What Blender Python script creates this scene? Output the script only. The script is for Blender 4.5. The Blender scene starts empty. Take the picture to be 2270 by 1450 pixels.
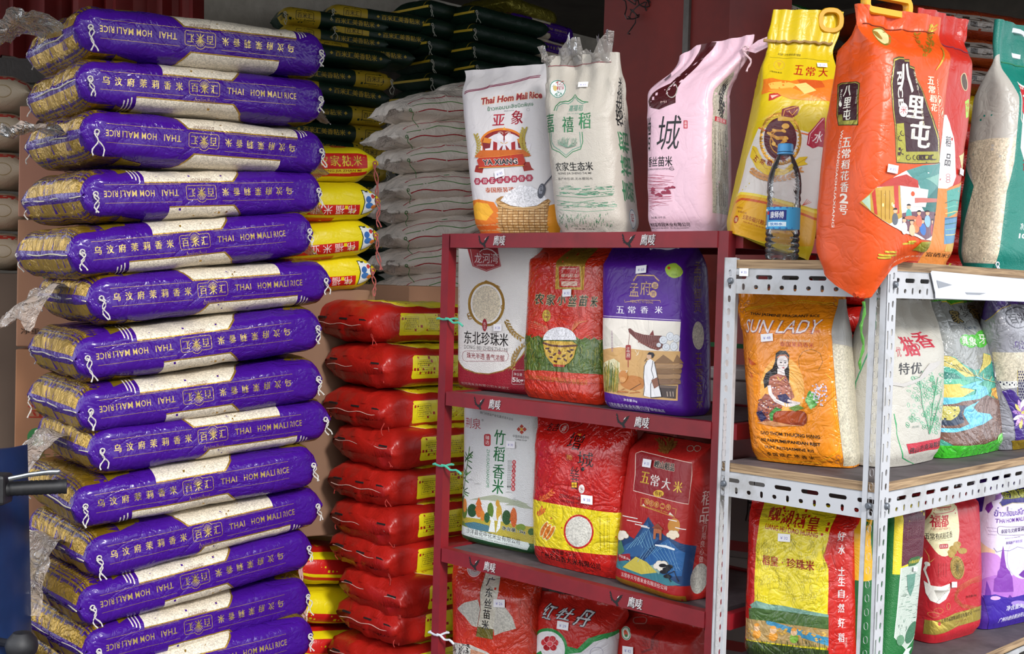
import bpy, bmesh, math, random
import numpy as np
from mathutils import Vector, Matrix
from mathutils.geometry import tessellate_polygon

SC = bpy.context.scene
COL = SC.collection
random.seed(7)

# ---------------------------------------------------------------- camera
FPX = 2816.0
PITCH, ROLL, YAW = 0.0328, 0.0291, 0.771
EYE = Vector((0, 0, 1.45))
_f = Vector((0, math.cos(PITCH), -math.sin(PITCH)))
_u = Vector((0, math.sin(PITCH), math.cos(PITCH)))
_x = Vector((1, 0, 0))
CX = math.cos(ROLL) * _x + math.sin(ROLL) * _u
CU = -math.sin(ROLL) * _x + math.cos(ROLL) * _u
cam = bpy.data.cameras.new('camera')
cam.sensor_width = 36.0
cam.lens = 36.0 * FPX / 2270.0
cam.clip_start = 0.05
cam_o = bpy.data.objects.new('camera', cam)
COL.objects.link(cam_o)
cam_o.matrix_world = Matrix(((CX.x, CU.x, -_f.x, EYE.x), (CX.y, CU.y, -_f.y, EYE.y), (CX.z, CU.z, -_f.z, EYE.z), (0, 0, 0, 1)))
SC.camera = cam_o

# ---------------------------------------------------------------- sky, daylight, exposure
w = bpy.data.worlds.new('overcast_sky')
SC.world = w
w.use_nodes = True
wn = w.node_tree
wn.nodes.clear()
wo = wn.nodes.new('ShaderNodeOutputWorld')
bg = wn.nodes.new('ShaderNodeBackground')
tc = wn.nodes.new('ShaderNodeTexCoord')
sx = wn.nodes.new('ShaderNodeSeparateXYZ')
mr = wn.nodes.new('ShaderNodeMapRange')
mr.inputs[1].default_value = -0.1; mr.inputs[2].default_value = 0.8
mx = wn.nodes.new('ShaderNodeMix'); mx.data_type = 'RGBA'
mx.inputs[6].default_value = (0.42, 0.44, 0.47, 1)
mx.inputs[7].default_value = (0.90, 0.94, 1.0, 1)
wn.links.new(tc.outputs['Generated'], sx.inputs[0])
wn.links.new(sx.outputs['Z'], mr.inputs[0])
wn.links.new(mr.outputs[0], mx.inputs[0])
wn.links.new(mx.outputs[2], bg.inputs[0])
wn.links.new(bg.outputs[0], wo.inputs[0])
bg.inputs[1].default_value = 3.0
sun = bpy.data.lights.new('hazy_sun', 'SUN')
sun.energy = 2.0
sun.angle = math.radians(9)
sun.color = (1.0, 0.97, 0.93)
sun_o = bpy.data.objects.new('hazy_sun', sun)
COL.objects.link(sun_o)
sun_o.rotation_euler = Vector((-0.36, 0.74, -0.46)).to_track_quat('-Z', 'Y').to_euler()
SC.view_settings.view_transform = 'Standard'
SC.view_settings.look = 'None'
SC.view_settings.gamma = 1.0
SC.view_settings.use_curve_mapping = False
SC.view_settings.exposure = 0.36

# ---------------------------------------------------------------- projection helpers (pixel of the 2270x1450 frame -> point on a real plane)
def ray(px, py):
    return (CX * ((px - 1135) / FPX) + CU * (-(py - 725) / FPX) + _f)
def at(px, py, Y):
    d = ray(px, py); return EYE + d * (Y / d.y)
def on_plane(px, py, P, n):
    d = ray(px, py); return EYE + d * ((Vector(P) - EYE).dot(n) / d.dot(n))
def proj(P):
    v = Vector(P) - EYE; d = v.dot(_f)
    return (1135 + FPX * v.dot(CX) / d, 725 - FPX * v.dot(CU) / d)
RD = Vector((math.sin(YAW), math.cos(YAW), 0))     # recedes to the right
LD = Vector((-math.cos(YAW), math.sin(YAW), 0))    # recedes to the left
ZD = Vector((0, 0, 1))
A_RED = math.atan2(-LD.y, -LD.x)                   # yaw of things facing like the red shelf
A_SIDE = math.atan2(RD.y, RD.x)                    # yaw of things facing like the rack's right face

# ---------------------------------------------------------------- materials
def lin(c):
    if isinstance(c, str):
        c = c.lstrip('#'); c = [int(c[i:i + 2], 16) / 255 for i in (0, 2, 4)]
    return tuple((x / 12.92 if x <= 0.04045 else ((x + 0.055) / 1.055) ** 2.4) for x in c[:3])
MATS = {}
def new_mat(name):
    m = bpy.data.materials.new(name); m.use_nodes = True
    nt = m.node_tree; nt.nodes.clear()
    o = nt.nodes.new('ShaderNodeOutputMaterial'); b = nt.nodes.new('ShaderNodeBsdfPrincipled')
    nt.links.new(b.outputs[0], o.inputs[0])
    MATS[name] = m
    return m, nt, b, o
def nd(nt, t, **kw):
    n = nt.nodes.new(t)
    for k, v in kw.items():
        if k.startswith('i_'):
            n.inputs[int(k[2:])].default_value = v
        else:
            setattr(n, k, v)
    return n
def math_n(nt, op, a, b=None):
    n = nt.nodes.new('ShaderNodeMath'); n.operation = op
    for i, v in enumerate((a, b)):
        if v is None: continue
        if isinstance(v, (int, float)): n.inputs[i].default_value = v
        else: nt.links.new(v, n.inputs[i])
    return n.outputs[0]
def noise(nt, vec, scale, detail=3, dist=0.0, rough=0.55):
    n = nt.nodes.new('ShaderNodeTexNoise'); n.inputs['Scale'].default_value = scale
    n.inputs['Detail'].default_value = detail; n.inputs['Distortion'].default_value = dist; n.inputs['Roughness'].default_value = rough
    nt.links.new(vec, n.inputs['Vector']); return n.outputs[0]
def film(name, rough=0.3, crease=0.35, weave=0.0, coat=0.0, metal=0.0, cscale=9.0, speck=0.0, stretch=(1, 1, 1), spec=0.5, alpha=1.0, color=None, dirt=0.0):
    """printed film: colour from the print, creases and weave as bump"""
    m, nt, b, o = new_mat(name)
    t = nt.nodes.new('ShaderNodeTexCoord').outputs['Object']
    mp = nt.nodes.new('ShaderNodeMapping'); mp.inputs['Scale'].default_value = stretch
    nt.links.new(t, mp.inputs[0]); v = mp.outputs[0]
    if color is None:
        at_ = nd(nt, 'ShaderNodeAttribute', attribute_name='Col'); csrc = at_.outputs['Color']
    else:
        rgb = nt.nodes.new('ShaderNodeRGB'); rgb.outputs[0].default_value = (*lin(color), 1); csrc = rgb.outputs[0]
    if speck > 0:
        vo = nt.nodes.new('ShaderNodeTexVoronoi'); vo.inputs['Scale'].default_value = 330
        nt.links.new(t, vo.inputs['Vector'])
        hs = nt.nodes.new('ShaderNodeHueSaturation'); nt.links.new(csrc, hs.inputs['Color'])
        sep = nt.nodes.new('ShaderNodeSeparateColor'); nt.links.new(vo.outputs['Color'], sep.inputs[0])
        nt.links.new(math_n(nt, 'ADD', math_n(nt, 'MULTIPLY', sep.outputs[0], speck), 1 - speck * 0.5), hs.inputs['Value'])
        csrc = hs.outputs[0]
    if dirt > 0:
        hs = nt.nodes.new('ShaderNodeHueSaturation'); nt.links.new(csrc, hs.inputs['Color'])
        dn = noise(nt, t, 7.0, 6, 0.3, 0.7)
        nt.links.new(math_n(nt, 'ADD', math_n(nt, 'MULTIPLY', dn, dirt), 1 - dirt * 0.6), hs.inputs['Value'])
        csrc = hs.outputs[0]
    nt.links.new(csrc, b.inputs['Base Color'])
    b.inputs['Roughness'].default_value = rough
    b.inputs['Metallic'].default_value = metal
    b.inputs['Coat Weight'].default_value = coat
    b.inputs['Coat Roughness'].default_value = 0.12
    b.inputs['Specular IOR Level'].default_value = spec
    h = None
    if crease > 0:
        n1 = noise(nt, v, cscale, 3, 1.2)
        r1 = math_n(nt, 'POWER', math_n(nt, 'ABSOLUTE', math_n(nt, 'SUBTRACT', n1, 0.5)), 0.6)
        n2 = noise(nt, v, cscale * 3.4, 2, 0.8)
        r2 = math_n(nt, 'POWER', math_n(nt, 'ABSOLUTE', math_n(nt, 'SUBTRACT', n2, 0.5)), 0.7)
        h = math_n(nt, 'ADD', math_n(nt, 'MULTIPLY', r1, 0.012 * crease), math_n(nt, 'MULTIPLY', r2, 0.005 * crease))
    if weave > 0:
        wv = noise(nt, t, 420, 1)
        hw = math_n(nt, 'MULTIPLY', wv, 0.0012 * weave)
        h = hw if h is None else math_n(nt, 'ADD', h, hw)
    if h is not None:
        bp = nt.nodes.new('ShaderNodeBump'); bp.inputs['Strength'].default_value = 1.0; bp.inputs['Distance'].default_value = 1.0
        nt.links.new(h, bp.inputs['Height']); nt.links.new(bp.outputs[0], b.inputs['Normal'])
    if alpha < 1:
        b.inputs['Alpha'].default_value = alpha
    return m
film('glossy_film', 0.2, 0.5, coat=0.06, cscale=10, spec=0.3)
film('satin_film', 0.34, 0.22, spec=0.4)
film('woven_film', 0.42, 0.18, weave=0.6)
film('brick_film', 0.38, 0.05, weave=1.6)
film('matt_film', 0.55, 0.2)
film('crisp_film', 0.16, 0.75, coat=0.5, cscale=11)
film('gold_foil', 0.32, 0.55, metal=0.6, cscale=12)
film('gold_print', 0.34, 0.3, metal=0.6)
film('rice_window', 0.4, 0.2, speck=0.55, coat=0.3)
film('thread', 0.8, 0.0)
film('card', 0.75, 0.03, dirt=0.16, cscale=3)
film('paper', 0.65, 0.06)
film('painted_red', 0.42, 0.05, dirt=0.35, color='8a2130', cscale=2)
film('plastic', 0.35, 0.0)

def clear_film(name, tint, alpha, rough=0.12, crease=1.0):
    m, nt, b, o = new_mat(name)
    nt.nodes.remove(b)
    t = nt.nodes.new('ShaderNodeTexCoord').outputs['Object']
    n1 = noise(nt, t, 14, 4, 1.5)
    r1 = math_n(nt, 'POWER', math_n(nt, 'ABSOLUTE', math_n(nt, 'SUBTRACT', n1, 0.5)), 0.6)
    bp = nt.nodes.new('ShaderNodeBump'); bp.inputs['Distance'].default_value = 0.02 * crease
    nt.links.new(r1, bp.inputs['Height'])
    tr = nt.nodes.new('ShaderNodeBsdfTransparent'); tr.inputs[0].default_value = (0.97, 0.97, 0.97, 1)
    df = nt.nodes.new('ShaderNodeBsdfDiffuse'); df.inputs[0].default_value = (*lin(tint), 1)
    tl = nt.nodes.new('ShaderNodeBsdfTranslucent'); tl.inputs[0].default_value = (*lin(tint), 1)
    gl = nt.nodes.new('ShaderNodeBsdfGlossy'); gl.inputs['Roughness'].default_value = rough
    for n in (df, gl): nt.links.new(bp.outputs[0], n.inputs['Normal'])
    m0 = nt.nodes.new('ShaderNodeMixShader'); m0.inputs[0].default_value = 0.4
    nt.links.new(df.outputs[0], m0.inputs[1]); nt.links.new(tl.outputs[0], m0.inputs[2])
    m1 = nt.nodes.new('ShaderNodeMixShader'); m1.inputs[0].default_value = alpha
    nt.links.new(tr.outputs[0], m1.inputs[1]); nt.links.new(m0.outputs[0], m1.inputs[2])
    fr = nt.nodes.new('ShaderNodeFresnel'); fr.inputs[0].default_value = 1.5; nt.links.new(bp.outputs[0], fr.inputs['Normal'])
    m2 = nt.nodes.new('ShaderNodeMixShader')
    nt.links.new(fr.outputs[0], m2.inputs[0]); nt.links.new(m1.outputs[0], m2.inputs[1]); nt.links.new(gl.outputs[0], m2.inputs[2])
    nt.links.new(m2.outputs[0], o.inputs[0])
    return m
clear_film('clear_plastic', 'd8c8bc', 0.62)
clear_film('clear_wrap', 'd8d8d6', 0.16, 0.08, 0.8)
clear_film('bottle_plastic', 'e4ecf0', 0.05, 0.04, 0.1)
SC.render.film_transparent = False

def wood_mat():
    m, nt, b, o = new_mat('plywood')
    t = nt.nodes.new('ShaderNodeTexCoord').outputs['Object']
    mp = nt.nodes.new('ShaderNodeMapping'); mp.inputs['Scale'].default_value = (3, 3, 90)
    nt.links.new(t, mp.inputs[0])
    n = noise(nt, mp.outputs[0], 2.2, 5, 0.6)
    cr = nt.nodes.new('ShaderNodeValToRGB')
    cr.color_ramp.elements[0].color = (*lin('5e4631'), 1); cr.color_ramp.elements[0].position = 0.3
    cr.color_ramp.elements[1].color = (*lin('b79a76'), 1); cr.color_ramp.elements[1].position = 0.7
    nt.links.new(n, cr.inputs[0]); nt.links.new(cr.outputs[0], b.inputs['Base Color'])
    b.inputs['Roughness'].default_value = 0.8
    bp = nt.nodes.new('ShaderNodeBump'); bp.inputs['Distance'].default_value = 0.002; nt.links.new(n, bp.inputs['Height']); nt.links.new(bp.outputs[0], b.inputs['Normal'])
wood_mat()
def plain(name, c1, c2=None, rough=0.6, metal=0.0, scale=6, bump=0.002, lo=0.35, hi=0.7):
    m, nt, b, o = new_mat(name)
    t = nt.nodes.new('ShaderNodeTexCoord').outputs['Object']
    n = noise(nt, t, scale, 6, 0.3, 0.65)
    cr = nt.nodes.new('ShaderNodeValToRGB')
    cr.color_ramp.elements[0].color = (*lin(c2 or c1), 1); cr.color_ramp.elements[0].position = lo
    cr.color_ramp.elements[1].color = (*lin(c1), 1); cr.color_ramp.elements[1].position = hi
    nt.links.new(n, cr.inputs[0]); nt.links.new(cr.outputs[0], b.inputs['Base Color'])
    b.inputs['Roughness'].default_value = rough; b.inputs['Metallic'].default_value = metal
    bp = nt.nodes.new('ShaderNodeBump'); bp.inputs['Distance'].default_value = bump; nt.links.new(n, bp.inputs['Height']); nt.links.new(bp.outputs[0], b.inputs['Normal'])
    return m
plain('white_steel', 'b6b7bb', '8f8c88', 0.45, 0.0, 9, 0.0006, 0.25, 0.5)
plain('bolt_steel', '7a7f86', '5a5f66', 0.4, 0.6, 40, 0.0002)
plain('red_steel', '8c1722', '6e121c', 0.5, 0.0, 5, 0.0005)
plain('red_panel', '86241c', '641a16', 0.6, 0.0, 2.5, 0.001)
plain('shelf_board', '5d5457', '3e3739', 0.7, 0.0, 14, 0.0008)
plain('grey_pipe', '6f6a66', '4f4a47', 0.5, 0.2, 8)
plain('dark_post', '453f3d', '2f2b2a', 0.5, 0.1, 8)
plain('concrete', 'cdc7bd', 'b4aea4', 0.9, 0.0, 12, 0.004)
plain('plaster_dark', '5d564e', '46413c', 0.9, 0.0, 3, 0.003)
plain('asphalt', '4c4a47', '3c3b38', 0.9, 0.0, 30, 0.004)
plain('blue_paint', '16305e', '0e2246', 0.35, 0.0, 3, 0.0003)
plain('black_rubber', '202024', '141416', 0.55, 0.0, 60, 0.0003)
plain('chrome', 'b9bcc0', '8d9094', 0.2, 0.9, 30, 0.0001)
plain('awning_red', '7c1210', '5c0d0d', 0.6, 0.0, 3, 0.004)
plain('styrofoam', '8f8c8e', '7d7a7c', 0.8, 0.0, 50, 0.0008)

# ---------------------------------------------------------------- objects
def tag(o, label=None, cat=None, group=None, kind=None):
    if label: o['label'] = label
    if cat: o['category'] = cat
    if group: o['group'] = group
    if kind: o['kind'] = kind
    return o
def empty(name, loc=(0, 0, 0), rz=0, label=None, cat=None, group=None, mat=None):
    o = bpy.data.objects.new(name, None); COL.objects.link(o)
    if mat is not None: o.matrix_world = mat
    else: o.location = loc; o.rotation_euler = (0, 0, rz)
    o.empty_display_size = 0.05
    return tag(o, label, cat, group)
def mesh_obj(name, verts, faces, mats, parent=None, smooth=True, cols=None, mi=None, normals=None, loc=None):
    me = bpy.data.meshes.new(name)
    me.from_pydata([tuple(v) for v in verts], [], [tuple(f) for f in faces])
    if isinstance(mats, str): mats = [mats]
    for m in mats: me.materials.append(MATS[m])
    if smooth: me.shade_smooth()
    if mi is not None: me.polygons.foreach_set('material_index', np.asarray(mi, dtype=np.int32))
    if cols is not None:
        a = me.attributes.new('Col', 'FLOAT_COLOR', 'POINT')
        c = np.ones((len(verts), 4), dtype=np.float32); c[:, :3] = np.asarray(cols, dtype=np.float32)
        a.data.foreach_set('color', c.ravel())
    me.update()
    if normals is not None: me.normals_split_custom_set_from_vertices(normals)
    o = bpy.data.objects.new(name, me); COL.objects.link(o)
    if parent is not None: o.parent = parent
    if loc is not None: o.location = loc
    return o
def dup(root):
    r = root.copy(); COL.objects.link(r)
    for ch in list(root.children):
        c = ch.copy(); COL.objects.link(c); c.parent = r
        for g in ch.children:
            d = g.copy(); COL.objects.link(d); d.parent = c
    return r
class MB:
    """gathers simple shapes into one mesh"""
    def __init__(s): s.v = []; s.f = []; s.c = []; s.m = []
    def add(s, v, f, col=(0.5, 0.5, 0.5), m=0):
        k = len(s.v); s.v += [Vector(p) for p in v]; s.f += [tuple(i + k for i in q) for q in f]; s.c += [lin(col) if isinstance(col, str) else col] * len(v); s.m += [m] * len(f); return s
    def box(s, a, b, col=(0.5, 0.5, 0.5), m=0, M=None, bev=0.0):
        a = Vector(a); b = Vector(b)
        if bev <= 0:
            v = [Vector((x, y, z)) for z in (a.z, b.z) for y in (a.y, b.y) for x in (a.x, b.x)]
            f = [(0, 2, 3, 1), (4, 5, 7, 6), (0, 1, 5, 4), (2, 6, 7, 3), (0, 4, 6, 2), (1, 3, 7, 5)]
        else:
            bm = bmesh.new(); bmesh.ops.create_cube(bm, size=1)
            for q in bm.verts: q.co = Vector(((a.x + b.x) / 2 + q.co.x * (b.x - a.x), (a.y + b.y) / 2 + q.co.y * (b.y - a.y), (a.z + b.z) / 2 + q.co.z * (b.z - a.z)))
            bmesh.ops.bevel(bm, geom=bm.edges[:], offset=bev, segments=2, profile=0.5, affect='EDGES')
            bm.verts.index_update(); v = [q.co.copy() for q in bm.verts]; f = [tuple(q.index for q in g.verts) for g in bm.faces]; bm.free()
        if M is not None: v = [M @ p for p in v]
        return s.add(v, f, col, m)
    def tube(s, pts, r, n=6, col=(0.5, 0.5, 0.5), m=0, closed=False):
        pts = [Vector(p) for p in pts]; N = len(pts); rr = r if hasattr(r, '__len__') else [r] * N
        v = []; up = Vector((0.13, 0.21, 0.97))
        for i, p in enumerate(pts):
            t = (pts[(i + 1) % N] - pts[i - 1]) if closed else (pts[min(i + 1, N - 1)] - pts[max(i - 1, 0)])
            if t.length < 1e-9: t = Vector((1, 0, 0))
            t.normalize(); a = t.cross(up)
            if a.length < 0.05: a = t.cross(Vector((1, 0, 0)))
            a.normalize(); b = t.cross(a)
            for k in range(n):
                q = 2 * math.pi * k / n; v.append(p + (a * math.cos(q) + b * math.sin(q)) * rr[i])
        f = []
        for i in range(N if closed else N - 1):
            j = (i + 1) % N
            for k in range(n): f.append((i * n + k, i * n + (k + 1) % n, j * n + (k + 1) % n, j * n + k))
        if not closed: f.append(tuple(range(n - 1, -1, -1))); f.append(tuple((N - 1) * n + k for k in range(n)))
        return s.add(v, f, col, m)
    def lathe(s, prof, n=24, col=(0.5, 0.5, 0.5), m=0, M=None):
        v = []
        for r, z in prof:
            for k in range(n): v.append(Vector((r * math.cos(2 * math.pi * k / n), r * math.sin(2 * math.pi * k / n), z)))
        f = []
        for i in range(len(prof) - 1):
            for k in range(n): f.append((i * n + k, i * n + (k + 1) % n, (i + 1) * n + (k + 1) % n, (i + 1) * n + k))
        if M is not None: v = [M @ p for p in v]
        return s.add(v, f, col, m)
    def prism(s, poly, y0, y1, col=(0.5, 0.5, 0.5), m=0, M=None):
        """poly in xz, extruded along y"""
        n = len(poly); v = [Vector((p[0], y0, p[1])) for p in poly] + [Vector((p[0], y1, p[1])) for p in poly]
        tr = tessellate_polygon([[Vector((p[0], p[1], 0)) for p in poly]])
        f = [tuple(t) for t in tr] + [tuple(n + i for i in reversed(t)) for t in tr]
        f += [(i, (i + 1) % n, n + (i + 1) % n, n + i) for i in range(n)]
        if M is not None: v = [M @ p for p in v]
        return s.add(v, f, col, m)
    def build(s, name, mats, parent=None, smooth=False):
        o = mesh_obj(name, s.v, s.f, mats, parent, smooth, cols=s.c, mi=s.m)
        if smooth:
            try: o.data.set_sharp_from_angle(angle=math.radians(35))
            except Exception: pass
        return o
def struct(name, mb, mats, parent=None, smooth=False):
    o = mb.build(name, mats, parent, smooth); o['kind'] = 'structure'; return o

# ---------------------------------------------------------------- lettering outlines
_txt = {}
def glyphs(s, bold=0.0, shear=0.0, res=2, spacing=1.0, out=0.0):
    """flat outline of a string; heavier weights are laid as copies a hair apart"""
    cjk = any(ord(c) > 0x2e00 for c in s)
    if out > 0 or (cjk and bold >= 0.012):
        v, f = glyphs(s, 0.0 if cjk else bold, shear, res, spacing); d = min(bold, .05) if cjk else 0.0
        if out > 0: off = [((d + out) * math.cos(k * math.pi / 4), out * math.sin(k * math.pi / 4)) for k in range(8)]
        elif d < .028: off = [(-d * .8, 0), (d * .8, 0)]
        else: off = [(-d * .8, -d * .3), (d * .8, d * .3), (0, 0)]
        n = len(v); V = np.concatenate([v + np.array(o) for o in off]) if n else v
        return V, [tuple(i + k * n for i in q) for k in range(len(off)) for q in f]
    if cjk: bold = 0.0
    key = (s, bold, shear, res, spacing)
    if key in _txt: return _txt[key]
    c = bpy.data.curves.new('lettering', 'FONT'); c.body = s; c.offset = bold; c.shear = shear; c.resolution_u = res; c.space_character = spacing
    o = bpy.data.objects.new('lettering', c); COL.objects.link(o)
    dg = bpy.context.evaluated_depsgraph_get(); e = o.evaluated_get(dg); me = e.to_mesh()
    v = np.array([(p.co.x, p.co.y) for p in me.vertices]) if len(me.vertices) else np.zeros((0, 2))
    f = [tuple(p.vertices) for p in me.polygons]
    e.to_mesh_clear(); bpy.data.objects.remove(o); bpy.data.curves.remove(c)
    _txt[key] = (v, f)
    return v, f

# ---------------------------------------------------------------- smooth noise on points
def vnoise(P, scale, seed):
    rng = np.random.RandomState(seed); tab = rng.rand(4096) * 2 - 1
    Q = P * scale + 100.3; I = np.floor(Q).astype(np.int64); Fr = Q - I; Fr = Fr * Fr * (3 - 2 * Fr)
    out = 0
    for dx in (0, 1):
        for dy in (0, 1):
            for dz in (0, 1):
                h = ((I[..., 0] + dx) * 73856093 ^ (I[..., 1] + dy) * 19349663 ^ (I[..., 2] + dz) * 83492791) & 4095
                wgt = (Fr[..., 0] if dx else 1 - Fr[..., 0]) * (Fr[..., 1] if dy else 1 - Fr[..., 1]) * (Fr[..., 2] if dz else 1 - Fr[..., 2])
                out = out + tab[h] * wgt
    return out

# ---------------------------------------------------------------- the bag
def sstep(a, b, x):
    t = np.clip((x - a) / (b - a), 0, 1); return t * t * (3 - 2 * t)
class Bag:
    """A filled bag: rounded-rectangle sections swept from one end to the other, with print laid on its skin.
    Sheet coordinates in metres: x across the facing panel (0 = middle; beyond W/2 it wraps onto the side), y along the bag (0..H)."""
    def __init__(s, W, H, D, col, style='stand', mat='glossy_film', seed=1, wr=0.004, cell=0.010, n=4.0, top=0.78, seam=0.93, taper=0.0, lean=None, endcol=None, fold=0.0, bottom=0.10, neck=None, wedge=(0.07, 0.05), slump=0.0, sag=0.0, tmin=0.08):
        s.W, s.H, s.D, s.style, s.mat, s.seed = W, H, D, style, mat, seed
        s.hom = None; s.corr = None; s.sc = 1.0; s.ox = s.oy = 0.0
        s.k = W / 2.0
        s.T = 4 + 4 * D / W                    # perimeter in units of W/2
        nq = max(24, int(round((2 * W + 2 * D) / cell))); nv = max(12, int(round(H / cell)))
        s.nq, s.nv = nq, nv
        q = np.arange(nq) / nq * s.T; v = np.linspace(0, 1, nv + 1)
        g = 2 * D / W
        # point on the unit rectangle [-1,1]^2 (p to the right, n towards the back)
        qq = (q + 1) % s.T
        p = np.empty(nq); d = np.empty(nq)
        for i, t in enumerate(qq):
            if t < 2: p[i] = t - 1; d[i] = -1
            elif t < 2 + g: p[i] = 1; d[i] = -1 + 2 * (t - 2) / g
            elif t < 4 + g: p[i] = 1 - (t - 2 - g); d[i] = 1
            else: p[i] = -1; d[i] = 1 - 2 * (t - 4 - g) / g
        V = v[None, :]; a = np.ones((nq, nv + 1)) * W / 2; b = np.ones((nq, nv + 1)) * D / 2; nn = np.full((nq, nv + 1), n)
        xc = np.zeros((nq, nv + 1)); yc = np.zeros((nq, nv + 1)); zc = V * H + 0 * a
        if style == 'stand':
            bb = 1 - (1 - sstep(0, bottom, V)) ** 2 * 0.22
            tt = 1 - sstep(top, seam, V) * 0.94
            b = b * bb * tt; a = a * (1 - (1 - sstep(0, bottom * 0.8, V)) ** 2 * 0.06) * (1 + 0.03 * sstep(top, seam, V)) * (1 - taper * V)
            nn = n + (1 - tt) * 3
            if neck is not None: a = a * (1 - neck * np.exp(-((V - seam) / 0.05) ** 2)) * (1 - neck * 0.6 * sstep(seam - 0.1, seam, V))
            if fold: yc = yc + fold * sstep(seam - 0.06, 1.0, V) ** 1.5 * D; zc = zc - abs(fold) * 0.3 * sstep(seam, 1, V) * 0.1 * H
            belly = 1 + 0.10 * np.sin(np.clip(V / max(top, 0.01), 0, 1) * math.pi) * 1.0
            b = b * belly
        elif style == 'brick':
            e = 0.02 + 0 * V
            rr = np.minimum(V * H, (1 - V) * H); rr = np.clip(rr / 0.018, 0, 1); ro = np.sqrt(1 - (1 - rr) ** 2) * 0.35 + 0.65
            ro = np.where(rr >= 1, 1, ro); b = b * ro; a = a * (1 - (1 - ro) * 0.25)
        elif style == 'lie':
            x = V * H; t0 = np.clip(x / wedge[0], 0, 1); t1 = np.clip((H - x) / wedge[1], 0, 1)
            th = (tmin + (1 - tmin) * np.sin(t0 * math.pi / 2) ** 0.55) * (tmin + (1 - tmin) * np.sin(t1 * math.pi / 2) ** 0.55)
            a = a * th; b = b * (1 - 0.05 * (1 - t0)) * (1 - 0.07 * (1 - t1))
            # the side gussets fold inwards where the end flattens
            yc = yc + 0
            if sag: zc = zc
        P = np.empty((nq, nv + 1, 3)); pn = np.repeat(p[:, None], nv + 1, 1); dn = np.repeat(d[:, None], nv + 1, 1)
        rad = (np.abs(pn) ** nn + np.abs(dn) ** nn) ** (-1.0 / nn)
        P[..., 0] = pn * rad * a + xc; P[..., 1] = dn * rad * b + yc + D / 2; P[..., 2] = zc
        if style == 'lie' and sag:
            P[..., 0] += sag * np.sin(np.clip(V, 0, 1) * math.pi) * 1.0
        # creases and lumps
        N = s._normals(P)
        big = vnoise(P * np.array([1, 1, 0.8]), 9.0, seed); mid = vnoise(P, 22.0, seed + 5)
        rid = 1 - np.abs(vnoise(P * np.array([1.0, 1.0, 0.45]), 26.0, seed + 9)) * 2
        amp = wr * (0.9 * big + 0.45 * mid + 0.5 * np.clip(rid, 0, 1) ** 3)
        if style == 'stand': amp = amp * (0.5 + 1.1 * sstep(top - 0.15, seam, V))
        flat = np.ones_like(V)
        if style == 'lie': flat = 1 + 0.8 * (1 - np.clip(np.minimum(V * H / 0.09, (H - V * H) / 0.07), 0, 1))
        P = P + N * (amp * flat)[..., None]
        if style == 'stand':  # gathering folds towards the top seam
            gat = np.sin(pn * 9.0 + seed) * np.sin(pn * 4.3 + 1.7 * seed)
            P[..., 1] += gat * wr * 1.3 * sstep(top, seam, V)
            P[..., 2] = np.maximum(P[..., 2], 0.0) if True else P[..., 2]
        if lean is not None: P = lean(P)
        s.P = P; s.N = s._normals(P)
        s.base = lin(col); s.endcol = lin(endcol) if endcol else None
        s.pr = []                               # (polygon xy list, colour, mat index)
        s.mats = [mat]; s.lay = 0
    def _normals(s, P):
        du = np.roll(P, -1, 0) - np.roll(P, 1, 0); dv = np.gradient(P, axis=1)
        N = np.cross(du, dv); l = np.linalg.norm(N, axis=2, keepdims=True); l[l < 1e-12] = 1
        return N / l
    def _mi(s, mat):
        if mat is None: return 0
        if mat not in s.mats: s.mats.append(mat)
        return s.mats.index(mat)
    # coordinates -----------------------------------------------------
    def quad(s, tl, tr, br, bl, x0=None, x1=None):
        """photo pixels of a panel's corners -> sheet metres"""
        src = [tl, tr, br, bl]; W, H = s.W, s.H
        if x0 is None: x0, x1 = -W / 2, W / 2
        dst = [(x0, H), (x1, H), (x1, 0), (x0, 0)]
        A = []; B = []
        for (x, y), (u, v) in zip(src, dst):
            A.append([x, y, 1, 0, 0, 0, -u * x, -u * y]); B.append(u)
            A.append([0, 0, 0, x, y, 1, -v * x, -v * y]); B.append(v)
        h = np.linalg.solve(np.array(A, float), np.array(B, float)); s.hom = np.append(h, 1).reshape(3, 3); return s
    def z(s, ox, oy, sc): s.ox, s.oy, s.sc = ox, oy, sc; return s
    def m(s, x, y):
        if s.hom is None: return (x, y)
        px = s.ox + x / s.sc; py = s.oy + y / s.sc
        r = s.hom @ np.array([px, py, 1.0]); X, Y = r[0] / r[2], r[1] / r[2]
        if s.corr is None: return (X, Y)
        x0, x1, y0, y1, C = s.corr; n, m = C.shape[:2]
        fx = min(max((X - x0) / (x1 - x0) * (n - 1), 0), n - 1.001); fy = min(max((Y - y0) / (y1 - y0) * (m - 1), 0), m - 1.001); i, j = int(fx), int(fy); a, b = fx - i, fy - j
        d = C[i, j] * (1 - a) * (1 - b) + C[i + 1, j] * a * (1 - b) + C[i, j + 1] * (1 - a) * b + C[i + 1, j + 1] * a * b
        return (X + d[0], Y + d[1])
    def settle(s, M, x0=None, x1=None):
        """the panel is not flat: find where on the swelling skin each point of the print really lies"""
        s.corr = None
        if x0 is None: x0, x1 = -s.W / 2, s.W / 2
        n, m = 15, 19; gx_ = np.linspace(x0, x1, n); gy_ = np.linspace(0, s.H, m); X0, Y0 = np.meshgrid(gx_, gy_, indexing='ij'); X0 = X0.ravel(); Y0 = Y0.ravel()
        Hi = np.linalg.inv(s.hom); T = Hi @ np.stack([X0, Y0, np.ones_like(X0)]); T = (T[:2] / T[2])
        Mr = np.array(M)[:3, :3]; Mt = np.array(M)[:3, 3]; ax = [np.array(v) for v in (CX, CU, _f)]; e = np.array(EYE)
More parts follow.
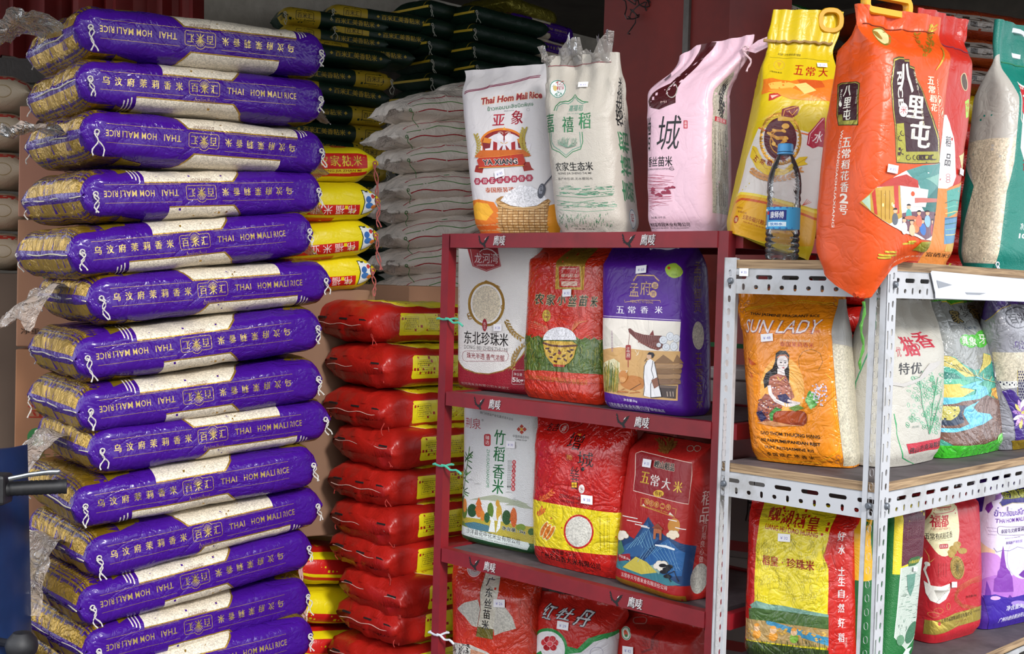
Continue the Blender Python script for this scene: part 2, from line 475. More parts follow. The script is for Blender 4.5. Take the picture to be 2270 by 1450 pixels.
        def pj(X, Y):
            P, _ = s.sample(X / s.k / (s.T / s.nq), np.clip(Y / s.H * s.nv, 0, s.nv - 1e-4)); W_ = P @ Mr.T + Mt - e; d = W_ @ ax[2]
            return np.stack([1135 + FPX * (W_ @ ax[0]) / d, 725 - FPX * (W_ @ ax[1]) / d])
        X, Y = X0.copy(), Y0.copy(); h = .002
        for _ in range(14):
            Q = pj(X, Y); r = T - Q; jx = (pj(X + h, Y) - pj(X - h, Y)) / (2 * h); jy = (pj(X, Y + h) - pj(X, Y - h)) / (2 * h); lam = 2e3
            a = (jx * jx).sum(0) + lam; b = (jx * jy).sum(0); c = (jy * jy).sum(0) + lam; u = (jx * r).sum(0); v = (jy * r).sum(0); det = a * c - b * b
            X = np.clip(X + np.clip((c * u - b * v) / det, -.01, .01), x0 - .01, x1 + .01); Y = np.clip(Y + np.clip((a * v - b * u) / det, -.01, .01), .004, s.H * .99)
        bad = (np.abs(T - pj(X, Y)).max(0) > 10).reshape(n, m); D = np.stack([X - X0, Y - Y0], -1).reshape(n, m, 2); D[bad] = 0; ok = ~bad
        for _ in range(30):
            if ok.all() or not ok.any(): break
            S = np.zeros_like(D); N_ = np.zeros((n, m))
            for dx, dy in ((1, 0), (-1, 0), (0, 1), (0, -1)):
                o2 = np.roll(np.roll(ok, dx, 0), dy, 1).copy(); d2 = np.roll(np.roll(D, dx, 0), dy, 1)
                if dx == 1: o2[0] = False
                if dx == -1: o2[-1] = False
                if dy == 1: o2[:, 0] = False
                if dy == -1: o2[:, -1] = False
                S += d2 * o2[..., None]; N_ += o2
            new = (~ok) & (N_ > 0); D[new] = S[new] / N_[new][:, None]; ok = ok | new
        K = D.copy()
        for _ in range(2): K[1:-1, 1:-1] = (K[1:-1, 1:-1] * 2 + K[:-2, 1:-1] + K[2:, 1:-1] + K[1:-1, :-2] + K[1:-1, 2:]) / 6
        s.corr = (x0, x1, 0.0, s.H, K); return s
    def scale(s, x, y):
        if s.hom is None: return 1.0, 1.0
        a = np.array(s.m(x, y)); b = np.array(s.m(x + 1, y)); c = np.array(s.m(x, y + 1))
        J = np.array([b - a, c - a]).T; Ji = np.linalg.inv(J)
        return 1 / np.linalg.norm(Ji[:, 0]), 1 / np.linalg.norm(Ji[:, 1])     # metres per unit, panel x and panel y
    # print -----------------------------------------------------------
    def layer(s): s.lay += 1
    def _poly(s, pts, col, mat=None):
        s.pr.append((pts, lin(col), s._mi(mat), s.lay))
    def poly(s, pts, col, mat=None, conv=True):
        P = [s.m(*p) for p in pts]; s.layer()
        for t in tessellate_polygon([[Vector((p[0], p[1], 0)) for p in P]]): s._poly([P[i] for i in t], col, mat)
        return s
    def mpoly(s, pts, col, mat=None):
        s.layer()
        for t in tessellate_polygon([[Vector((p[0], p[1], 0)) for p in pts]]): s._poly([pts[i] for i in t], col, mat)
        return s
    def rect(s, x0, y0, x1, y1, col, mat=None): return s.poly([(x0, y0), (x1, y0), (x1, y1), (x0, y1)], col, mat)
    def mrect(s, x0, y0, x1, y1, col, mat=None):
        s.layer(); s._poly([(x0, y0), (x1, y0), (x1, y1), (x0, y1)], col, mat); return s
    def ell(s, cx, cy, rx, ry, col, mat=None, n=28, a0=0, a1=360, rot=0):
        c, d = math.cos(math.radians(rot)), math.sin(math.radians(rot)); P = []
        for i in range(n + (a1 - a0 < 360)):
            t = math.radians(a0 + (a1 - a0) * i / n); x, y = rx * math.cos(t), ry * math.sin(t); P.append((cx + x * c - y * d, cy + x * d + y * c))
        return s.poly(P, col, mat)
    def stroke(s, pts, wd, col, mat=None, closed=False, taper=False):
        """line of width wd through pts"""
        s.layer(); n = len(pts); L = []
        for i, p in enumerate(pts):
            a = pts[i - 1] if (i or closed) else p; b = pts[(i + 1) % n] if (i < n - 1 or closed) else p
            dx, dy = b[0] - a[0], b[1] - a[1]; l = math.hypot(dx, dy) or 1; f = wd / 2
            if taper: f *= 0.25 + 0.75 * math.sin(math.pi * min(1, (i + 0.35) / n))
            L.append(((p[0] - dy / l * f, p[1] + dx / l * f), (p[0] + dy / l * f, p[1] - dx / l * f)))
        for i in range(n if closed else n - 1):
            A, B = L[i], L[(i + 1) % n]
            s._poly([s.m(*A[0]), s.m(*A[1]), s.m(*B[1]), s.m(*B[0])], col, mat)
        return s
    def ring(s, cx, cy, rx, ry, wd, col, mat=None, a0=0, a1=360, n=32, rot=0):
        c, d = math.cos(math.radians(rot)), math.sin(math.radians(rot)); P = []
        for i in range(n + (1 if a1 - a0 < 360 else 0)):
            t = math.radians(a0 + (a1 - a0) * i / n); x, y = rx * math.cos(t), ry * math.sin(t); P.append((cx + x * c - y * d, cy + x * d + y * c))
        return s.stroke(P, wd, col, mat, closed=(a1 - a0 >= 360))
    def rbox(s, cx, cy, w_, h_, r, col, mat=None, rot=0, line=None):
        P = []; c, d = math.cos(math.radians(rot)), math.sin(math.radians(rot))
        for sx_, sy_, a in ((1, 1, 0), (-1, 1, 90), (-1, -1, 180), (1, -1, 270)):
            for k in range(4):
                t = math.radians(a + 30 * k); x = sx_ * (w_ / 2 - r) + r * math.cos(t); y = sy_ * (h_ / 2 - r) + r * math.sin(t); P.append((cx + x * c - y * d, cy + x * d + y * c))
        return s.stroke(P, line, col, mat, closed=True) if line else s.poly(P, col, mat)
    def text(s, st, cx, cy, w_, h_, col, mat=None, rot=0, bold=0.0, shear=0.0, res=2, vert=False, out=None, sp=1.0):
        """lettering fitted into a box w_ x h_ (same units as the other coordinates) centred on cx, cy; rot in degrees, counter-clockwise on the sheet"""
        if vert and s.hom is not None:
            sxm, sym = s.scale(cx, cy); c0 = s.m(cx, cy); keep = s.hom; s.hom = None
            s.text(st, c0[0], c0[1], w_ * sxm, h_ * sym, col, mat, rot, bold, shear, res, True, out); s.hom = keep; return s
        if vert:
            n = len(st); ch = h_ / n
            for i, c in enumerate(st):
                if c == ' ': continue
                yy = cy - h_ / 2 + ch * (i + 0.5); 
                if rot == 180: yy = 2 * cy - yy
                if s.hom is None: yy = 2 * cy - yy
                s.text(c, cx, yy, w_, ch * 0.88, col, mat, rot, bold, shear, res, out=out)
            return s
        v, f = glyphs(st, bold, shear, res, sp)
        if len(v) == 0: return s
        if out:
            vo, fo = glyphs(st, bold, shear, 1, sp, out=.055)
        sxm, sym = s.scale(cx, cy); lo = v.min(0); hi = v.max(0); d = np.maximum(hi - lo, 1e-6)
        q = (v - (lo + hi) / 2) / d * np.array([w_ * sxm, h_ * sym]) if abs(rot) % 180 != 90 else (v - (lo + hi) / 2) / d * np.array([w_ * sym, h_ * sxm])
        a = math.radians(rot); R = np.array([[math.cos(a), -math.sin(a)], [math.sin(a), math.cos(a)]]); q = q @ R.T + np.array(s.m(cx, cy))
        if out:
            qo = (vo - (lo + hi) / 2) / d * np.array([w_ * sxm, h_ * sym]); qo = (qo @ R.T + np.array(s.m(cx, cy))).tolist(); s.layer()
            for g in fo: s.pr.append(([qo[i] for i in g], lin(out), s._mi(mat), s.lay))
        s.layer(); q = q.tolist(); cl = lin(col); mi = s._mi(mat)
        for g in f: s.pr.append(([q[i] for i in g], cl, mi, s.lay))
        return s
    # ------------------------------------------------------------------
    def _split(s):
        """cut every printed polygon along the skin's grid so that it follows the skin exactly"""
        out = []; du = s.T / s.nq; dv = 1.0 / s.nv
        # each printed shape lies just above whatever it overlaps
        nl = s.lay + 1; bb = np.tile(np.array([1e9, 1e9, -1e9, -1e9]), (nl, 1))
        for pts, col, mi, lay in s.pr:
            xs = [p[0] for p in pts]; ys = [p[1] for p in pts]; q = bb[lay]; q[0] = min(q[0], min(xs)); q[1] = min(q[1], min(ys)); q[2] = max(q[2], max(xs)); q[3] = max(q[3], max(ys))
        hgt = np.zeros(nl)
        for k in range(nl):
            m = (bb[:k, 0] < bb[k, 2]) & (bb[:k, 2] > bb[k, 0]) & (bb[:k, 1] < bb[k, 3]) & (bb[:k, 3] > bb[k, 1])
            hgt[k] = min(26, 1 + (hgt[:k][m].max() if m.any() else 0))
        s.hgt = hgt
        for pts, col, mi, lay in s.pr:
            if s.style == 'lie': P = [(-p[1] / s.k / du, p[0] / s.H / dv) for p in pts]
            else: P = [(p[0] / s.k / du, p[1] / s.H / dv) for p in pts]
            todo = [P]
            for ax in (0, 1):
                nxt = []
                for Q in todo:
                    lo = min(p[ax] for p in Q); hi = max(p[ax] for p in Q)
                    c = math.floor(lo) + 1
                    while c < hi - 1e-6:
                        A = []; B = []; n = len(Q)
                        for i in range(n):
                            p, r = Q[i], Q[(i + 1) % n]; dp, dr = p[ax] - c, r[ax] - c
                            if dp <= 0: A.append(p)
                            if dp >= 0: B.append(p)
                            if dp * dr < 0:
                                t = dp / (dp - dr); x = (p[0] + (r[0] - p[0]) * t, p[1] + (r[1] - p[1]) * t); A.append(x); B.append(x)
                        if len(A) > 2: nxt.append(A)
                        Q = B; c += 1
                        if len(Q) < 3: break
                    if len(Q) > 2: nxt.append(Q)
                todo = nxt
            for Q in todo:
                vm = sum(p[1] for p in Q) / len(Q)
                if sum(Q[i - 1][0] * Q[i][1] - Q[i][0] * Q[i - 1][1] for i in range(len(Q))) < 0: Q = Q[::-1]
                if 0.05 < vm < s.nv - 0.05: out.append((Q, col, mi, lay))
        return out
    def sample(s, fi, fj):
        i = np.floor(fi).astype(int); j = np.clip(np.floor(fj).astype(int), 0, s.nv - 1); a = (fi - i)[:, None]; b = (fj - j)[:, None]
        i0 = i % s.nq; i1 = (i + 1) % s.nq
        def g(M): return M[i0, j] * (1 - a) * (1 - b) + M[i1, j] * a * (1 - b) + M[i0, j + 1] * (1 - a) * b + M[i1, j + 1] * a * b
        P = g(s.P); N = g(s.N); N = N / np.maximum(np.linalg.norm(N, axis=1, keepdims=True), 1e-9); return P, N
    def pt(s, x, y, off=0.0):
        if s.style == 'lie': fi = -y / s.k / (s.T / s.nq); fj = x / s.H * s.nv
        else: fi = x / s.k / (s.T / s.nq); fj = y / s.H * s.nv
        P, N = s.sample(np.array([fi], float), np.array([min(fj, s.nv - 1e-4)], float)); return Vector(P[0]) + Vector(N[0]) * off, Vector(N[0])
    def orient(s, P):
        if s.style != 'lie': return P
        Q = np.empty_like(P); Q[..., 0] = P[..., 2]; Q[..., 1] = P[..., 1]; Q[..., 2] = -P[..., 0] + s.W / 2
        return Q
    def build(s, name='body', parent=None):
        nq, nv = s.nq, s.nv; V = s.P.transpose(1, 0, 2).reshape(-1, 3); N = s.N.transpose(1, 0, 2).reshape(-1, 3)
        faces = []
        for j in range(nv):
            r = j * nq
            for i in range(nq): faces.append((r + i, r + (i + 1) % nq, r + nq + (i + 1) % nq, r + nq + i))
        faces.append(tuple(range(nq - 1, -1, -1))); faces.append(tuple(nv * nq + i for i in range(nq)))
        mi = [0] * len(faces); cols = np.tile(np.array(s.base), (len(V), 1))
        sp = s._split()
        if sp:
            fi = np.array([p[0] for Q in sp for p in Q[0]]); fj = np.array([p[1] for Q in sp for p in Q[0]])
            lay = np.repeat(np.array([Q[3] for Q in sp]), [len(Q[0]) for Q in sp])
            P2, N2 = s.sample(fi, np.clip(fj, 0, nv - 1e-6))
            P2 = P2 + N2 * (0.0001 + 0.00011 * s.hgt[lay])[:, None]
            k = len(V); 
            for Q in sp:
                n = len(Q[0]); faces.append(tuple(range(k, k + n))); k += n; mi.append(Q[2])
            c2 = np.repeat(np.array([Q[1] for Q in sp]), [len(Q[0]) for Q in sp], axis=0)
            V = np.concatenate([V, P2]); N = np.concatenate([N, N2]); cols = np.concatenate([cols, c2])
        if s.style == 'lie': V = s.orient(V); N2 = N.copy(); N2[:, 0] = N[:, 2]; N2[:, 2] = -N[:, 0]; N = N2
        return mesh_obj(name, V, faces, s.mats, parent, True, cols=cols, mi=mi, normals=N)
# ================================================================ the setting
def quad_wall(name, a, b, z0, z1, th, mat, n):
    """upright slab from plan point a to b, thickness th away from n"""
    mb = MB(); A = Vector(a); B = Vector(b); t = -Vector(n) * th
    v = [A + ZD * z0, B + ZD * z0, B + ZD * z1, A + ZD * z1]; v += [p + t for p in v]
    mb.add(v, [(0, 1, 2, 3), (7, 6, 5, 4), (0, 4, 5, 1), (1, 5, 6, 2), (2, 6, 7, 3), (3, 7, 4, 0)])
    return struct(name, mb, mat)
mb = MB(); mb.add([(-9, -6, 0), (9, -6, 0), (9, 12, 0), (-9, 12, 0), (-9, -6, -.2), (9, -6, -.2), (9, 12, -.2), (-9, 12, -.2)], [(0, 1, 2, 3), (7, 6, 5, 4), (0, 4, 5, 1), (1, 5, 6, 2), (2, 6, 7, 3), (3, 7, 4, 0)])
struct('floor', mb, 'asphalt')
WC = at(440, 50, 5.75); WC.z = 0
corner = WC + RD * 2.9
quad_wall('wall_left', WC - RD * .02, corner, 0, 3.1, .2, 'concrete', -LD)
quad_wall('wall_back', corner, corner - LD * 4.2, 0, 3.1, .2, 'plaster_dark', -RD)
# ceiling over the shop, open towards the street
mb = MB(); c0 = WC + RD * .5; c1 = corner + RD * .2; c2 = corner - LD * 4.2; c3 = c2 - RD * 4.6
zc = 2.95
mb.add([p + ZD * h for h in (zc, zc + .15) for p in (Vector((c0.x, c0.y, 0)), Vector((c1.x, c1.y, 0)), Vector((c2.x, c2.y, 0)), Vector((c3.x, c3.y, 0)))], [(3, 2, 1, 0), (4, 5, 6, 7), (0, 1, 5, 4), (1, 2, 6, 5), (2, 3, 7, 6), (3, 0, 4, 7)])
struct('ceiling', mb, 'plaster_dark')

# unseen building across the street, added to block low sky reflections
mb = MB(); mb.box((-12, -9.3, 0), (12, -9, 5.2)); struct('wall_street', mb, 'concrete')
mb = MB(); mb.box((-4.5, 1.45, 3.1), (4.5, 9.0, 3.2)); struct('ceiling', mb, 'plaster_dark')  # unseen canopy, added to narrow the band of sky lighting the goods
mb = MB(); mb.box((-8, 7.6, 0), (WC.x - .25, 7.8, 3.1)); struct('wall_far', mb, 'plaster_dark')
# red clad pillar with its grey joint strip and the dark post beside it
def at_xy(px, py, Y):
    p = at(px, py, Y); p.z = 0; return p
pA = at_xy(1331, 300, 4.3)
def along(P, d, px, py=300):
    """point on the vertical plane through P along d seen at px"""
    n = d.cross(ZD); q = on_plane(px, py, P, n); q.z = 0; return q
pB = along(pA, LD, 1608)
mb = MB()
def slab(mb, a, b, z0, z1, dep, col=(.5, .5, .5), m=0):
    A = Vector((a.x, a.y, 0)); B = Vector((b.x, b.y, 0)); v = [A + ZD * z0, B + ZD * z0, B + ZD * z1, A + ZD * z1]; v += [p + RD * dep for p in v]
    mb.add(v, [(0, 1, 2, 3), (7, 6, 5, 4), (0, 4, 5, 1), (1, 5, 6, 2), (2, 6, 7, 3), (3, 7, 4, 0)], col, m)
slab(mb, pA, pB, 0, 2.95, .35)
pillar = tag(mb.build('pillar', 'red_panel'), 'dark red clad pillar behind the upright bags on the red shelf', 'pillar')
g0 = along(pA, LD, 1511); g1 = along(pA, LD, 1523)
mb = MB(); slab(mb, g0 - RD * .012, g1 - RD * .012, 0, 2.95, .012); mb.build('joint_strip', 'grey_pipe', pillar)
# wires hanging at the top of the pillar
mb = MB(); W0 = on_plane(1415, 6, pA, RD) - RD * .02
for k, (dx, dz, dx2, dz2) in enumerate([(-.05, .01, .02, -.05), (-.03, -.02, .05, .0), (.0, -.01, -.01, -.075), (-.06, .03, .04, .02), (.02, .03, .06, -.01)]):
    p0 = W0 + Vector((dx, 0, dz)); p3 = W0 + Vector((dx2, -.01, dz2))
    mb.tube([p0.lerp(p3, t / 8) + Vector((0.012 * math.sin(t * 1.3 + k), -.02 * math.sin(t / 8 * 3.1), .022 * math.cos(t * .8 + k * 2) - .02)) for t in range(9)], .0022, 5, '1b1a1b')
mb.tube([W0 + Vector((.0, 0, .2)), W0 + Vector((0, -.005, .03)), W0], .003, 5, '1b1a1b')
tag(mb.build('wire', 'plastic'), 'tangle of black wire hanging at the top of the red pillar', 'wire')
dp0 = at_xy(1606, 300, 4.0); dp1 = at_xy(1638, 300, 4.0)
mb = MB(); slab(mb, dp0, dp1, 0, 2.95, .06)
for k in range(14): pass
tag(mb.build('steel_post', 'dark_post'), 'dark grey steel post at the right edge of the red pillar', 'post')

# red sheeting and dark rail at upper left
mb = MB(); Yb = 5.2
N = 40
v = []; 
for i in range(N + 1):
    for zz in (0, 1):
        p = at(-120 + i * 14.2, 135 if zz == 0 else -60, Yb); v.append(Vector((p.x, Yb + .03 * math.sin(i * 1.1) + .02 * math.sin(i * 2.7), p.z if zz else p.z - .02 * math.sin(i * .5))))
v += [p + Vector((0, .015, 0)) for p in v]; m_ = 2 * (N + 1)
f = [(2 * i, 2 * i + 2, 2 * i + 3, 2 * i + 1) for i in range(N)] + [(m_ + 2 * i + 1, m_ + 2 * i + 3, m_ + 2 * i + 2, m_ + 2 * i) for i in range(N)]
mb.add(v, f); tag(mb.build('awning_sheet', 'awning_red', smooth=True), 'dark red sheeting hanging above the purple sacks at upper left', 'sheeting')
mb = MB(); a = at(-100, 125, 5.0); b = at(440, 165, 5.0); mb.box((a.x, 5.0, b.z - .05), (b.x, 5.06, a.z), '2a2220')
tag(mb.build('rail', 'matt_film'), 'dark brown rail running below the red sheeting', 'rail')

# ================================================================ slotted plates
def stadium(cx, cy, w_, h_):
    r = min(w_, h_) / 2; P = []
    if w_ >= h_:
        for k in range(5): t = math.radians(-90 + 45 * k); P.append((cx + w_ / 2 - r + r * math.cos(t), cy + r * math.sin(t)))
        for k in range(5): t = math.radians(90 + 45 * k); P.append((cx - w_ / 2 + r + r * math.cos(t), cy + r * math.sin(t)))
    else:
        for k in range(5): t = math.radians(0 + 45 * k); P.append((cx + r * math.cos(t), cy + h_ / 2 - r + r * math.sin(t)))
        for k in range(5): t = math.radians(180 + 45 * k); P.append((cx + r * math.cos(t), cy - h_ / 2 + r + r * math.sin(t)))
    return P
def plate(mb, O, U, Vv, w_, h_, slots, th=.002, tile=None):
    """plate spanned by U (w_) and Vv (h_) from O, holes cut through; thickness behind"""
    O, U, Vv = Vector(O), Vector(U), Vector(Vv); N = U.cross(Vv).normalized() * th
    outer = [(0, 0), (w_, 0), (w_, h_), (0, h_)]
    loops = [outer] + [list(reversed(stadium(*s))) for s in slots]
    flat = [p for l in loops for p in l]
    tr = tessellate_polygon([[Vector((p[0], p[1], 0)) for p in l] for l in loops])
    n = len(flat); P = [O + U * p[0] + Vv * p[1] for p in flat]
    v = P + [p - N for p in P]; f = []
    for t in tr:
        a, b, c = (Vector(flat[i]) for i in t); s_ = (b - a).cross(c - a)
        if s_ > 0: f.append((t[0], t[1], t[2])); f.append((n + t[2], n + t[1], n + t[0]))
        else: f.append((t[2], t[1], t[0])); f.append((n + t[0], n + t[1], n + t[2]))
    k = 0
    for l in loops:
        m = len(l)
        for i in range(m): a, b = k + i, k + (i + 1) % m; f.append((a, n + a, n + b, b))
        k += m
    mb.add(v, f)
def beam(name, O, U, length, z_bot, parent, h_=.052):
    """slotted angle laid flat: face with two rows of slots and a top flange; U horizontal"""
    mb = MB(); U = Vector(U); out = Vector((U.y, -U.x, 0))
    sl = []; x = .03
    while x < length - .02: sl.append((x, h_ * .66, .040, .0085)); x += .0615
    x = .012; k = 0
    while x < length - .01: sl.append((x, h_ * .27, .011 if k % 2 == 0 else .0075, .0085 if k % 2 == 0 else .014)); x += .0305; k += 1
    O = Vector((O.x, O.y, z_bot))
    nch = max(1, int(length / .4)); 
    plate(mb, O, U, ZD, length, h_, [s for s in sl if s[0] + s[2] / 2 < length - .003])
    # top flange
    v = [O + ZD * h_, O + U * length + ZD * h_, O + U * length + ZD * h_ - out * .036, O + ZD * h_ - out * .036]; v += [p - ZD * .002 for p in v]
    mb.add(v, [(0, 1, 2, 3), (7, 6, 5, 4), (0, 4, 5, 1), (1, 5, 6, 2), (2, 6, 7, 3), (3, 7, 4, 0)])
    return mb.build(name, 'white_steel', parent)
RK = Vector((.7024, 2.39, 0)); RL = .3628; RW = 1.15
TB = [1.4467, 1.4467 - .4216, 1.4467 - .8432]
rack = empty('slotted_rack', RK, 0, 'white slotted steel angle rack with plywood shelves at the right', 'rack')
def wp(o):   # keep world coordinates under a translated parent
    o.matrix_parent_inverse = rack.matrix_world.inverted(); return o
bpy.context.view_layer.update()
ZT = TB[0] + .052
def upright(name, P, d1, w1, d2, w2, top, style):
    mb = MB(); P = Vector((P.x, P.y, 0)); s1 = []; s2 = []
    z = .02
    k = 0
    while z < top - .012:
        s1.append((w1 * .5, z, .0078, .0145)); s2.append((w2 * (.66 if style == 'ridge' else .55), z, .0075, .0135))
        if style == 'ridge' and k % 2 == 0: s2.append((w2 * .22, z + .012, .0052, .036))
        z += .0267; k += 1
    s2 = [q for q in s2 if q[1] + q[3] / 2 < top - .004]
    # outer faces point away from the rack: plate normal = U x V
    def pl(d, w_, s_):
        n = d.cross(ZD); outn = (d1 + d2) * -1
        if n.dot(outn) > 0: plate(mb, P, d, ZD, w_, top, s_)
        else: plate(mb, P + d * w_, -d, ZD, w_, top, [(w_ - q[0], q[1], q[2], q[3]) for q in s_])
    pl(d1, w1, s1); pl(d2, w2, s2)
    return wp(mb.build(name, 'white_steel', rack))
def at_x(P): return Vector((P.x, P.y, 0))
upright('upright', RK - (LD + RD) * .0025, LD, .036, RD, .036, ZT + .012, 'ridge')
upright('upright', RK + LD * (RL + .004) - RD * .0025, -LD, .029, RD, .052, ZT + .022, 'plain')
upright('upright', RK + RD * RW, LD, .036, -RD, .036, ZT + .01, 'plain')
upright('upright', RK + RD * RW + LD * RL, -LD, .036, -RD, .036, ZT + .01, 'plain')
for zb in TB:
    wp(beam('beam', RK + LD * RL, -LD, RL, zb, rack))
    wp(beam('beam', RK, RD, RW, zb, rack))
    wp(beam('beam', RK + LD * RL + RD * RW, -RD, RW, zb, rack)); wp(beam('beam', RK + RD * RW, LD, RL, zb, rack))
    mb = MB(); e = .002
    O = RK + (LD + RD) * e; v = [O, O + RD * (RW - 2 * e), O + RD * (RW - 2 * e) + LD * (RL - 2 * e), O + LD * (RL - 2 * e)]
    v = [Vector((p.x, p.y, zb + .052)) for p in v]; v += [p + ZD * .018 for p in v]
    mb.add(v, [(3, 2, 1, 0), (4, 5, 6, 7), (0, 1, 5, 4), (1, 2, 6, 5), (2, 3, 7, 6), (3, 0, 4, 7)])
    mb.f[-5:]; b_ = mb.build('plywood_shelf', ['plywood', 'shelf_board'], rack); wp(b_)
    b_.data.polygons[1].material_index = 1
    # bolts with washers
    for P, n, off in ((RK, RD, LD * .018), (RK, LD, RD * .024), (RK + LD * RL, RD, -LD * .014)):
        mb = MB(); C = Vector((P.x, P.y, zb + .026)) + off - n * .004
        M = Matrix.Translation(C) @ (-n).to_track_quat('Z', 'Y').to_matrix().to_4x4()
        mb.lathe([(0.0001, .005), (.0045, .005), (.0062, .0035), (.0068, 0), (.0068, -.002), (.0001, -.002)], 14, M=M)
        wp(mb.build('bolt', 'bolt_steel', rack, smooth=True))
ZS = [z + .070 for z in TB]   # tops of the rack's shelves

# ================================================================ red shelf
RS0 = Vector((-.1807, 3.32, 0)); RSW = .8687; RSD = .40
BZ = [1.5432 - .4105 * k for k in range(4)]
rs = empty('red_shelf', RS0, 0, 'dark red steel shelf unit standing between the red bag stack and the white rack', 'shelf')
bpy.context.view_layer.update()
def wr_(o): o.matrix_parent_inverse = rs.matrix_world.inverted(); return o
def bxd(mb, P, du, dv, dz, z0, col=(.5, .5, .5), m=0):
    """box from plan point P, edge vectors du, dv, height dz"""
    P = Vector((P.x, P.y, z0)); v = [P, P + du, P + du + dv, P + dv]; v += [p + ZD * dz for p in v]
    mb.add(v, [(3, 2, 1, 0), (4, 5, 6, 7), (0, 1, 5, 4), (1, 2, 6, 5), (2, 3, 7, 6), (3, 0, 4, 7)], col, m)
pw = .027
for P in (RS0 + LD * .012, RS0 - LD * (RSW - .01), RS0 + RD * RSD + LD * .012, RS0 + RD * RSD - LD * (RSW - .01)):
    mb = MB(); bxd(mb, P, -LD * pw, RD * pw, BZ[0] + .036, 0)
    wr_(mb.build('upright', 'red_steel', rs))
EAG = [(0, 9), (1.2, 7.2), (1.6, 5), (2.6, 3.4), (4.2, 2.6), (5.2, 3.2), (6.5, 5.5), (8.6, 7.4), (10.6, 8.2), (9.2, 6.4), (9.8, 6.1), (8.2, 4.8), (8.8, 4.4), (7.3, 3.4), (7.6, 2.9), (6.4, 2.0), (6.6, .9), (7.6, -.6), (6.6, -.3), (6.2, -1.3), (5.3, -.4), (4.6, .6), (3.2, 1.2), (2.0, 2.2), (1.1, 2.0), (.9, 2.9), (1.0, 3.8), (.2, 3.6), (.6, 5.0), (-.3, 5.3), (.5, 6.3), (-.4, 7.2)]
def flat_sheet(name, polys, O, U, Vv, parent, mats='paper', off=.0004):
    """flat printed pieces: list of (points, colour) in the plane O + x*U + y*Vv"""
    mb = MB(); n = Vector(U).cross(Vector(Vv)).normalized(); lv = 0
    for k, (pts, col) in enumerate(polys):
        if k and col != polys[k - 1][1]: lv += 1
        v = [O + U * p[0] + Vv * p[1] + n * (off + .00015 * lv) for p in pts]
        mb.add(v, [tuple(t) for t in tessellate_polygon([[Vector((p[0], p[1], 0)) for p in pts]])] if len(pts) > 4 else [tuple(range(len(pts)))], col)
    return mb.build(name, mats, parent)
def text_polys(st, cx, cy, w_, h_, col, bold=0, shear=0, rot=0):
    v, f = glyphs(st, bold, shear); lo = v.min(0); hi = v.max(0); q = (v - (lo + hi) / 2) / (hi - lo) * np.array([w_, h_])
    a = math.radians(rot); q = q @ np.array([[math.cos(a), -math.sin(a)], [math.sin(a), math.cos(a)]]).T + np.array([cx, cy]); return [([tuple(q[i]) for i in g], col) for g in f]
shelf_px = [[(1094, 532), (1420, 535)], [(1084, 892), (1407, 934)], [(1073, 1247), (1392, 1335)]]
for k in range(4):
    zb = BZ[k]; mb = MB()
    e0 = RS0 - LD * (.012 + .010) ; 
    bxd(mb, RS0 - LD * .022 - RD * .003, -LD * (RSW - .032), RD * .024, .036, zb)       # front beam
    fb = wr_(mb.build('front_beam', 'red_steel', rs))
    mb = MB(); bxd(mb, RS0 - LD * .022 + RD * (RSD + .012), -LD * (RSW - .032), RD * .02, .036, zb); wr_(mb.build('back_beam', 'red_steel', rs))
    for P in (RS0 + LD * .008, RS0 - LD * (RSW + .016)):
        mb = MB(); bxd(mb, P + RD * pw, -LD * .02, RD * (RSD - pw), .034, zb); wr_(mb.build('side_beam', 'red_steel', rs))
    mb = MB(); bxd(mb, RS0 - LD * .022 + RD * .021, -LD * (RSW - .032), RD * (RSD - .009), .012, zb + .020); wr_(mb.build('shelf_board', 'shelf_board', rs))
    if k < 3:
        for (px, py) in shelf_px[k]:
            Pc = on_plane(px, py, RS0 - RD * .003, RD); t = (Pc - RS0).dot(-LD); O = RS0 - RD * .003 - LD * t; O = Vector((O.x, O.y, zb + .017)); O = O + LD * .036
            U = -LD
            polys = [([(p[0] * .0037 - .017, p[1] * .0033 - .014) for p in EAG], '151214')]
            polys += [([(.004, .001), (.008, .004), (.011, .009), (.009, .0075), (.006, .0045)], 'd9d4d2')]
            polys += text_polys('鹰唛', .058, 0, .044, .026, '2a1015', bold=.045, shear=.18)
            polys += text_polys('鹰唛', .057, .0008, .043, .025, 'e8e2e2', bold=.02, shear=.18)
            wr_(flat_sheet('emblem', polys, O, U, ZD, rs))
ZR = [b + .0325 for b in BZ]   # tops of the red shelf's boards
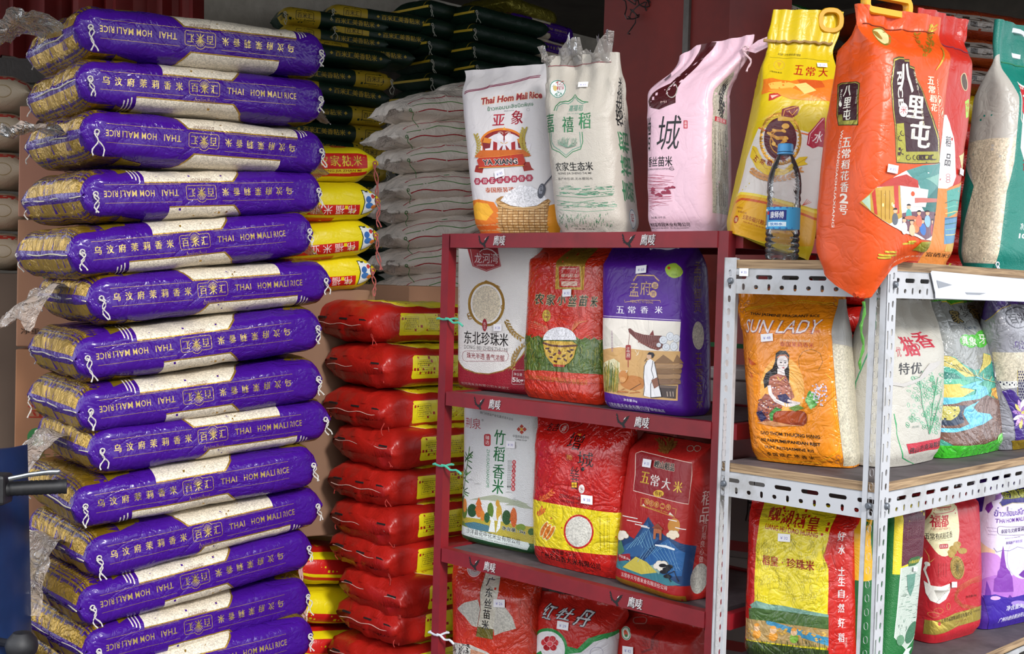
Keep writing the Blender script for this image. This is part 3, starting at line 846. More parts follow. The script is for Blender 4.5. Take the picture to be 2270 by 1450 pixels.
# ================================================================ lying sacks
GOLD = 'b6923a'
def cord(root, P, seed=0, col='c4c0ba', L=.045, r=.0019, n=2, dirn=None, name='tie_cord'):
    mb = MB()
    rng = random.Random(seed); L *= rng.uniform(.6, 1.15)
    for k in range(n):
        d = Vector(dirn) if dirn else Vector((rng.uniform(-.3, .3), -.45, -.9)); d.normalize()
        pts = [P + d * (L * t / 9) + Vector((math.sin(t * .9 + k * 2 + seed) * .006, -.004 * math.sin(t * .7) - .003 * k, 0)) + ZD * (-.0007 * t * t * .3) for t in range(10)]
        mb.tube(pts, [r * (.8 + .35 * (i % 2)) for i in range(10)], 5, col)
    mb.tube([P + Vector((math.cos(a) * .006, -.004, math.sin(a) * .006)) for a in [i * math.pi / 4 for i in range(8)]], r * 1.1, 5, col, closed=True)
    return mb.build(name, 'thread', root)
def crumple(name, C, size, seed, parent, mat='clear_plastic', cols='cfc4b8'):
    """a crumpled open film tongue"""
    rng = np.random.RandomState(seed); n, m = 26, 18
    U, V_ = np.meshgrid(np.linspace(-1, 1, n), np.linspace(0, 1, m), indexing='ij')
    P = np.stack([-V_ * size[0] * (1 - .25 * U ** 2), U * size[1] * (.45 + .75 * V_ - .45 * V_ ** 2), -V_ * V_ * size[2] + .02 * np.sin(V_ * 5)], -1)
    for a, sc in ((.030, 11), (.014, 26), (.006, 55)):
        for ax in range(3): P[..., ax] += a * vnoise(P, sc, seed * 7 + ax) * (.25 + V_) * (size[0] / .13)
    v = P.reshape(-1, 3) + np.array(C); f = [(i * m + j, (i + 1) * m + j, (i + 1) * m + j + 1, i * m + j + 1) for i in range(n - 1) for j in range(m - 1)]
    o = mesh_obj(name, v, f, mat, parent, True); return o
PL, PT, PW = .675, .133, .52
PG0, PGL = .022, .620       # gusset start and length
def gx(f): return PG0 + f * PGL
def purple_mesh(inv, top, bot, seed):
    b = Bag(PT, PL, PW, '3d1180', 'lie', 'glossy_film', seed, wr=.0045, cell=.011, n=5.0, wedge=(.050, .040))
    h = PT / 2
    PUR = '3d1180'
    # gold ends on the broad faces
    for sg in (1, -1):
        y0, y1 = h * .86 * sg, (h + PW) * sg - h * .86 * sg + 0 * sg
        y1 = (h + PW * .98) * sg
        GO = '8f7018'; pur = inv and sg == 1
        b.mrect(0.002, min(y0, y1), .060 if pur else .098, max(y0, y1), GO, 'gold_foil')
        b.mrect(0.002, min(y0, y1), .012, max(y0, y1), 'b08c34', 'gold_foil')
        for xx, wd in ((.016, .004), (.024, .003), (.031, .0015)): b.mrect(xx, min(y0, y1), xx + wd, max(y0, y1), '2c0c58')
        n = 26; xb = .060 if pur else .098; tl_ = .028
        for i in range(n):
            a = y0 + (y1 - y0) * i / n; c = y0 + (y1 - y0) * (i + 1) / n
            b.mpoly([(xb, a), (xb - tl_, (a + c) / 2), (xb, c)], '2f0e66')
            b.mpoly([(.038, a), (.044, (a + c) / 2), (.038, c), (.0365, (a + c) / 2)], 'b8963c', 'gold_foil')
            b.mpoly([(xb, a + .004), (xb + .012, (a + c) / 2), (xb, c - .004)], '806020', 'gold_print')
        # gold corner leaf at both ends
        b.mpoly([(.098, y0 + sg * .0), (.13, y0 + sg * .01), (.16, y0 + sg * .03), (.165, y0 + sg * .07), (.14, y0 + sg * .10), (.098, y0 + sg * .12)], '9c8420', 'gold_foil')
        xr = PL - .004
        b.mpoly([(xr, y0 + sg * .006), (PL - .03, y0 + sg * .004), (PL - .07, y0 + sg * .02), (PL - .10, y0 + sg * .035), (PL - .09, y0 + sg * .06), (PL - .05, y0 + sg * .12), (xr, y0 + sg * .20)], '9c8420', 'gold_foil')
    # long faces: triangles in a darker purple, thin tone on tone
    rnd = random.Random(seed)
    for sg, win in ((1, top), (-1, bot)):
        x0, x1, rs_, st_ = win; x0, x1 = gx(x0), gx(x1); e = h * .5 * sg; far = (h + .30) * sg; r = .045
        mid = (h + .055) * sg
        P = []
        def arc(xc, yc, xd): return [(xc + xd * r * math.sin(t) , yc + (mid - yc) * 0 + sg * r * (1 - math.cos(t)) * 1.1) for t in [i * math.pi / 2 / 6 for i in range(7)]]
        # outline from left near edge, along near edge, up the right
        L = [(x0, far), (x0, mid), (x0 + (.0 if rs_ == 'R' else .012), e + sg * .030)] if rs_ == 'R' else [(x0 - .03, far), (x0 - .03, mid + sg * .02), (x0 - .012, mid), (x0 + .004, e + sg * .028), (x0 + .022, e + sg * .008)]
        Rr = [(x1 + .03, far), (x1 + .03, mid + sg * .02), (x1 + .012, mid), (x1 - .004, e + sg * .028), (x1 - .022, e + sg * .008)] if rs_ == 'R' else [(x1, far), (x1, mid), (x1, e + sg * .03)]
        P = L + [(x0 + (.03 if rs_ == 'L' else 0), e), (x1 - (.03 if rs_ == 'R' else 0), e)] + Rr[::-1]
        G = [((p[0] + (.0035 if p[0] > (x0 + x1) / 2 else -.0035) * (1 if (rs_ == 'R') == (p[0] > (x0 + x1) / 2) else 0)), p[1] - (sg * .0035 if abs(p[1]) < abs(far) - .001 else 0)) for p in P]
        b.mpoly(G, 'a9863a', 'gold_print'); b.mpoly(P, 'd2c8b6', 'rice_window')
        if st_:
            xs = x0 if rs_ == 'R' else x1; sgx = -1 if rs_ == 'R' else 1
            for k in range(3): b.mpoly([(xs + sgx * (.010 + .009 * k), far), (xs + sgx * (.010 + .009 * k), e + sg * .004 * k), (xs + sgx * (.0135 + .009 * k), e + sg * .004 * k), (xs + sgx * (.0135 + .009 * k), far)], 'cfc6c4')
    for k in range(60):
        sg = rnd.choice((1, -1)); x = rnd.uniform(.13, PL - .08); y = sg * (h + rnd.uniform(-.005, .12)); t = rnd.uniform(.005, .009)
        wn_ = top if sg == 1 else bot
        if (gx(wn_[0]) - .06 < x < gx(wn_[1]) + .06): continue
        b.mpoly([(x - t, y), (x + t, y), (x, y + t * 1.5)], '350f78')
    # lettering
    rot = 180 if inv else 0
    def X(f): return gx(f) if not inv else gx(.952 - f)
    GC = 'b89b52'; yy = .004
    chars = '乌汶府茉莉香米'
    for i, c in enumerate(chars): b.text(c, X(.078 + .05 * i), yy, .0190, .0215, 'd0b870', 'gold_print', rot, bold=.035)
    for a, c in ((.055, .395), (.575, .90)):
        for s_ in (1, -1): b.mpoly([(X(a), s_ * .0235 + yy), (X(c), s_ * .0235 + yy), (X(c), s_ * .0225 + yy), (X(a), s_ * .0225 + yy)][::1], 'a88c4c', 'gold_print')
    for wd, a, c in (('THAI', .583, .664), ('HOM', .688, .757), ('MALI', .763, .838), ('RICE', .842, .905)):
        b.text(wd, X((a + c) / 2), yy, (c - a) * PGL * .90, .0165, 'c4ab66', 'gold_print', rot, bold=.012, sp=1.12)
    fl = -1 if inv else 1
    cx = X(.487)
    b.rbox(cx, yy, .082, .037, .006, 'b79a52', 'gold_print', line=.0014)
    b.mpoly([(cx - .014, yy + fl * .017), (cx + .014, yy + fl * .017), (cx + .014, yy + fl * .0195), (cx - .014, yy + fl * .0195)], PUR)
    b.ring(cx, yy + fl * .004, .0165, .0215, .0014, 'b79a52', 'gold_print', a0=35 if not inv else 215, a1=145 if not inv else 325)
    for t in range(-4, 5): b.stroke([(cx, yy - fl * .001), (cx + math.sin(t * .3) * .014, yy + fl * (.002 + math.cos(t * .3) * .018))], .0011, 'c4ab66', 'gold_print')
    b.text('百', cx - fl * .026, yy, .019, .022, 'c4ab66', 'gold_print', rot, bold=.02); b.text('米', cx, yy - fl * .002, .021, .023, 'c4ab66', 'gold_print', rot, bold=.02); b.text('汇', cx + fl * .026, yy, .019, .022, 'c4ab66', 'gold_print', rot, bold=.02)
    b.text('baimihui', cx, yy - fl * .031, .058, .013, 'a08070', 'gold_print', rot, shear=.35)
    return b
def lie_extra(root, T, W, L, seed, ccol='c4c0ba', stitch='cfc8b0', right=True, loose=True):
    mb = MB()   # the sewn seam along the near end
    mb.tube([(-.001 + .0015 * math.sin(i * 1.3 + seed), .02 + (W - .04) * i / 16, T / 2 + .002 * math.sin(i * .8 + seed)) for i in range(17)], .0018, 5, stitch); mb.build('seam_stitch', 'thread', root)
    cord(root, Vector((.030, -.002, T / 2 + .004)), seed, ccol)
    if right: cord(root, Vector((L - .02, .004, T / 2 + .004)), seed + 3, ccol, L=.035)
    if loose: cord(root, Vector((.0, W - .03, T / 2)), seed + 8, ccol, L=.04, n=1)
PV = {'N1': purple_mesh(False, (.31, .655, 'R', 0), (.20, .66, 'R', 1), 3), 'N2': purple_mesh(False, (.36, .80, 'L', 0), (.42, .88, 'L', 1), 11),
      'I1': purple_mesh(True, (.35, .90, 'L', 1), (.38, .82, 'L', 0), 23), 'I2': purple_mesh(True, (.22, .655, 'R', 1), (.32, .655, 'R', 0), 31)}
def dirv(yaw, pitch): return Vector((math.cos(yaw) * math.cos(pitch), math.sin(yaw) * math.cos(pitch), math.sin(pitch)))
def lie_matrix(A, yaw, pitch, T, roll=0.0):
    """world matrix of a lying sack whose front-face mid line starts at A"""
    M = Matrix.Rotation(yaw, 4, 'Z') @ Matrix.Rotation(-pitch, 4, 'Y') @ Matrix.Rotation(roll, 4, 'X')
    return M
def place_line(a_px, b_px, P0, dir0, dist, yaw_lim=(.4, .9)):
    """A on the stack's front plane at a_px; yaw and pitch so that A + dist*dir is seen at b_px"""
    n = dir0.cross(ZD); A = on_plane(a_px[0], a_px[1], P0, n); y = math.atan2(dir0.y, dir0.x); p = 0.0
    for _ in range(30):
        def r(y, p): q = proj(A + dirv(y, p) * dist); return Vector((q[0] - b_px[0], q[1] - b_px[1]))
        r0 = r(y, p); e = 1e-4; jy = (r(y + e, p) - r0) / e; jp = (r(y, p + e) - r0) / e
        det = jy.x * jp.y - jp.x * jy.y
        if abs(det) < 1e-6: break
        y -= max(-.1, min(.1, (r0.x * jp.y - jp.x * r0.y) / det)); p -= max(-.1, min(.1, (jy.x * r0.y - r0.x * jy.y) / det)); y = max(yaw_lim[0], min(yaw_lim[1], y))
    return A, y, p
PS_BASE = at(190, 600, 3.15); PS_DIR = dirv(math.radians(37), 0)
# (variant, left and right ends of the lettering line in the photograph, film tongue)
PURPLE = [('I1', (228, 64), (659, 110), (.14, .13, -.02, 1), 'topmost purple sack of the tall left stack, inverted lettering, crumpled clear handle'),
 ('N1', (227, 177), (658, 214), None, 'second purple rice sack from the top, upright lettering'),
 ('I1', (241, 295), (661, 330), (.13, .10, -.03, 1), 'third purple sack from the top, inverted lettering, torn clear film'),
 ('I2', (238, 430), (655, 423), None, 'fourth purple sack from the top, inverted lettering, neat gold end'),
 ('N1', (209, 556), (634, 517), None, 'fifth purple sack from the top, upright lettering, jutting furthest left'),
 ('N2', (251, 659), (671, 626), (.16, .09, .05, 2), 'sixth purple sack from the top, upright lettering, clear film hanging down'),
 ('I2', (221, 790), (651, 734), None, 'seventh purple sack from the top, inverted lettering'),
 ('I2', (228, 907), (653, 847), None, 'eighth purple sack from the top, inverted lettering'),
 ('N2', (253, 995), (670, 937), (.15, .10, .04, 2), 'ninth purple sack from the top, upright lettering, whitish film draped'),
 ('N1', (216, 1117), (642, 1041), None, 'tenth purple sack from the top, beside the black handlebar grip'),
 ('N2', (245, 1230), (654, 1134), (.14, .12, .09, 3), 'eleventh purple sack from the top, big crumpled film over its end'),
 ('I2', (230, 1339), (635, 1229), None, 'twelfth purple sack from the top, inverted lettering, gold rimmed end'),
 ('I2', (243, 1436), (635, 1335), None, 'thirteenth purple sack from the top, wide cream window on its upper face'),
 ('N1', (225, 1530), (637, 1423), None, 'lowest purple rice sack in view of the left stack')]
pbody = {}
GRP = 'purple rice sacks stacked at the left'
last = None
for i, (var, a, b_, tongue, lab) in enumerate(PURPLE):
    d0 = gx(.063); d1 = gx(.905)
    A, y, p = place_line(a, b_, PS_BASE, PS_DIR, d1 - d0, (.5, .82))
    root = empty('rice_sack', label=lab, cat='rice sack', group=GRP)
    M = lie_matrix(A, y, p, PT); M.translation = A - (M.to_3x3() @ Vector((d0, 0, PT / 2 + .004)))
    root.matrix_world = M
    if var not in pbody: pbody[var] = PV[var].build('body', root)
    else: c = pbody[var].copy(); COL.objects.link(c); c.parent = root
    lie_extra(root, PT, PW, PL, i)
    if tongue:
        crumple('film_handle', (.015, PW * .48, PT / 2 + .012), (tongue[0] * 1.15, tongue[1] * 1.55, tongue[2]), 40 + i, root)
    if i in (1, 2, 3, 4): crumple('film_handle', (PL - .03, PW * .2, PT / 2 - .01), (-.07, .05, .03), 60 + i, root)
    last = (A, y)
# the sacks below the frame that carry the stack
A, y = last; zb = (A - ZD * PT / 2).z; k = 0
while zb > .10:
    zb -= PT * .97; root = empty('rice_sack', label='purple rice sack at the hidden foot of the left stack', cat='rice sack', group=GRP)
    M = lie_matrix(A, .66, 0, PT); P = A - (M.to_3x3() @ Vector((gx(.063), 0, 0))); M.translation = Vector((P.x, P.y, max(0.0, zb))); root.matrix_world = M
    c = pbody['N1'].copy(); COL.objects.link(c); c.parent = root
# ================================================================ other stacks of lying sacks
ORD = ['topmost', 'second', 'third', 'fourth', 'fifth', 'sixth', 'seventh', 'eighth', 'ninth', 'tenth', 'eleventh', 'twelfth', 'thirteenth', 'fourteenth']
def setm(root, P, yaw, pitch=0.0, roll=0.0, ref=(0, 0, 0), sc=1.0):
    M = Matrix.Rotation(yaw, 4, 'Z') @ Matrix.Rotation(-pitch, 4, 'Y') @ Matrix.Rotation(roll, 4, 'X') @ Matrix.Scale(sc, 4)
    M.translation = Vector(P) - M.to_3x3() @ Vector(ref); root.matrix_world = M; return root
def link_copy(src, parent):
    c = src.copy(); COL.objects.link(c); c.parent = parent
    for g in src.children: d = g.copy(); COL.objects.link(d); d.parent = c
    return c
_cache = {}
def use(key, bag, root):
    if key not in _cache: _cache[key] = bag().build('body', root); return _cache[key]
    return link_copy(_cache[key], root)

# ---- red bags behind the red shelf
RT, RLn, RW_ = .130, .46, .32
def red_bag(seed):
    b = Bag(RT, RLn, RW_, 'a01a12', 'lie', 'satin_film', seed, wr=.007, cell=.012, n=4.2, wedge=(.075, .06), tmin=.34); h = RT / 2; Y = 'd8c81a'
    # side panel
    b.mpoly([(.105, -.030), (.110, -.036), (.44, -.036), (.44, .036), (.112, .036), (.105, .030)], Y)
    for x0, n in ((.125, 6), (.225, 7), (.315, 7)):
        if x0 < .2:
            for (xa, ya, xb, yb) in ((x0, -.022, x0 + .062, -.0215), (x0, .024, x0 + .062, .0245), (x0, -.022, x0 + .0006, .024), (x0 + .062, -.022, x0 + .0626, .0245)): b.mrect(xa, ya, xb, yb, '3a3420')
        for i in range(n):
            yy = .018 - i * .0065
            st = ['项目每克营养成分表', '能量千焦蛋白质', '脂肪碳水化合物钠', '产品名称配料大米', '执行标准等级一级', '保质期六个月以上', '储存阴凉干燥通风'][i]
            b.text(st[:5 + (seed + i) % 3], x0 + .031, yy, .045 + .008 * ((i * 7 + seed) % 3), .0042, '3a3420', rot=0, res=1)
    for sg in (1, -1):
        y0, y1 = sg * (h + .004), sg * (h + RW_ * .9)
        b.mpoly([(.15, y0), (.45, y0), (.45, y1), (.13, y1), (.085, sg * (h + .10)), (.105, sg * (h + .05))], 'dccc20')
        b.mpoly([(.15, y0), (.105, sg * (h + .05)), (.085, sg * (h + .10)), (.082, sg * (h + .10)), (.100, sg * (h + .05)), (.146, y0)], 'e8d8b0')
        rn = random.Random(seed)
        for k in range(16):   # scroll pattern
            cx, cy = .17 + .27 * rn.random(), sg * (h + .012 + .12 * rn.random()); r = rn.uniform(.006, .016)
            pts = [(cx + r * (1 - t / 16) * math.cos(t * .62 * rn.choice([1])), cy + r * (1 - t / 16) * math.sin(t * .62)) for t in range(15)]
            b.stroke(pts, .0009, '4c4210')
        for i in range(3): b.text('特级优质农家香粘米净重', .075 - .0 + .0, sg * (h + .06 + .02 * i), .05, .008, '4a1008', res=1) if i == 0 else None
    return b
REDS = [((693, 707), (816, 718), 0), ((685, 793), (842, 814), 1), ((699, 891), (844, 915), 0), ((695, 946 + 18), (860, 977 + 20), 1), ((699, 1040 + 20), (854, 1065 + 20), 0),
        ((702, 1113 + 20), (856, 1149 + 20), 1), ((708, 1161 + 32), (854, 1214 + 32), 0), ((718, 1242 + 26), (879, 1303 + 26), 1), ((718, 1345), (871, 1390), 0), ((708, 1407 + 20), (850, 1463 + 20), 1)]
RB = at(850, 720, 3.62); k = 0
words = ['topmost', 'second', 'third', 'fourth', 'fifth', 'sixth', 'seventh', 'eighth', 'ninth', 'tenth']
lastz = None
zprev = None
for i, (l, r, vv) in enumerate(REDS):
    A = on_plane(r[0], r[1], RB, RD)
    Bp = on_plane(l[0], l[1], RB, RD)
    d = (Bp - A); ln = d.length; roll = math.asin(max(-.25, min(.25, d.z / ln)))
    if zprev is not None and zprev - A.z < .085: A.z = zprev - .085
    zprev = A.z
    root = empty('rice_bag', label=f'{words[i]} bag of the red and yellow stack left of the red shelf', cat='rice bag', group='red rice bags stacked behind the red shelf')
    setm(root, A, A_SIDE + random.uniform(-.03, .03), 0.0, roll * .5, (.016, .045, RT / 2), .9 if 0 else .93)
    use(f'red{vv}', lambda: red_bag(5 + 8 * vv), root)
    mb = MB(); z_ = RT / 2 + (.004 if i in (3, 6, 7, 9) else -.008)
    mb.tube([(-.002, .03 + (RW_ - .06) * t / 14, z_ + .003 * math.sin(t * 1.1 + i) + .002) for t in range(15)], .0013, 5, 'cfa79c'); mb.build('seam_stitch', 'thread', root)
    for q, yy in enumerate((.06, .15, .25)):
        mb = MB(); yy += .01 * ((i * 3 + q) % 3 - 1); mb.box((-.004, yy - .022, RT / 2 + .010), (.004, yy + .016, RT / 2 + .015), '160b0a'); mb.build('sealing_clip', 'thread', root)
    cord(root, Vector((.012, .035, RT / 2)), i, '9c2a22', L=.05, r=.0016); cord(root, Vector((.010, RW_ - .03, RT / 2)), i + 5, '9c2a22', L=.03, r=.0016, n=1)
    lastz = A.z
zb = lastz - RT * .93 * .5; k = 0
while zb > .10:
    zb -= RT * .9; root = empty('rice_bag', label='red rice bag at the hidden foot of the middle stack', cat='rice bag', group='red rice bags stacked behind the red shelf')
    setm(root, Vector((RB.x, RB.y, max(zb, 0))), A_SIDE, 0, 0, (.016, .045, 0), .93); use('red0', None, root)

# ---- yellow bags lying behind, their right ends in view
def yellow_bag(inv, seed):
    T, L, W = .118, .55, .32
    b = Bag(T, L, W, 'e3cf12', 'lie', 'satin_film', seed, wr=.004, cell=.013, n=3.2, wedge=(.07, .07)); h = T / 2
    if not inv:
        b.mrect(.0, -.016, L - .035, .030, 'c5201c'); b.mrect(.0, -.040, L - .035, -.027, 'c5201c')
        b.mrect(.16, -.030, .46, -.016, 'd9c330'); b.mrect(L - .15, -.0235, L - .035, -.0215, 'd9c330')
        for i, c in enumerate('农家粘米'): b.text(c, .375 + .036 * i, .008, .028, .030, 'e8d040', bold=.015)
        b.text('NONG JIA ZHAN MI', .43, -.0225, .13, .009, '8a2015', bold=.01)
        b.mrect(.0, h + .008, L - .05, h + .16, 'c8231c'); b.mpoly([(L - .16, h + .004), (L - .13, h + .004), (L - .17, h + .16), (L - .20, h + .16)], 'e0cc30')
        b.ell(L - .29, h + .03, .075, .026, '2f7fb8')
    else:
        b.mrect(.0, -.044, L - .068, -.012, 'c5201c')
        for i, c in enumerate('伟福米业'): b.text(c, L - .092 - .038 * i, -.027, .027, .026, 'ece2dc', rot=180, bold=.01)
        b.mrect(.0, -h - .14, L - .14, -h + .0, 'c5201c'); b.ell(.22, -h - .03, .09, .035, '2f7fb8')
        # pasted label with a small coloured emblem
        D_ = .022
        for g_, c_ in ((0, '1c2a20'), (.003, 'd9dde0')): b.mpoly([(L - .084 + g_ + D_, -.046 + g_), (L - .034 - g_ + D_, -.040 + g_), (L - .040 - g_ + D_, .0), (L - .034 - g_ + D_, .038 - g_), (L - .084 + g_ + D_, .034 - g_), (L - .076 + g_ + D_, -.003)], c_)
        for (x_, y_, rx_, ry_, c_) in ((.060, -.016, .012, .010, '3b6fb0'), (.047, -.024, .008, .008, 'c8742c'), (.062, .004, .009, .011, '2f62a8'), (.048, .016, .006, .008, 'b8352c')): b.ell(L - x_ + D_, y_, rx_, ry_, c_)
    return b
def yellow_place(px, py, Y, yaw, pitch, inv, label, seed, sc=1.0, end='R'):
    root = empty('rice_bag', label=label, cat='rice bag', group='yellow rice bags behind the purple stack')
    setm(root, at(px, py, Y), yaw, pitch, 0, (.53, 0, .059), sc)
    use(f'yel{int(inv)}', lambda: yellow_bag(inv, seed), root)
    cord(root, Vector((.54, .01, .059)), seed, 'b0605c', L=.085, r=.0022, n=2, dirn=(.02, -.1, -1)); return root
yellow_place(826, 362, 3.80, .50, .075, False, 'yellow and red rice bag with four yellow characters, uppermost beside the fourth purple sack', 2)
yellow_place(832, 445, 3.78, .50, .055, True, 'yellow rice bag with inverted white lettering and a torn corner, second of the yellow pile', 4)
yellow_place(828, 522, 3.80, .50, .13, True, 'yellow rice bag with inverted white lettering tilting up, third of the yellow pile', 6)
yellow_place(822, 600, 3.84, .50, .08, True, 'yellow rice bag mostly hidden behind the cardboard carton', 8)
for i, (x, y, p) in enumerate(((668, 1262, .1), (676, 1352, .12), (668, 1440, .1))):
    root = empty('rice_bag', label=['yellow rice bag end with hanging red cord beside the twelfth purple sack', 'yellow and red rice bag end below the corded one, beside the thirteenth purple sack', 'lowest yellow and red rice bag between the purple and red stacks'][i], cat='rice bag', group='yellow rice bags between the stacks')
    setm(root, at(x, y, 3.78), .55, -p, 0, (.02, 0, .059)); use('yel%d' % (i % 2), lambda: yellow_bag(bool(i % 2), 4), root)
    cord(root, Vector((.01, -.01, .07)), i, 'c9a3a0', L=.14, r=.003, n=3, dirn=(.12, -.1, -1))
def carton(label, corner, yaw, sx_, sy_, z0, z1, col, marks=(), group=None, name='carton', mat='card'):
    """closed carton: corner = nearest lower corner seen from the street; x to the right, y to the back"""
    root = empty(name, Vector((corner.x, corner.y, z0)), yaw, label, 'box', group); H = z1 - z0
    mb = MB(); mb.box((0, 0, 0), (sx_, sy_, H), col, bev=.004); mb.build('body', mat, root)
    mb = MB(); mb.box((-.0006, sy_ / 2 - .0015, H), (sx_ + .0006, sy_ / 2 + .0015, H + .0012), '4d3a2b'); mb.build('flap_joint', mat, root)
    mb = MB(); mb.box((.001, sy_ / 2 - .024, H + .0004), (sx_ - .001, sy_ / 2 + .024, H + .0016), 'a9865c'); mb.build('packing_tape', 'plastic', root)
    polys = []
    for mk in marks:
        if mk[0] == 't': polys += text_polys(mk[1], mk[2], mk[3], mk[4], mk[5], mk[6], bold=.015)
        elif mk[0] == 'r': polys.append(([(mk[1], mk[2]), (mk[3], mk[2]), (mk[3], mk[4]), (mk[1], mk[4])], mk[5]))
        elif mk[0] == 'e': polys.append(([(mk[1] + mk[3] * math.cos(t * .42), mk[2] + mk[4] * math.sin(t * .42)) for t in range(15)], mk[5]))
    if polys: flat_sheet('printed_marks', polys, Vector((0, -.0006, 0)), Vector((1, 0, 0)), ZD, root, mats=mat)
    return root
yq = at(690, 640, 3.72)
carton('brown carton under the yellow bags, between the purple and red stacks', Vector((yq.x - .12, yq.y + .02, 0)), .50, .33, .34, at(690, 1203, 3.72).z, yq.z, '86644e')
cp = at(908, 634, 4.30)
carton('brown cardboard carton behind the top of the red bag stack', cp - RD * .0 + LD * .62, A_RED, .62, .40, 0, cp.z, 'bf8f70')

# ---- pale translucent sacks behind the left post of the red shelf
def pale_sack(seed):
    T, L, W = .140, .46, .36
    b = Bag(T, L, W, 'ece2d8', 'lie', 'glossy_film', seed, wr=.010, cell=.013, n=2.3, wedge=(.22, .2), tmin=.04); rn = random.Random(seed)
    def wob(y, col, wd, ph): b.stroke([(.03 + .41 * t / 22, y + .005 * math.sin(t * .7 + ph) + .010 * math.sin(t * .3)) for t in range(23)], wd, col)
    wob(-.020, 'b0202c', .0048, seed); wob(.014, '4f8a40', .0036, seed + 2); wob(.046, 'b83040', .0042, seed + 1)
    for k in range(9): b.ell(.12 + .4 * rn.random(), rn.uniform(.07, .16), rn.uniform(.006, .02), .004, '3f8a50', n=8)
    
    return b
tips = [(898, 243), (890, 302), (894, 354), (893, 420), (889, 470), (887, 528), (889, 588), (897, 650)]
for i, (x, y) in enumerate(tips):
    root = empty('rice_sack', label=f'{ORD[i]} pale translucent sack with red and green lines, in the nearer pale pile', cat='rice sack', group='pale translucent rice sacks behind the red shelf')
    setm(root, at(x, y, 4.55), .55 + .05 * math.sin(i * 2.1), .16 + .03 * math.sin(i * 1.7), 0, (.0, 0, .07), .92); use(f'pale{i % 2}', lambda: pale_sack(5 + i), root)
    cord(root, Vector((.02, -.002, .066)), i, '3f7a3c', L=.055, r=.0014, n=1)
    rag = crumple('film_end', (.02, .12, .0625), (.06, .10, .0), 90 + i, root)
for i in range(9):
    root = empty('rice_sack', label=f'{ORD[i]} pale sack of the further pile, half hidden by the elephant bag', cat='rice sack', group='pale rice sacks of the further pile')
    setm(root, at(1006, 205 + i * 62, 4.80), .45, .02 + .05 * (i % 2), 0, (.0, 0, .0625), .9); use(f'pale{i % 2}', lambda: pale_sack(5 + i), root)
# ---- dark green and yellow sacks at the back
GT = .086
def green_bag(kind, seed):
    L, W = .50, .27; b = Bag(GT, L, W, '0e2a1e', 'lie', 'woven_film', seed, wr=.004, cell=.014, n=3.0, wedge=(.05, .05)); Yc = 'b59a26'; h = GT / 2
    x0, x1 = ((L - .175), L) if kind == 'R' else (0, .175)
    if kind != 'E':
        b.mpoly([(x0, -h - .1), (x1, -h - .1), (x1, h + .13), (x0, h + .13)], Yc)
        cx = x0 + .085 if kind == 'R' else x0 + .10
        b.rbox(cx, .0, .082, .042, .008, '2c2a10', line=.0028); b.text('百米汇', cx, 0, .07, .024, '2c2a10', bold=.02); b.text('BAIMIHUI', cx, -.028, .045, .006, '2c2a10')
        tc_ = (x0 / 2 + .02) if kind == 'R' else (.175 + L) / 2
        b.text('百米汇美香粘米', tc_, 0, .19, .026, 'b59a26', bold=.03)
        for d_ in (-.112, .112): b.mpoly([(tc_ + d_ - .008, 0), (tc_ + d_, .008), (tc_ + d_ + .008, 0), (tc_ + d_, -.008)], 'b59a26')
    b.mrect(.0, h + .01, .35, h + .02, Yc) if kind == 'E' else None
    return b
def green_place(px, py, Y, yaw, pitch, kind, ref, label, grp, sc=1.0, seam=False, roll=0.0):
    root = empty('rice_sack', label=label, cat='rice sack', group=grp)
    setm(root, at(px, py, Y), yaw, pitch, roll, ref, sc); use(f'grn{kind}', lambda: green_bag(kind, 5), root)
    if seam:
        mb = MB(); mb.box((-.004, .006, GT / 2 - .005), (.008, .264, GT / 2 + .006), 'd0b230', bev=.001); mb.build('seam_tape', 'woven_film', root)
    cord(root, Vector((.49 if kind == 'R' else .008, .002, GT / 2)), int(px + py), 'a9aaa0', L=.045, r=.002, n=2)
    return root
GA = 'green and yellow sacks of the left back column'
rowA = [(134, 'L'), (180, 'R'), (218, 'L'), (261, 'R'), (303, 'R'), (343, 'R'), (384, 'R'), (425, 'L'), (466, 'L'), (507, 'L'), (548, 'L'), (589, 'L'), (630, 'L')]
for i, (y, kd) in enumerate(rowA):
    green_place(868 + 5 * math.sin(i * 1.9), y, 5.45, .52, .03 * math.sin(i * 2.2) - .01, kd, (.5, 0, GT / 2), f'{ORD[i]} dark green sack with yellow {"right" if kd == "R" else "left"} end in the left back column', GA, .99)
for i, (x, y) in enumerate(((628, 28), (735, 22), (628, 68), (738, 62), (690, 100))):
    green_place(x, y, 5.5 + (.0 if x < 700 else .1), .42, -.02, 'L', (.0, 0, GT / 2), ['dark green sack with yellow left end at the very top left of the back pile', 'dark green sack with yellow left end, top row beside the striped column', 'dark green sack with yellow left end, second row, far left of back pile', 'dark green sack with yellow left end, second row beside the striped column', 'dark green sack slumping just above the left back column'][i], 'green and yellow sacks on top of the back pile', .95)
for c, (x, yA, n) in enumerate(((948, 14, 14), (1046, 26, 13))):
    for i in range(n):
        green_place(x + 4 * math.sin(i * 2.3 + c), yA + i * 40.5, 5.75 + .02 * c, A_SIDE, 0, 'E', (0, .012, GT / 2), f'{ORD[i]} dark green sack end with yellow seam in the {"left" if c == 0 else "right"} striped column', 'dark green sack ends in the striped columns', 1.0, True, roll=(.03 * math.sin(i * 1.7)))
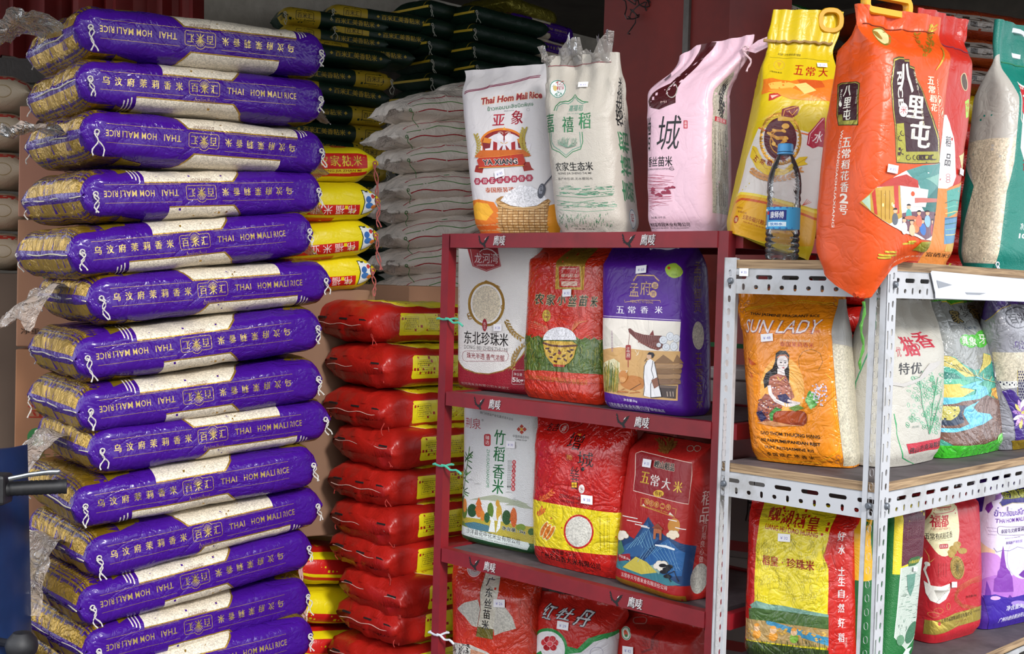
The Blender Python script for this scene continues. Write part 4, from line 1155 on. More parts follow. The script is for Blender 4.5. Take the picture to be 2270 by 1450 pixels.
for i in range(5):
    root = empty('rice_sack', label=['purple sack under a gold one at the top of the dark far pile', 'dark purple sack, second of the far pile, pale window showing', 'dark purple and gold sack, third of the far pile', 'dark purple and gold sack, fourth of the far pile', 'dark purple sack at the foot of the far pile, behind the white bag'][i], cat='rice sack', group='purple sacks of the dark far pile')
    setm(root, at(1138, 42 + i * 43, 6.05), A_SIDE, -.02, 0, (gx(0), 0, PT / 2), .68); link_copy(pbody['I1' if i % 2 else 'N1'], root)
    if i < 3: crumple('film_handle', (.02, PW * .5, PT / 2), (.10, .22, .0), 140 + i, root)
root = empty('rice_sack', label='olive gold sack lying on top of the dark far pile', cat='rice sack', group='purple sacks of the dark far pile')
setm(root, at(1130, 5, 6.05), A_SIDE, -.05, 0, (.02, 0, PT / 2), .68)
Bag(PT, PL * .8, PW, '7d7526', 'lie', 'gold_foil', 77, wr=.006, cell=.02).build('body', root)
# ---- green bags and red bags right of the pillar
def banded(seed, base, band, txt, ink, L=.55, T=.10, W=.34, mat='glossy_film'):
    b = Bag(T, L, W, base, 'lie', mat, seed, wr=.006, cell=.016, n=3.0, wedge=(.09, .06)); h = T / 2
    if band: b.mpoly([(.13, -.024), (.47, -.024), (.47, .022), (.15, .022)], band)
    if txt: b.text(txt, .30, 0, .25, .030, ink, bold=.02)
    return b
for i, (x, y, p) in enumerate(((1655, -10, -.1), (1640, 45, -.12), (1650, 103, -.15), (1630, 165, .02), (1630, 225, .02), (1630, 280, 0))):
    root = empty('rice_bag', label=f'{ORD[i]} green bag with pale lettered band, just right of the dark steel post', cat='rice bag', group='green rice bags right of the dark post')
    setm(root, at(x, y, 4.45), .55, p, 0, (.02, 0, .05), .93); use('grb', lambda: banded(4, '0f5a26', 'b8ada2', '优质水稻香米', '2a2420'), root)
for i in range(5):
    root = empty('rice_bag', label=f'{ORD[i]} glossy red bag below the green ones, right of the dark steel post', cat='rice bag', group='red rice bags below the green ones')
    setm(root, at(1640, 318 + 56 * i, 4.42), .55, 0, 0, (.02, 0, .05), .9); use('rdb', lambda: banded(6, 'b01812', None, '福寿', 'd8c41c'), root)
# orange bags behind the red shelf, seen between shelf and rack
for i in range(7):
    root = empty('rice_bag', label=f'{ORD[i]} orange bag with small red lettering in the gap left of the white rack', cat='rice bag', group='orange rice bags behind the rack')
    setm(root, at(1515, 575 + 58 * i, 3.95), .62, 0, 0, (.0, 0, .05), .8); use('orb', lambda: banded(8, 'c0743c', None, '靓软靓软香米', '9c3018', mat='woven_film'), root)
root = empty('packing_strap', at(1600, 765, 3.9), A_RED, 'green strapping band across the orange bags behind the rack', 'strap'); mb = MB(); mb.box((-.12, 0, -.007), (.16, .002, .007), '2f7a50', bev=.0006); mb.build('band', 'plastic', root)
fp = at(1560, 932, 3.80)
root = carton('grey foam box standing behind the rack beside the purple shelf bag', fp, A_RED + .25, .30, .22, fp.z, fp.z + .155, '908d90', name='foam_box', mat='matt_film')
mb = MB(); mb.box((-.008, -.008, .128), (.308, .228, .160), '9b989b', bev=.004); mb.build('lid', 'matt_film', root)
p0 = at(1560, 932, 3.80)
mb = MB(); mb.box((-.15, -.01, 0), (.62, .45, .02), bev=.002); bench = tag(mb.build('bench', 'red_panel'), 'dark red bench board under the grey foam box', 'bench'); bench.location = p0 - ZD * .02; bench.rotation_euler = (0, 0, A_RED + .25)
for lx, ly in ((-.13, .01), (.58, .01), (-.13, .41), (.58, .41)):
    mb = MB(); mb.box((lx, ly, -(p0.z - .02)), (lx + .03, ly + .03, 0)); mb.build('leg', 'red_panel', bench)
# cartons and dark goods low behind the rack
for i, (zz, zt, c) in enumerate(((0, .36, '6f6a68'), (.36, .66, '756e6c'), (.66, .93, '6b6462'))):
    cc = at(1600, 1200, 3.78); 
    carton(['grey lettered carton at the bottom behind the rack', 'grey lettered carton in the middle behind the rack', 'grey lettered carton on top behind the rack, below the bench'][i], cc, A_RED + .25, .45, .35, zz, zt, c, [('t', '质优', .12, .15, .10, .08, '26211f'), ('r', .0, .02, .45, .05, '7a2020')])
# bags at the top right
for i in range(17):
    c = (['a81a14'] * 17)[i] if i > 8 else ['7a2a10', '8c3a12', '7c2a12', 'c2a818', 'b02018', 'a81a14', 'b02018', 'a81a14', 'a01812'][i]
    root = empty('rice_bag', label=['dark orange bag at the very top right corner', 'dark orange bag second from the top at the right', 'dark orange bag third from the top at the right', 'yellow bag lying between the dark orange and red ones at upper right', 'red bag directly under the yellow one at upper right', 'red bag low in the right back pile, first below the teal bag shoulder', 'red bag low in the right back pile behind the orange shelf bag', 'red bag with yellow characters behind the corner upright', 'ninth bag from the top of the right back pile, plain red'][i] if i < 9 else f'{ORD[i - 1] if i < 15 else ["fifteenth", "sixteenth"][i - 15]} bag down the right back pile, red, seen through the rack', cat='rice bag', group='bags piled behind the white rack')
    setm(root, at(1870 + (90 if i < 3 else 0), 25 + i * 62, 4.05), .35, 0, 0, (.0, 0, .05), 1.0)
    use('tr' + c + str(i > 2), lambda: banded(9 + i, c, '8a8078' if i < 3 else None, '优' if i < 3 else '福寿康米', '3a3028' if i < 3 else 'd8c41c', L=.75, mat='glossy_film'), root)
# ---- cartons and pale sacks at the far left
cl = at(36, 960, 4.05); zt = lambda y: at(100, y, 4.05).z
for i, (ya, yb, c, mk) in enumerate(((236, 482, 'b07a62', [('r', .15, .02, .5, .055, '4d8a4c'), ('r', .10, .27, .13, .30, '4d8a4c'), ('t', '大米', .20, .285, .05, .03, '4d8a4c'), ('e', .065, .285, .016, .025, '3a2018')]), (488, 770, 'a8785a', [('t', '粮', .10, .25, .06, .06, '3f8a48'), ('t', '大豆', .12, .16, .09, .03, '3f7a44'), ('t', '净重量', .06, .05, .09, .02, '5a4030')]), (776, 1060, 'a87450', [('t', '金粮', .12, .22, .16, .06, 'c03a20'), ('e', .07, .13, .03, .03, '3f8a48'), ('t', '大豆油', .14, .07, .15, .03, '8a7a40')]), (1066, 1300, 'a07050', []))):
    carton(['pinkish cardboard carton with green print, highest behind the purple stack', 'brown carton with green emblem, second of the left pile', 'brown carton with red characters, third of the left pile', 'brown carton low behind the scooter'][i], at(36, 700, 4.05), .12, .48, .40, zt(yb) if i < 3 else 0, zt(ya), c, mk, group='cartons at the far left')
for i, (ya, yb) in enumerate(((165, 242), (246, 328), (332, 420), (424, 512), (516, 600))):
    root = empty('rice_sack', label=['pale sack at the far left edge, uppermost, with a red printed corner', 'pale cream sack second at the far left edge', 'pale cream sack third at the far left edge', 'pale cream sack fourth at the far left edge', 'pale cream sack lowest at the far left edge'][i], cat='rice sack', group='pale sacks at the far left edge')
    setm(root, at(50, (ya + yb) / 2, 4.5), .15, 0, 0, (.5, 0, .068), .98)
    def mk():
        b = Bag(.135, .52, .34, 'b5a690', 'lie', 'woven_film', 8, wr=.004, cell=.02, n=2.8, wedge=(.07, .09)); b.ring(.43, 0, .03, .022, .003, '8f7a50'); b.mrect(.36, .05, .52, .09, 'b53028'); return b
    use('lft', mk, root)
mb = MB(); q = at(-60, 604, 4.45); mb.box((0, 0, -(q.z)), (.9, .5, 0), '5a4a3e', bev=.004); o = tag(mb.build('crate', 'card'), 'brown crate under the pale sacks at the far left edge', 'crate'); o.location = q; o.rotation_euler = (0, 0, .12)
# ================================================================ upright bags on the shelves
def fit(tl, tr, br, bl, z, O, U, Vd, inset, yaw0, lean0, D, ytop, taper=0.0, sy=.12, si=.03, sl=.05):
    """where a bag stands: O origin on plan, U along the shelf, Vd into it; returns position, yaw, lean, side, W, H"""
    def corners(t):
        s_, i_, yaw, lean, side, W, H = t; P = O + U * s_ + Vd * i_; P = Vector((P.x, P.y, z)); x = Vector((math.cos(yaw), math.sin(yaw), 0)); y = Vector((-math.sin(yaw), math.cos(yaw), 0))
        w2 = W / 2 * (1 - taper)
        return [P + x * (-w2 + side * H) + y * (ytop + lean * H) + ZD * H, P + x * (w2 + side * H) + y * (ytop + lean * H) + ZD * H, P + x * W / 2, P - x * W / 2]
    def res(t):
        r = []
        for P, q in zip(corners(t), (tl, tr, br, bl)):
            a = proj(P); r += [(a[0] - q[0]) / 3, (a[1] - q[1]) / 3]
        return np.array(r + [(t[1] - inset) / si, (t[2] - yaw0) / sy, (t[3] - lean0) / sl])
    M = on_plane((bl[0] + br[0]) / 2, (bl[1] + br[1]) / 2, O + Vd * inset, Vd)
    t = np.array([(M - O).dot(U), inset, yaw0, lean0, 0.0, .3, .38])
    for _ in range(40):
        r0 = res(t); J = np.array([(res(t + 1e-5 * np.eye(7)[i]) - r0) / 1e-5 for i in range(7)]).T
        t = t + .8 * np.linalg.lstsq(J.T @ J + 1e-6 * np.eye(7), -J.T @ r0, rcond=None)[0]
    s_, i_, yaw, lean, side, W, H = t; P = O + U * s_ + Vd * i_
    return Vector((P.x, P.y, z)), yaw, lean, side, W, H
ZOOM = {'Z3': (950, 500, 3.152), 'Z4': (950, 880, 2.543), 'Z1': (1000, 80, 3.152), 'ZP': (1380, 0, 2.685), 'ZN': (1780, 0, 2.198), 'ZQ': (1560, 560, 2.685), 'ZR': (1850, 560, 2.686), 'ZU': (1560, 1040, 3.5375), 'ZV': (1870, 1040, 3.5375)}
BASES = {'red': (RS0, -LD, RD, A_RED), 'left': (RK + LD * RL, -LD, RD, A_RED), 'side': (RK, RD, LD, A_SIDE)}
HERO_ID = [0]
def hero(label, zoom, quad, base, z, D, col, art, inset=.03, lean=.06, style='stand', yaw=0.0, sy=.12, mat='glossy_film', group=None, deform=None, cell=.009, sl=.05, aquad=None, fix=True, **kw):
    ox, oy, sc = ZOOM[zoom]; P4 = [(ox + p[0] / sc, oy + p[1] / sc) for p in quad]
    O, U, Vd, A = BASES[base]; seam = kw.get('seam', .93)
    ytop = 0.0 if style == 'brick' else D / 2
    P, ya, le, si, W, H = fit(*P4, z, O, U, Vd, inset, A + yaw, lean, D, ytop, kw.get('taper', 0.0), sy=sy, sl=sl)
    HERO_ID[0] += 1
    def shear(Q):
        Q = Q.copy(); Q[..., 1] += le * Q[..., 2]; Q[..., 0] += si * Q[..., 2]
        if deform: Q = deform(Q, W, H, D)
        return Q
    b = Bag(W, H, D, col, style, mat, kw.pop('seed', 11 + HERO_ID[0] * 3), cell=cell, lean=shear, **kw)
    if aquad: P4 = [(ox + p[0] / sc, oy + p[1] / sc) for p in aquad]
    b.quad(*P4); b.z(ox, oy, sc)
    b.root = empty('rice_bag', Vector((P.x, P.y, z + .001)), ya, label, 'rice bag', group)
    b.MW = Matrix.Translation(Vector((P.x, P.y, z + .001))) @ Matrix.Rotation(ya, 4, 'Z'); b.settle(b.MW) if fix else None
    art(b)
    b.body = b.build('body', b.root)
    for f_ in getattr(b, 'post', []): f_()
    return b
def price(b, x, y, txt='¥ 35', w_=.030, rot=0):
    """a small white price sticker standing on the bag's skin"""
    if not hasattr(b, 'post'): b.post = []
    sx_, sy_ = b.m(x, y)
    def go():
        P, N = b.pt(sx_, sy_, .0045); up = b.pt(sx_, sy_ + .006)[0] - b.pt(sx_, sy_ - .006)[0]; up.normalize(); U = up.cross(N).normalized(); up = N.cross(U)
        h = w_ * .62; mb = MB(); polys = [([(-w_ / 2, -h / 2), (w_ / 2, -h / 2), (w_ / 2, h / 2), (-w_ / 2, h / 2)], 'f2f0f4')] + text_polys(txt, 0, -.0008, w_ * .6, h * .36, '7a74b8')
        flat_sheet('price_tag', polys, P, U, up, b.root, 'paper', off=0)
    b.post.append(go)
def seamline(b, y, col, r=.0011, x0=-.96, x1=.96, dash=False, dy=0.0, name='seam_stitch'):
    if not hasattr(b, 'post'): b.post = []
    def go():
        mb = MB(); n = 28; pts = []
        for i in range(n + 1):
            x = b.W / 2 * (x0 + (x1 - x0) * i / n); pts.append(b.pt(x, y * b.H + dy * i / n, .0012)[0])
        mb.tube(pts, r, 5, col); mb.build(name, 'thread', b.root)
    b.post.append(go)
def handle(b, cx, cy, w_, h_, col, th=.011, thick=.008, inner='2a0f10'):
    """moulded carrying grip: a rounded ring set in the head of the bag (photo coordinates)"""
    if not hasattr(b, 'post'): b.post = []
    x, y = b.m(cx, cy); sxm, sym = b.scale(cx, cy); w_ *= sxm; h_ *= sym
    def go():
        P, N = b.pt(min(max(x, -b.W / 2 * .9), b.W / 2 * .9), min(y, b.H * .985), .0); M = Vector((P.x + x - min(max(x, -b.W / 2 * .9), b.W / 2 * .9), P.y, P.z + (y - min(y, b.H * .985))))
        mb = MB()
        def ringpts(w2, h2, r): return [(sx_ * (w2 - r) + r * math.cos(math.radians(a + 22.5 * k)), sz * (h2 - r) + r * math.sin(math.radians(a + 22.5 * k))) for sx_, sz, a in ((1, 1, 0), (-1, 1, 90), (-1, -1, 180), (1, -1, 270)) for k in range(5)]
        A = ringpts(w_ / 2, h_ / 2, h_ * .42); B = ringpts(w_ / 2 - th, h_ / 2 - th, max(.002, h_ * .42 - th)); n = len(A); v = []
        for yy, ins in ((-thick, .0018), (-thick * .6, 0), (thick * .6, 0), (thick, .0018)):
            v += [Vector((a[0] * (1 - ins / w_ * 2), yy, a[1] * (1 - ins / h_ * 2))) + M for a in A]
            v += [Vector((a[0] * (1 + ins / w_ * 2), yy, a[1] * (1 + ins / h_ * 2))) + M for a in B]
        f = []
        for l in range(3):
            for i in range(n):
                j = (i + 1) % n; a0 = l * 2 * n; a1 = (l + 1) * 2 * n
                f.append((a0 + i, a1 + i, a1 + j, a0 + j)); f.append((a0 + n + i, a0 + n + j, a1 + n + j, a1 + n + i))
        for i in range(n):
            j = (i + 1) % n; f.append((i, j, n + j, n + i)); a = 3 * 2 * n; f.append((a + i, a + n + i, a + n + j, a + j))
        mb.add(v, f, col); mb.build('handle', 'plastic', b.root, smooth=True)
    b.post.append(go)
def ear(b, x0, y0, x1, y1, n, r, col, mat=None, bend=.15):
    """an ear of grain"""
    dx, dy = x1 - x0, y1 - y0; L = math.hypot(dx, dy); a = math.degrees(math.atan2(dy, dx))
    for i in range(n):
        t = i / max(1, n - 1); cx = x0 + dx * t - dy * bend * math.sin(t * 3.1); cy = y0 + dy * t + dx * bend * math.sin(t * 3.1)
        for s_ in (-1, 1): b.ell(cx - dy / L * r * .7 * s_, cy + dx / L * r * .7 * s_, r, r * .42, col, mat, n=8, rot=a + 25 * s_)
    b.stroke([(x0 + dx * t / 8 - dy * bend * math.sin(t / 8 * 3.1), y0 + dy * t / 8 + dx * bend * math.sin(t / 8 * 3.1)) for t in range(9)], r * .25, col, mat)
def cloud(b, x, y, r, col, line=None):
    for dx, dy, k in ((-1.1, .15, .6), (-.4, -.25, .8), (.5, -.1, .9), (1.2, .25, .55), (0, .35, .9)):
        if line: b.ell(x + dx * r, y + dy * r, r * k + 2, r * k + 2, line, n=16)
    for dx, dy, k in ((-1.1, .15, .6), (-.4, -.25, .8), (.5, -.1, .9), (1.2, .25, .55), (0, .35, .9)): b.ell(x + dx * r, y + dy * r, r * k, r * k, col, n=16)

# ---------------- red shelf, second tier
def art_a(b):
    b.poly([(100, 925), (185, 945), (250, 1000), (330, 1030), (420, 1038), (520, 1015), (600, 970), (660, 905), (720, 800), (800, 700), (800, 1260), (100, 1160)], '98182a')
    b.stroke([(140, 925), (185, 945), (250, 1000), (330, 1030), (420, 1038), (520, 1015), (600, 970), (655, 905), (700, 820), (760, 740)], 8, 'b8924a', 'gold_print')
    b.poly([(310, 120), (505, 120), (507, 285), (405, 322), (308, 285)], 'a8202c'); b.stroke([(316, 150), (314, 281), (405, 314), (501, 281), (499, 150)], 2.5, 'e8d6d0')
    b.text('龙河湾', 405, 228, 165, 72, 'f2ecea', bold=.01); b.text('LONGHEWAN', 398, 277, 120, 14, 'f2ecea', bold=.01)
    b.stroke([(365, 185), (390, 165), (425, 160), (455, 172), (478, 195), (488, 225)], 9, 'f0e8e4', taper=True)
    b.ell(405, 548, 128, 158, 'b08a3a', 'gold_print'); b.ell(405, 548, 110, 140, 'efece6'); b.ell(405, 548, 98, 127, 'd8cdb2', 'rice_window')
    b.stroke([(380, 402), (402, 388), (430, 400), (415, 408)], 14, 'b08a3a', 'gold_print', taper=True)
    b.stroke([(445, 405), (470, 420), (492, 440), (510, 465)], 10, 'b08a3a', 'gold_print', taper=True); b.stroke([(455, 425), (480, 418), (500, 432)], 5, 'b08a3a', 'gold_print')
    for x, y in ((287, 625), (520, 570), (292, 640)): b.ring(x, y, 13, 13, 6, 'b08a3a', 'gold_print', a0=30, a1=300)
    b.ell(393, 695, 17, 44, 'a02430'); b.text('东北', 393, 700, 18, 52, 'f0e0d8', vert=True)
    b.text('东北珍珠米', 400, 790, 312, 92, '16140f', bold=.012); b.text('DONG BEI ZHEN ZHU MI', 398, 858, 308, 27, '8f8a88')
    b.rbox(398, 912, 322, 72, 30, 'a04048', line=2.2); b.text('珠光半透 香气浓郁', 398, 916, 265, 42, '98202c')
    ear(b, 545, 672, 650, 790, 8, 15, 'b0904a', 'gold_print', .1); ear(b, 590, 1000, 660, 840, 9, 13, 'b0904a', 'gold_print', -.15)
    for k in range(6): b.stroke([(560, 1015), (600 + k * 8, 960 - k * 16), (625 + k * 9, 880 - k * 14)], 2.5, 'b8985a', 'gold_print')
    b.text('龙河湾米业有限公司大米加工', 405, 1118, 350, 20, 'c8a8a0'); b.rbox(640, 1060, 100, 100, 10, 'd8b8b4', line=3); b.text('5kg', 630, 1085, 75, 42, 'f0dcd8', bold=.03); b.text('净含量', 628, 1040, 60, 20, 'f0dcd8')
    for i in range(6): b.text('东北大米', 198, 420 + i * 38, 16, 26, 'c09850', vert=False)
    price(b, 490, 713, '¥ 28')
hero('white block of rice with a gold ring and dark red foot, second tier', 'Z3', [(188, 100), (742, 112), (742, 1190), (184, 1112)], 'red', ZR[1], .10, 'e6e3df', art_a, inset=.035, lean=.0, style='brick', mat='brick_film', wr=.0008, n=9, sy=.06, sl=.02)
def art_b(b):
    b.poly([(1050, 120), (1200, 120), (1082, 450), (884, 444), (905, 250)], 'a8802a', 'gold_print')
    b.rbox(988, 358, 158, 158, 8, 'c8b060', line=4); b.rbox(988, 358, 146, 146, 5, 'c02a14')
    b.stroke([(936, 330), (936, 300), (1036, 302), (1036, 332)], 4, 'e8d8c0'); b.text('蝉鸣稻丰', 985, 350, 114, 28, 'ecd8c0'); b.text('ChanMingDaoFeng', 985, 377, 120, 11, 'ecd8c0')
    b.rbox(984, 406, 110, 30, 3, 'e8d8c0'); 
    for k in range(3): b.stroke([(932 + t * 13, 398 + k * 8 + 4 * math.sin(t * 1.3 + k)) for t in range(9)], 2.5, 'c02a14')
    for i, c in enumerate('农家小丝苗米'): b.text(c, 775 + i * 77, 512 + i * 3.4 + (4 if i % 2 else 0), 58, 76, '1e2c14', bold=.015, shear=.12, out='c8b48c')
    b.ell(825, 630, 28, 42, 'b89a3c', 'gold_print'); b.text('5kg', 826, 640, 34, 22, '8a2414', bold=.03); b.text('净含量', 825, 612, 34, 12, '8a2414')
    rn = random.Random(3)
    F = [(590, 760)] + [(650 + i * 20, 772 + 10 * math.sin(i * 1.9) + i * .8) for i in range(32)] + [(1290, 800), (1280, 1060), (1190, 1038), (1000, 1030), (800, 1012), (640, 998), (560, 990)]
    b.poly(F, '4c6420')
    for k in range(260):
        x = rn.uniform(600, 1240); y = rn.uniform(800, 1010) + (x - 640) * .05; L = rn.uniform(30, 80); b.stroke([(x, y), (x + rn.uniform(-10, 10), y - L * .6), (x + rn.uniform(-22, 22), y - L)], rn.uniform(2, 4.5), rn.choice(['2c4418', '64802c', '86963a', '3c5a20', 'a09838']), taper=True)
    for k in range(7): b.stroke([(1000 - k * 2, 760), (1010 + k * 8, 700 - k * 3), (1030 + k * 14, 665 - k * 4 + 4 * k)], 2.5, 'd8742c')
    for k in range(4): b.stroke([(720, 668 + k * 14), (780, 690 + k * 12), (850, 730 + k * 6)], 2, 'd8906c')
    b.text('御品天下香', 780, 690, 90, 16, 'd89a6a', rot=-14)
    b.ell(920, 800, 116, 90, 'd9d9dd', 'rice_window', a0=180, a1=360)
    b.poly([(803, 815), (830, 805), (1010, 812), (1040, 832), (1015, 925), (985, 960), (940, 985), (890, 982), (850, 950), (822, 905)], 'c8a030'); b.stroke([(803, 820), (860, 838), (930, 845), (1040, 838)], 14, '5c3020')
    for x, y, a in [(850, 880, 40), (885, 900, -40), (860, 920, 10), (920, 880, 60), (950, 910, -30), (985, 880, 30), (1000, 910, -50), (915, 930, 0), (960, 940, 40), (890, 950, 20), (1005, 870, 0), (835, 860, 0)]: b.ell(x, y, 15, 7, '4c2418', n=10, rot=a)
    b.ell(920, 890, 11, 11, '8a2c1c'); b.poly([(870, 968), (960, 975), (950, 990), (880, 985)], 'b04020')
    b.poly([(560, 990), (640, 998), (660, 1008), (700, 1004), (760, 1018), (840, 1016), (900, 1030), (980, 1026), (1060, 1040), (1190, 1045), (1290, 1060), (1290, 1110), (560, 1040)], 'c83a1c')
    b.text('佛山市南海区金鸣稻米业有限公司', 900, 1078, 425, 36, 'b8742c', 'gold_print')
    price(b, 975, 472, '¥ 32')
hero('orange red rice bag with a heaped gold bowl on a green field', 'Z3', [(765, 120), (1310, 130), (1180, 1258), (622, 1180)], 'red', ZR[1], .10, 'c22c12', art_b, inset=.015, lean=.07, mat='crisp_film', wr=.003, top=.86, seam=1.0, n=4.5, bottom=.07)
def art_c(b):
    PU = '54198e'
    b.ell(1725, 315, 65, 53, '9cb83c'); b.text('扫码', 1725, 345, 50, 14, '4c6a1c'); b.ell(1690, 298, 11, 11, 'c03a28')
    G = 'b09068'
    b.text('孟', 1437, 450, 66, 92, G, 'gold_print', bold=.01); b.text('府', 1518, 438, 76, 96, G, 'gold_print', bold=.01)
    b.stroke([(1432, 388), (1450, 360), (1462, 347), (1578, 350), (1592, 368), (1612, 388)], 9, G, 'gold_print')
    for y, c in ((420, '御'), (478, '贡')): b.ell(1582 - (y - 420) * .2, y, 24, 25, G, 'gold_print'); b.text(c, 1582 - (y - 420) * .2, y, 28, 30, '4a1478')
    b.stroke([(1370, 520), (1372, 536), (1480, 520), (1618, 524), (1620, 538)], 4, G, 'gold_print'); b.text('MENG FU YU GONG', 1490, 533, 158, 19, G, 'gold_print')
    for x, c in ((1340, '五'), (1420, '常'), (1508, '香'), (1608, '米')): b.text(c, x, 589, 54, 50, 'f0eaf4', bold=.02)
    b.stroke([(1180, 628), (1265, 634), (1776, 662)], 4, 'd8c8e4'); b.poly([(1130, 640), (1262, 646), (1777, 672), (1752, 1226), (1420, 1200), (1215, 1150), (1080, 1120)], 'e8e0d4')
    b.poly([(1120, 860), (1230, 866), (1340, 850), (1500, 872), (1766, 880), (1752, 1226), (1420, 1200), (1215, 1150), (1100, 1120)], 'd0a468'); b.poly([(1220, 960), (1300, 930), (1340, 960), (1330, 1100), (1240, 1130), (1205, 1120)], 'e6ddb4')
    b.poly([(1225, 690), (1310, 760), (1360, 830), (1300, 850), (1230, 840)], 'd8d2c4')
    rn = random.Random(5)
    for k in range(60): x = rn.uniform(1215, 1330); b.stroke([(x, 1155 + (x - 1215) * .1), (x + rn.uniform(-8, 8), rn.uniform(980, 1100)), (x + rn.uniform(-16, 16), rn.uniform(940, 1050))], 3, rn.choice(['b09a3c', '7c8a34', 'c8a848', '4c6a34']), taper=True)
    b.poly([(1396, 722), (1410, 718), (1440, 742), (1500, 762), (1560, 768), (1630, 770), (1640, 850), (1600, 872), (1550, 858), (1490, 826), (1440, 785), (1400, 745)], '6a3630')
    for k in range(12): b.stroke([(1440 + k * 15, 745 + k * 3), (1462 + k * 13, 800 + k * 6)], 2.5, 'a8746c')
    for k in range(10): b.ell(1470 + k * 15, 812 + k * 6, 5, 7, '9c5c50', n=8)
    b.poly([(1545, 765), (1570, 730), (1576, 768)], '7c2c28')
    for x, y, r in ((1640, 800, 26), (1690, 775, 28), (1740, 790, 26), (1660, 850, 24), (1720, 845, 30), (1610, 835, 14)): b.ell(x, y, r + 2.5, r + 2.5, '9a9ca4'); b.ell(x, y, r, r, 'dfe2e6'); b.ring(x, y, r * .5, r * .5, 2, '9a9ca4', a0=0, a1=270, n=12)
    b.stroke([(1408, 735), (1402, 790), (1398, 835)], 2.5, '8a2c24'); b.rbox(1397, 887, 38, 105, 10, '9c2c2c'); b.text('孟府', 1397, 887, 26, 78, 'f0dcd0', vert=True, bold=.02); b.stroke([(1397, 940), (1397, 990)], 5, '9c2c2c')
    b.stroke([(1445, 870), (1460, 900), (1475, 865), (1462, 902), (1450, 908)], 3, 'f2ead8')
    for cx, s_ in ((1640, 1.0), (1745, .5)):   # thatched granaries
        b.poly([(cx - 75 * s_, 965), (cx, 902), (cx + 90 * s_, 965)], '8c6844')
        for k in range(4): b.rbox(cx + 5, 985 + k * 36, 150 * s_, 34, 14, ['a88460', '8a6848', 'a4805c', '86644a'][k]); b.stroke([(cx - 68 * s_, 1001 + k * 36), (cx + 76 * s_, 1001 + k * 36)], 3, '5a4230')
    b.poly([(1600, 1120), (1740, 1128), (1735, 1212), (1610, 1200)], '4a3c38'); b.poly([(1592, 1112), (1748, 1120), (1744, 1140), (1598, 1132)], '6c5a50')
    for k in range(3): b.stroke([(1665 + k * 22, 1160), (1670 + k * 22, 1195)], 6, 'b8a494')
    # ox
    b.ell(1430, 1100, 88, 52, 'c07c3c', rot=6); b.ell(1365, 1052, 30, 38, 'c88444'); b.ell(1362, 1078, 20, 20, 'd49a5c'); b.stroke([(1345, 1025), (1338, 1008), (1352, 1014)], 5, 'e8dcc0'); b.stroke([(1385, 1028), (1396, 1012), (1382, 1014)], 5, 'e8dcc0')
    b.stroke([(1375, 1140), (1330, 1160), (1400, 1165)], 14, 'b06c34', taper=True); b.stroke([(1430, 1150), (1480, 1165), (1410, 1172)], 12, 'b06c34', taper=True); b.stroke([(1410, 1150), (1485, 1105)], 5, '5c3a20')
    # scholar in a white robe
    b.poly([(1528, 945), (1555, 932), (1580, 950), (1592, 1000), (1602, 1060), (1612, 1130), (1632, 1198), (1560, 1204), (1508, 1190), (1510, 1100), (1505, 1030), (1512, 975)], 'f0eeee')
    b.stroke([(1530, 945), (1512, 985), (1506, 1060), (1514, 1130), (1508, 1190)], 4, '1c1a28'); b.stroke([(1572, 945), (1560, 1010), (1575, 1060), (1555, 1110), (1560, 1204)], 4, '1c1a28'); b.stroke([(1560, 1204), (1632, 1198)], 5, '1c1a28'); b.stroke([(1580, 955), (1604, 1070), (1632, 1198)], 3, '1c1a28')
    b.poly([(1560, 1080), (1600, 1060), (1612, 1120), (1580, 1140)], '8c5a44'); b.ell(1544, 914, 17, 22, 'd8b090'); b.poly([(1530, 902), (1545, 884), (1572, 888), (1582, 905), (1566, 930), (1560, 904)], '1c1a24'); b.stroke([(1532, 926), (1520, 938), (1512, 950)], 4, '2a2630', taper=True)
    b.text('净含量:5kg', 1420, 1227, 96, 24, 'f0ecf4', bold=.01); b.ring(1238, 1252, 21, 22, 4, 'f0ecf4'); b.text('鑫禾', 1238, 1252, 26, 18, 'f0ecf4')
    b.text('五常市鑫禾米业有限公司', 1402, 1272, 288, 34, 'f0ecf4', bold=.015); b.text('WU CHANG SHI XIN HE MI YE YOU XIAN', 1402, 1294, 286, 10, 'c8bcd8'); b.stroke([(1556, 1276), (1552, 1312)], 3, 'f0ecf4'); b.text('荣誉出品', 1612, 1302, 98, 27, 'f0ecf4', bold=.015)
    b.text('五常香米孟府御贡', 1288, 810, 14, 150, 'a07a94', vert=True, res=1)
    b.rbox(1375, 325, 46, 56, 6, '4a1a7c', line=3)
    price(b, 1500, 310, '¥ 68')
    b.hom_keep = b.hom; b.hom = None; k = b.W / 2 + b.D * .5
    b.text('孟府御贡', k, b.H * .74, .026, .12, '8a6a4c', 'gold_print', vert=True); b.text('五常香米', k, b.H * .2, .024, .13, '8a6a4c', 'gold_print', vert=True); b.ell(k, b.H * .46, .020, .032, 'c0b8ac', 'rice_window')
    b.hom = b.hom_keep; handle(b, 1650, 150, 230, 70, 'e0d8e4', thick=.006)
hero('purple rice bag with a white robed scholar and an ox', 'Z3', [(1300, 118), (1868, 128), (1772, 1342), (1185, 1266)], 'red', ZR[1], .13, '4c1786', art_c, inset=.012, lean=.07, mat='satin_film', wr=.003, top=.84, seam=1.0, n=5, bottom=.05)
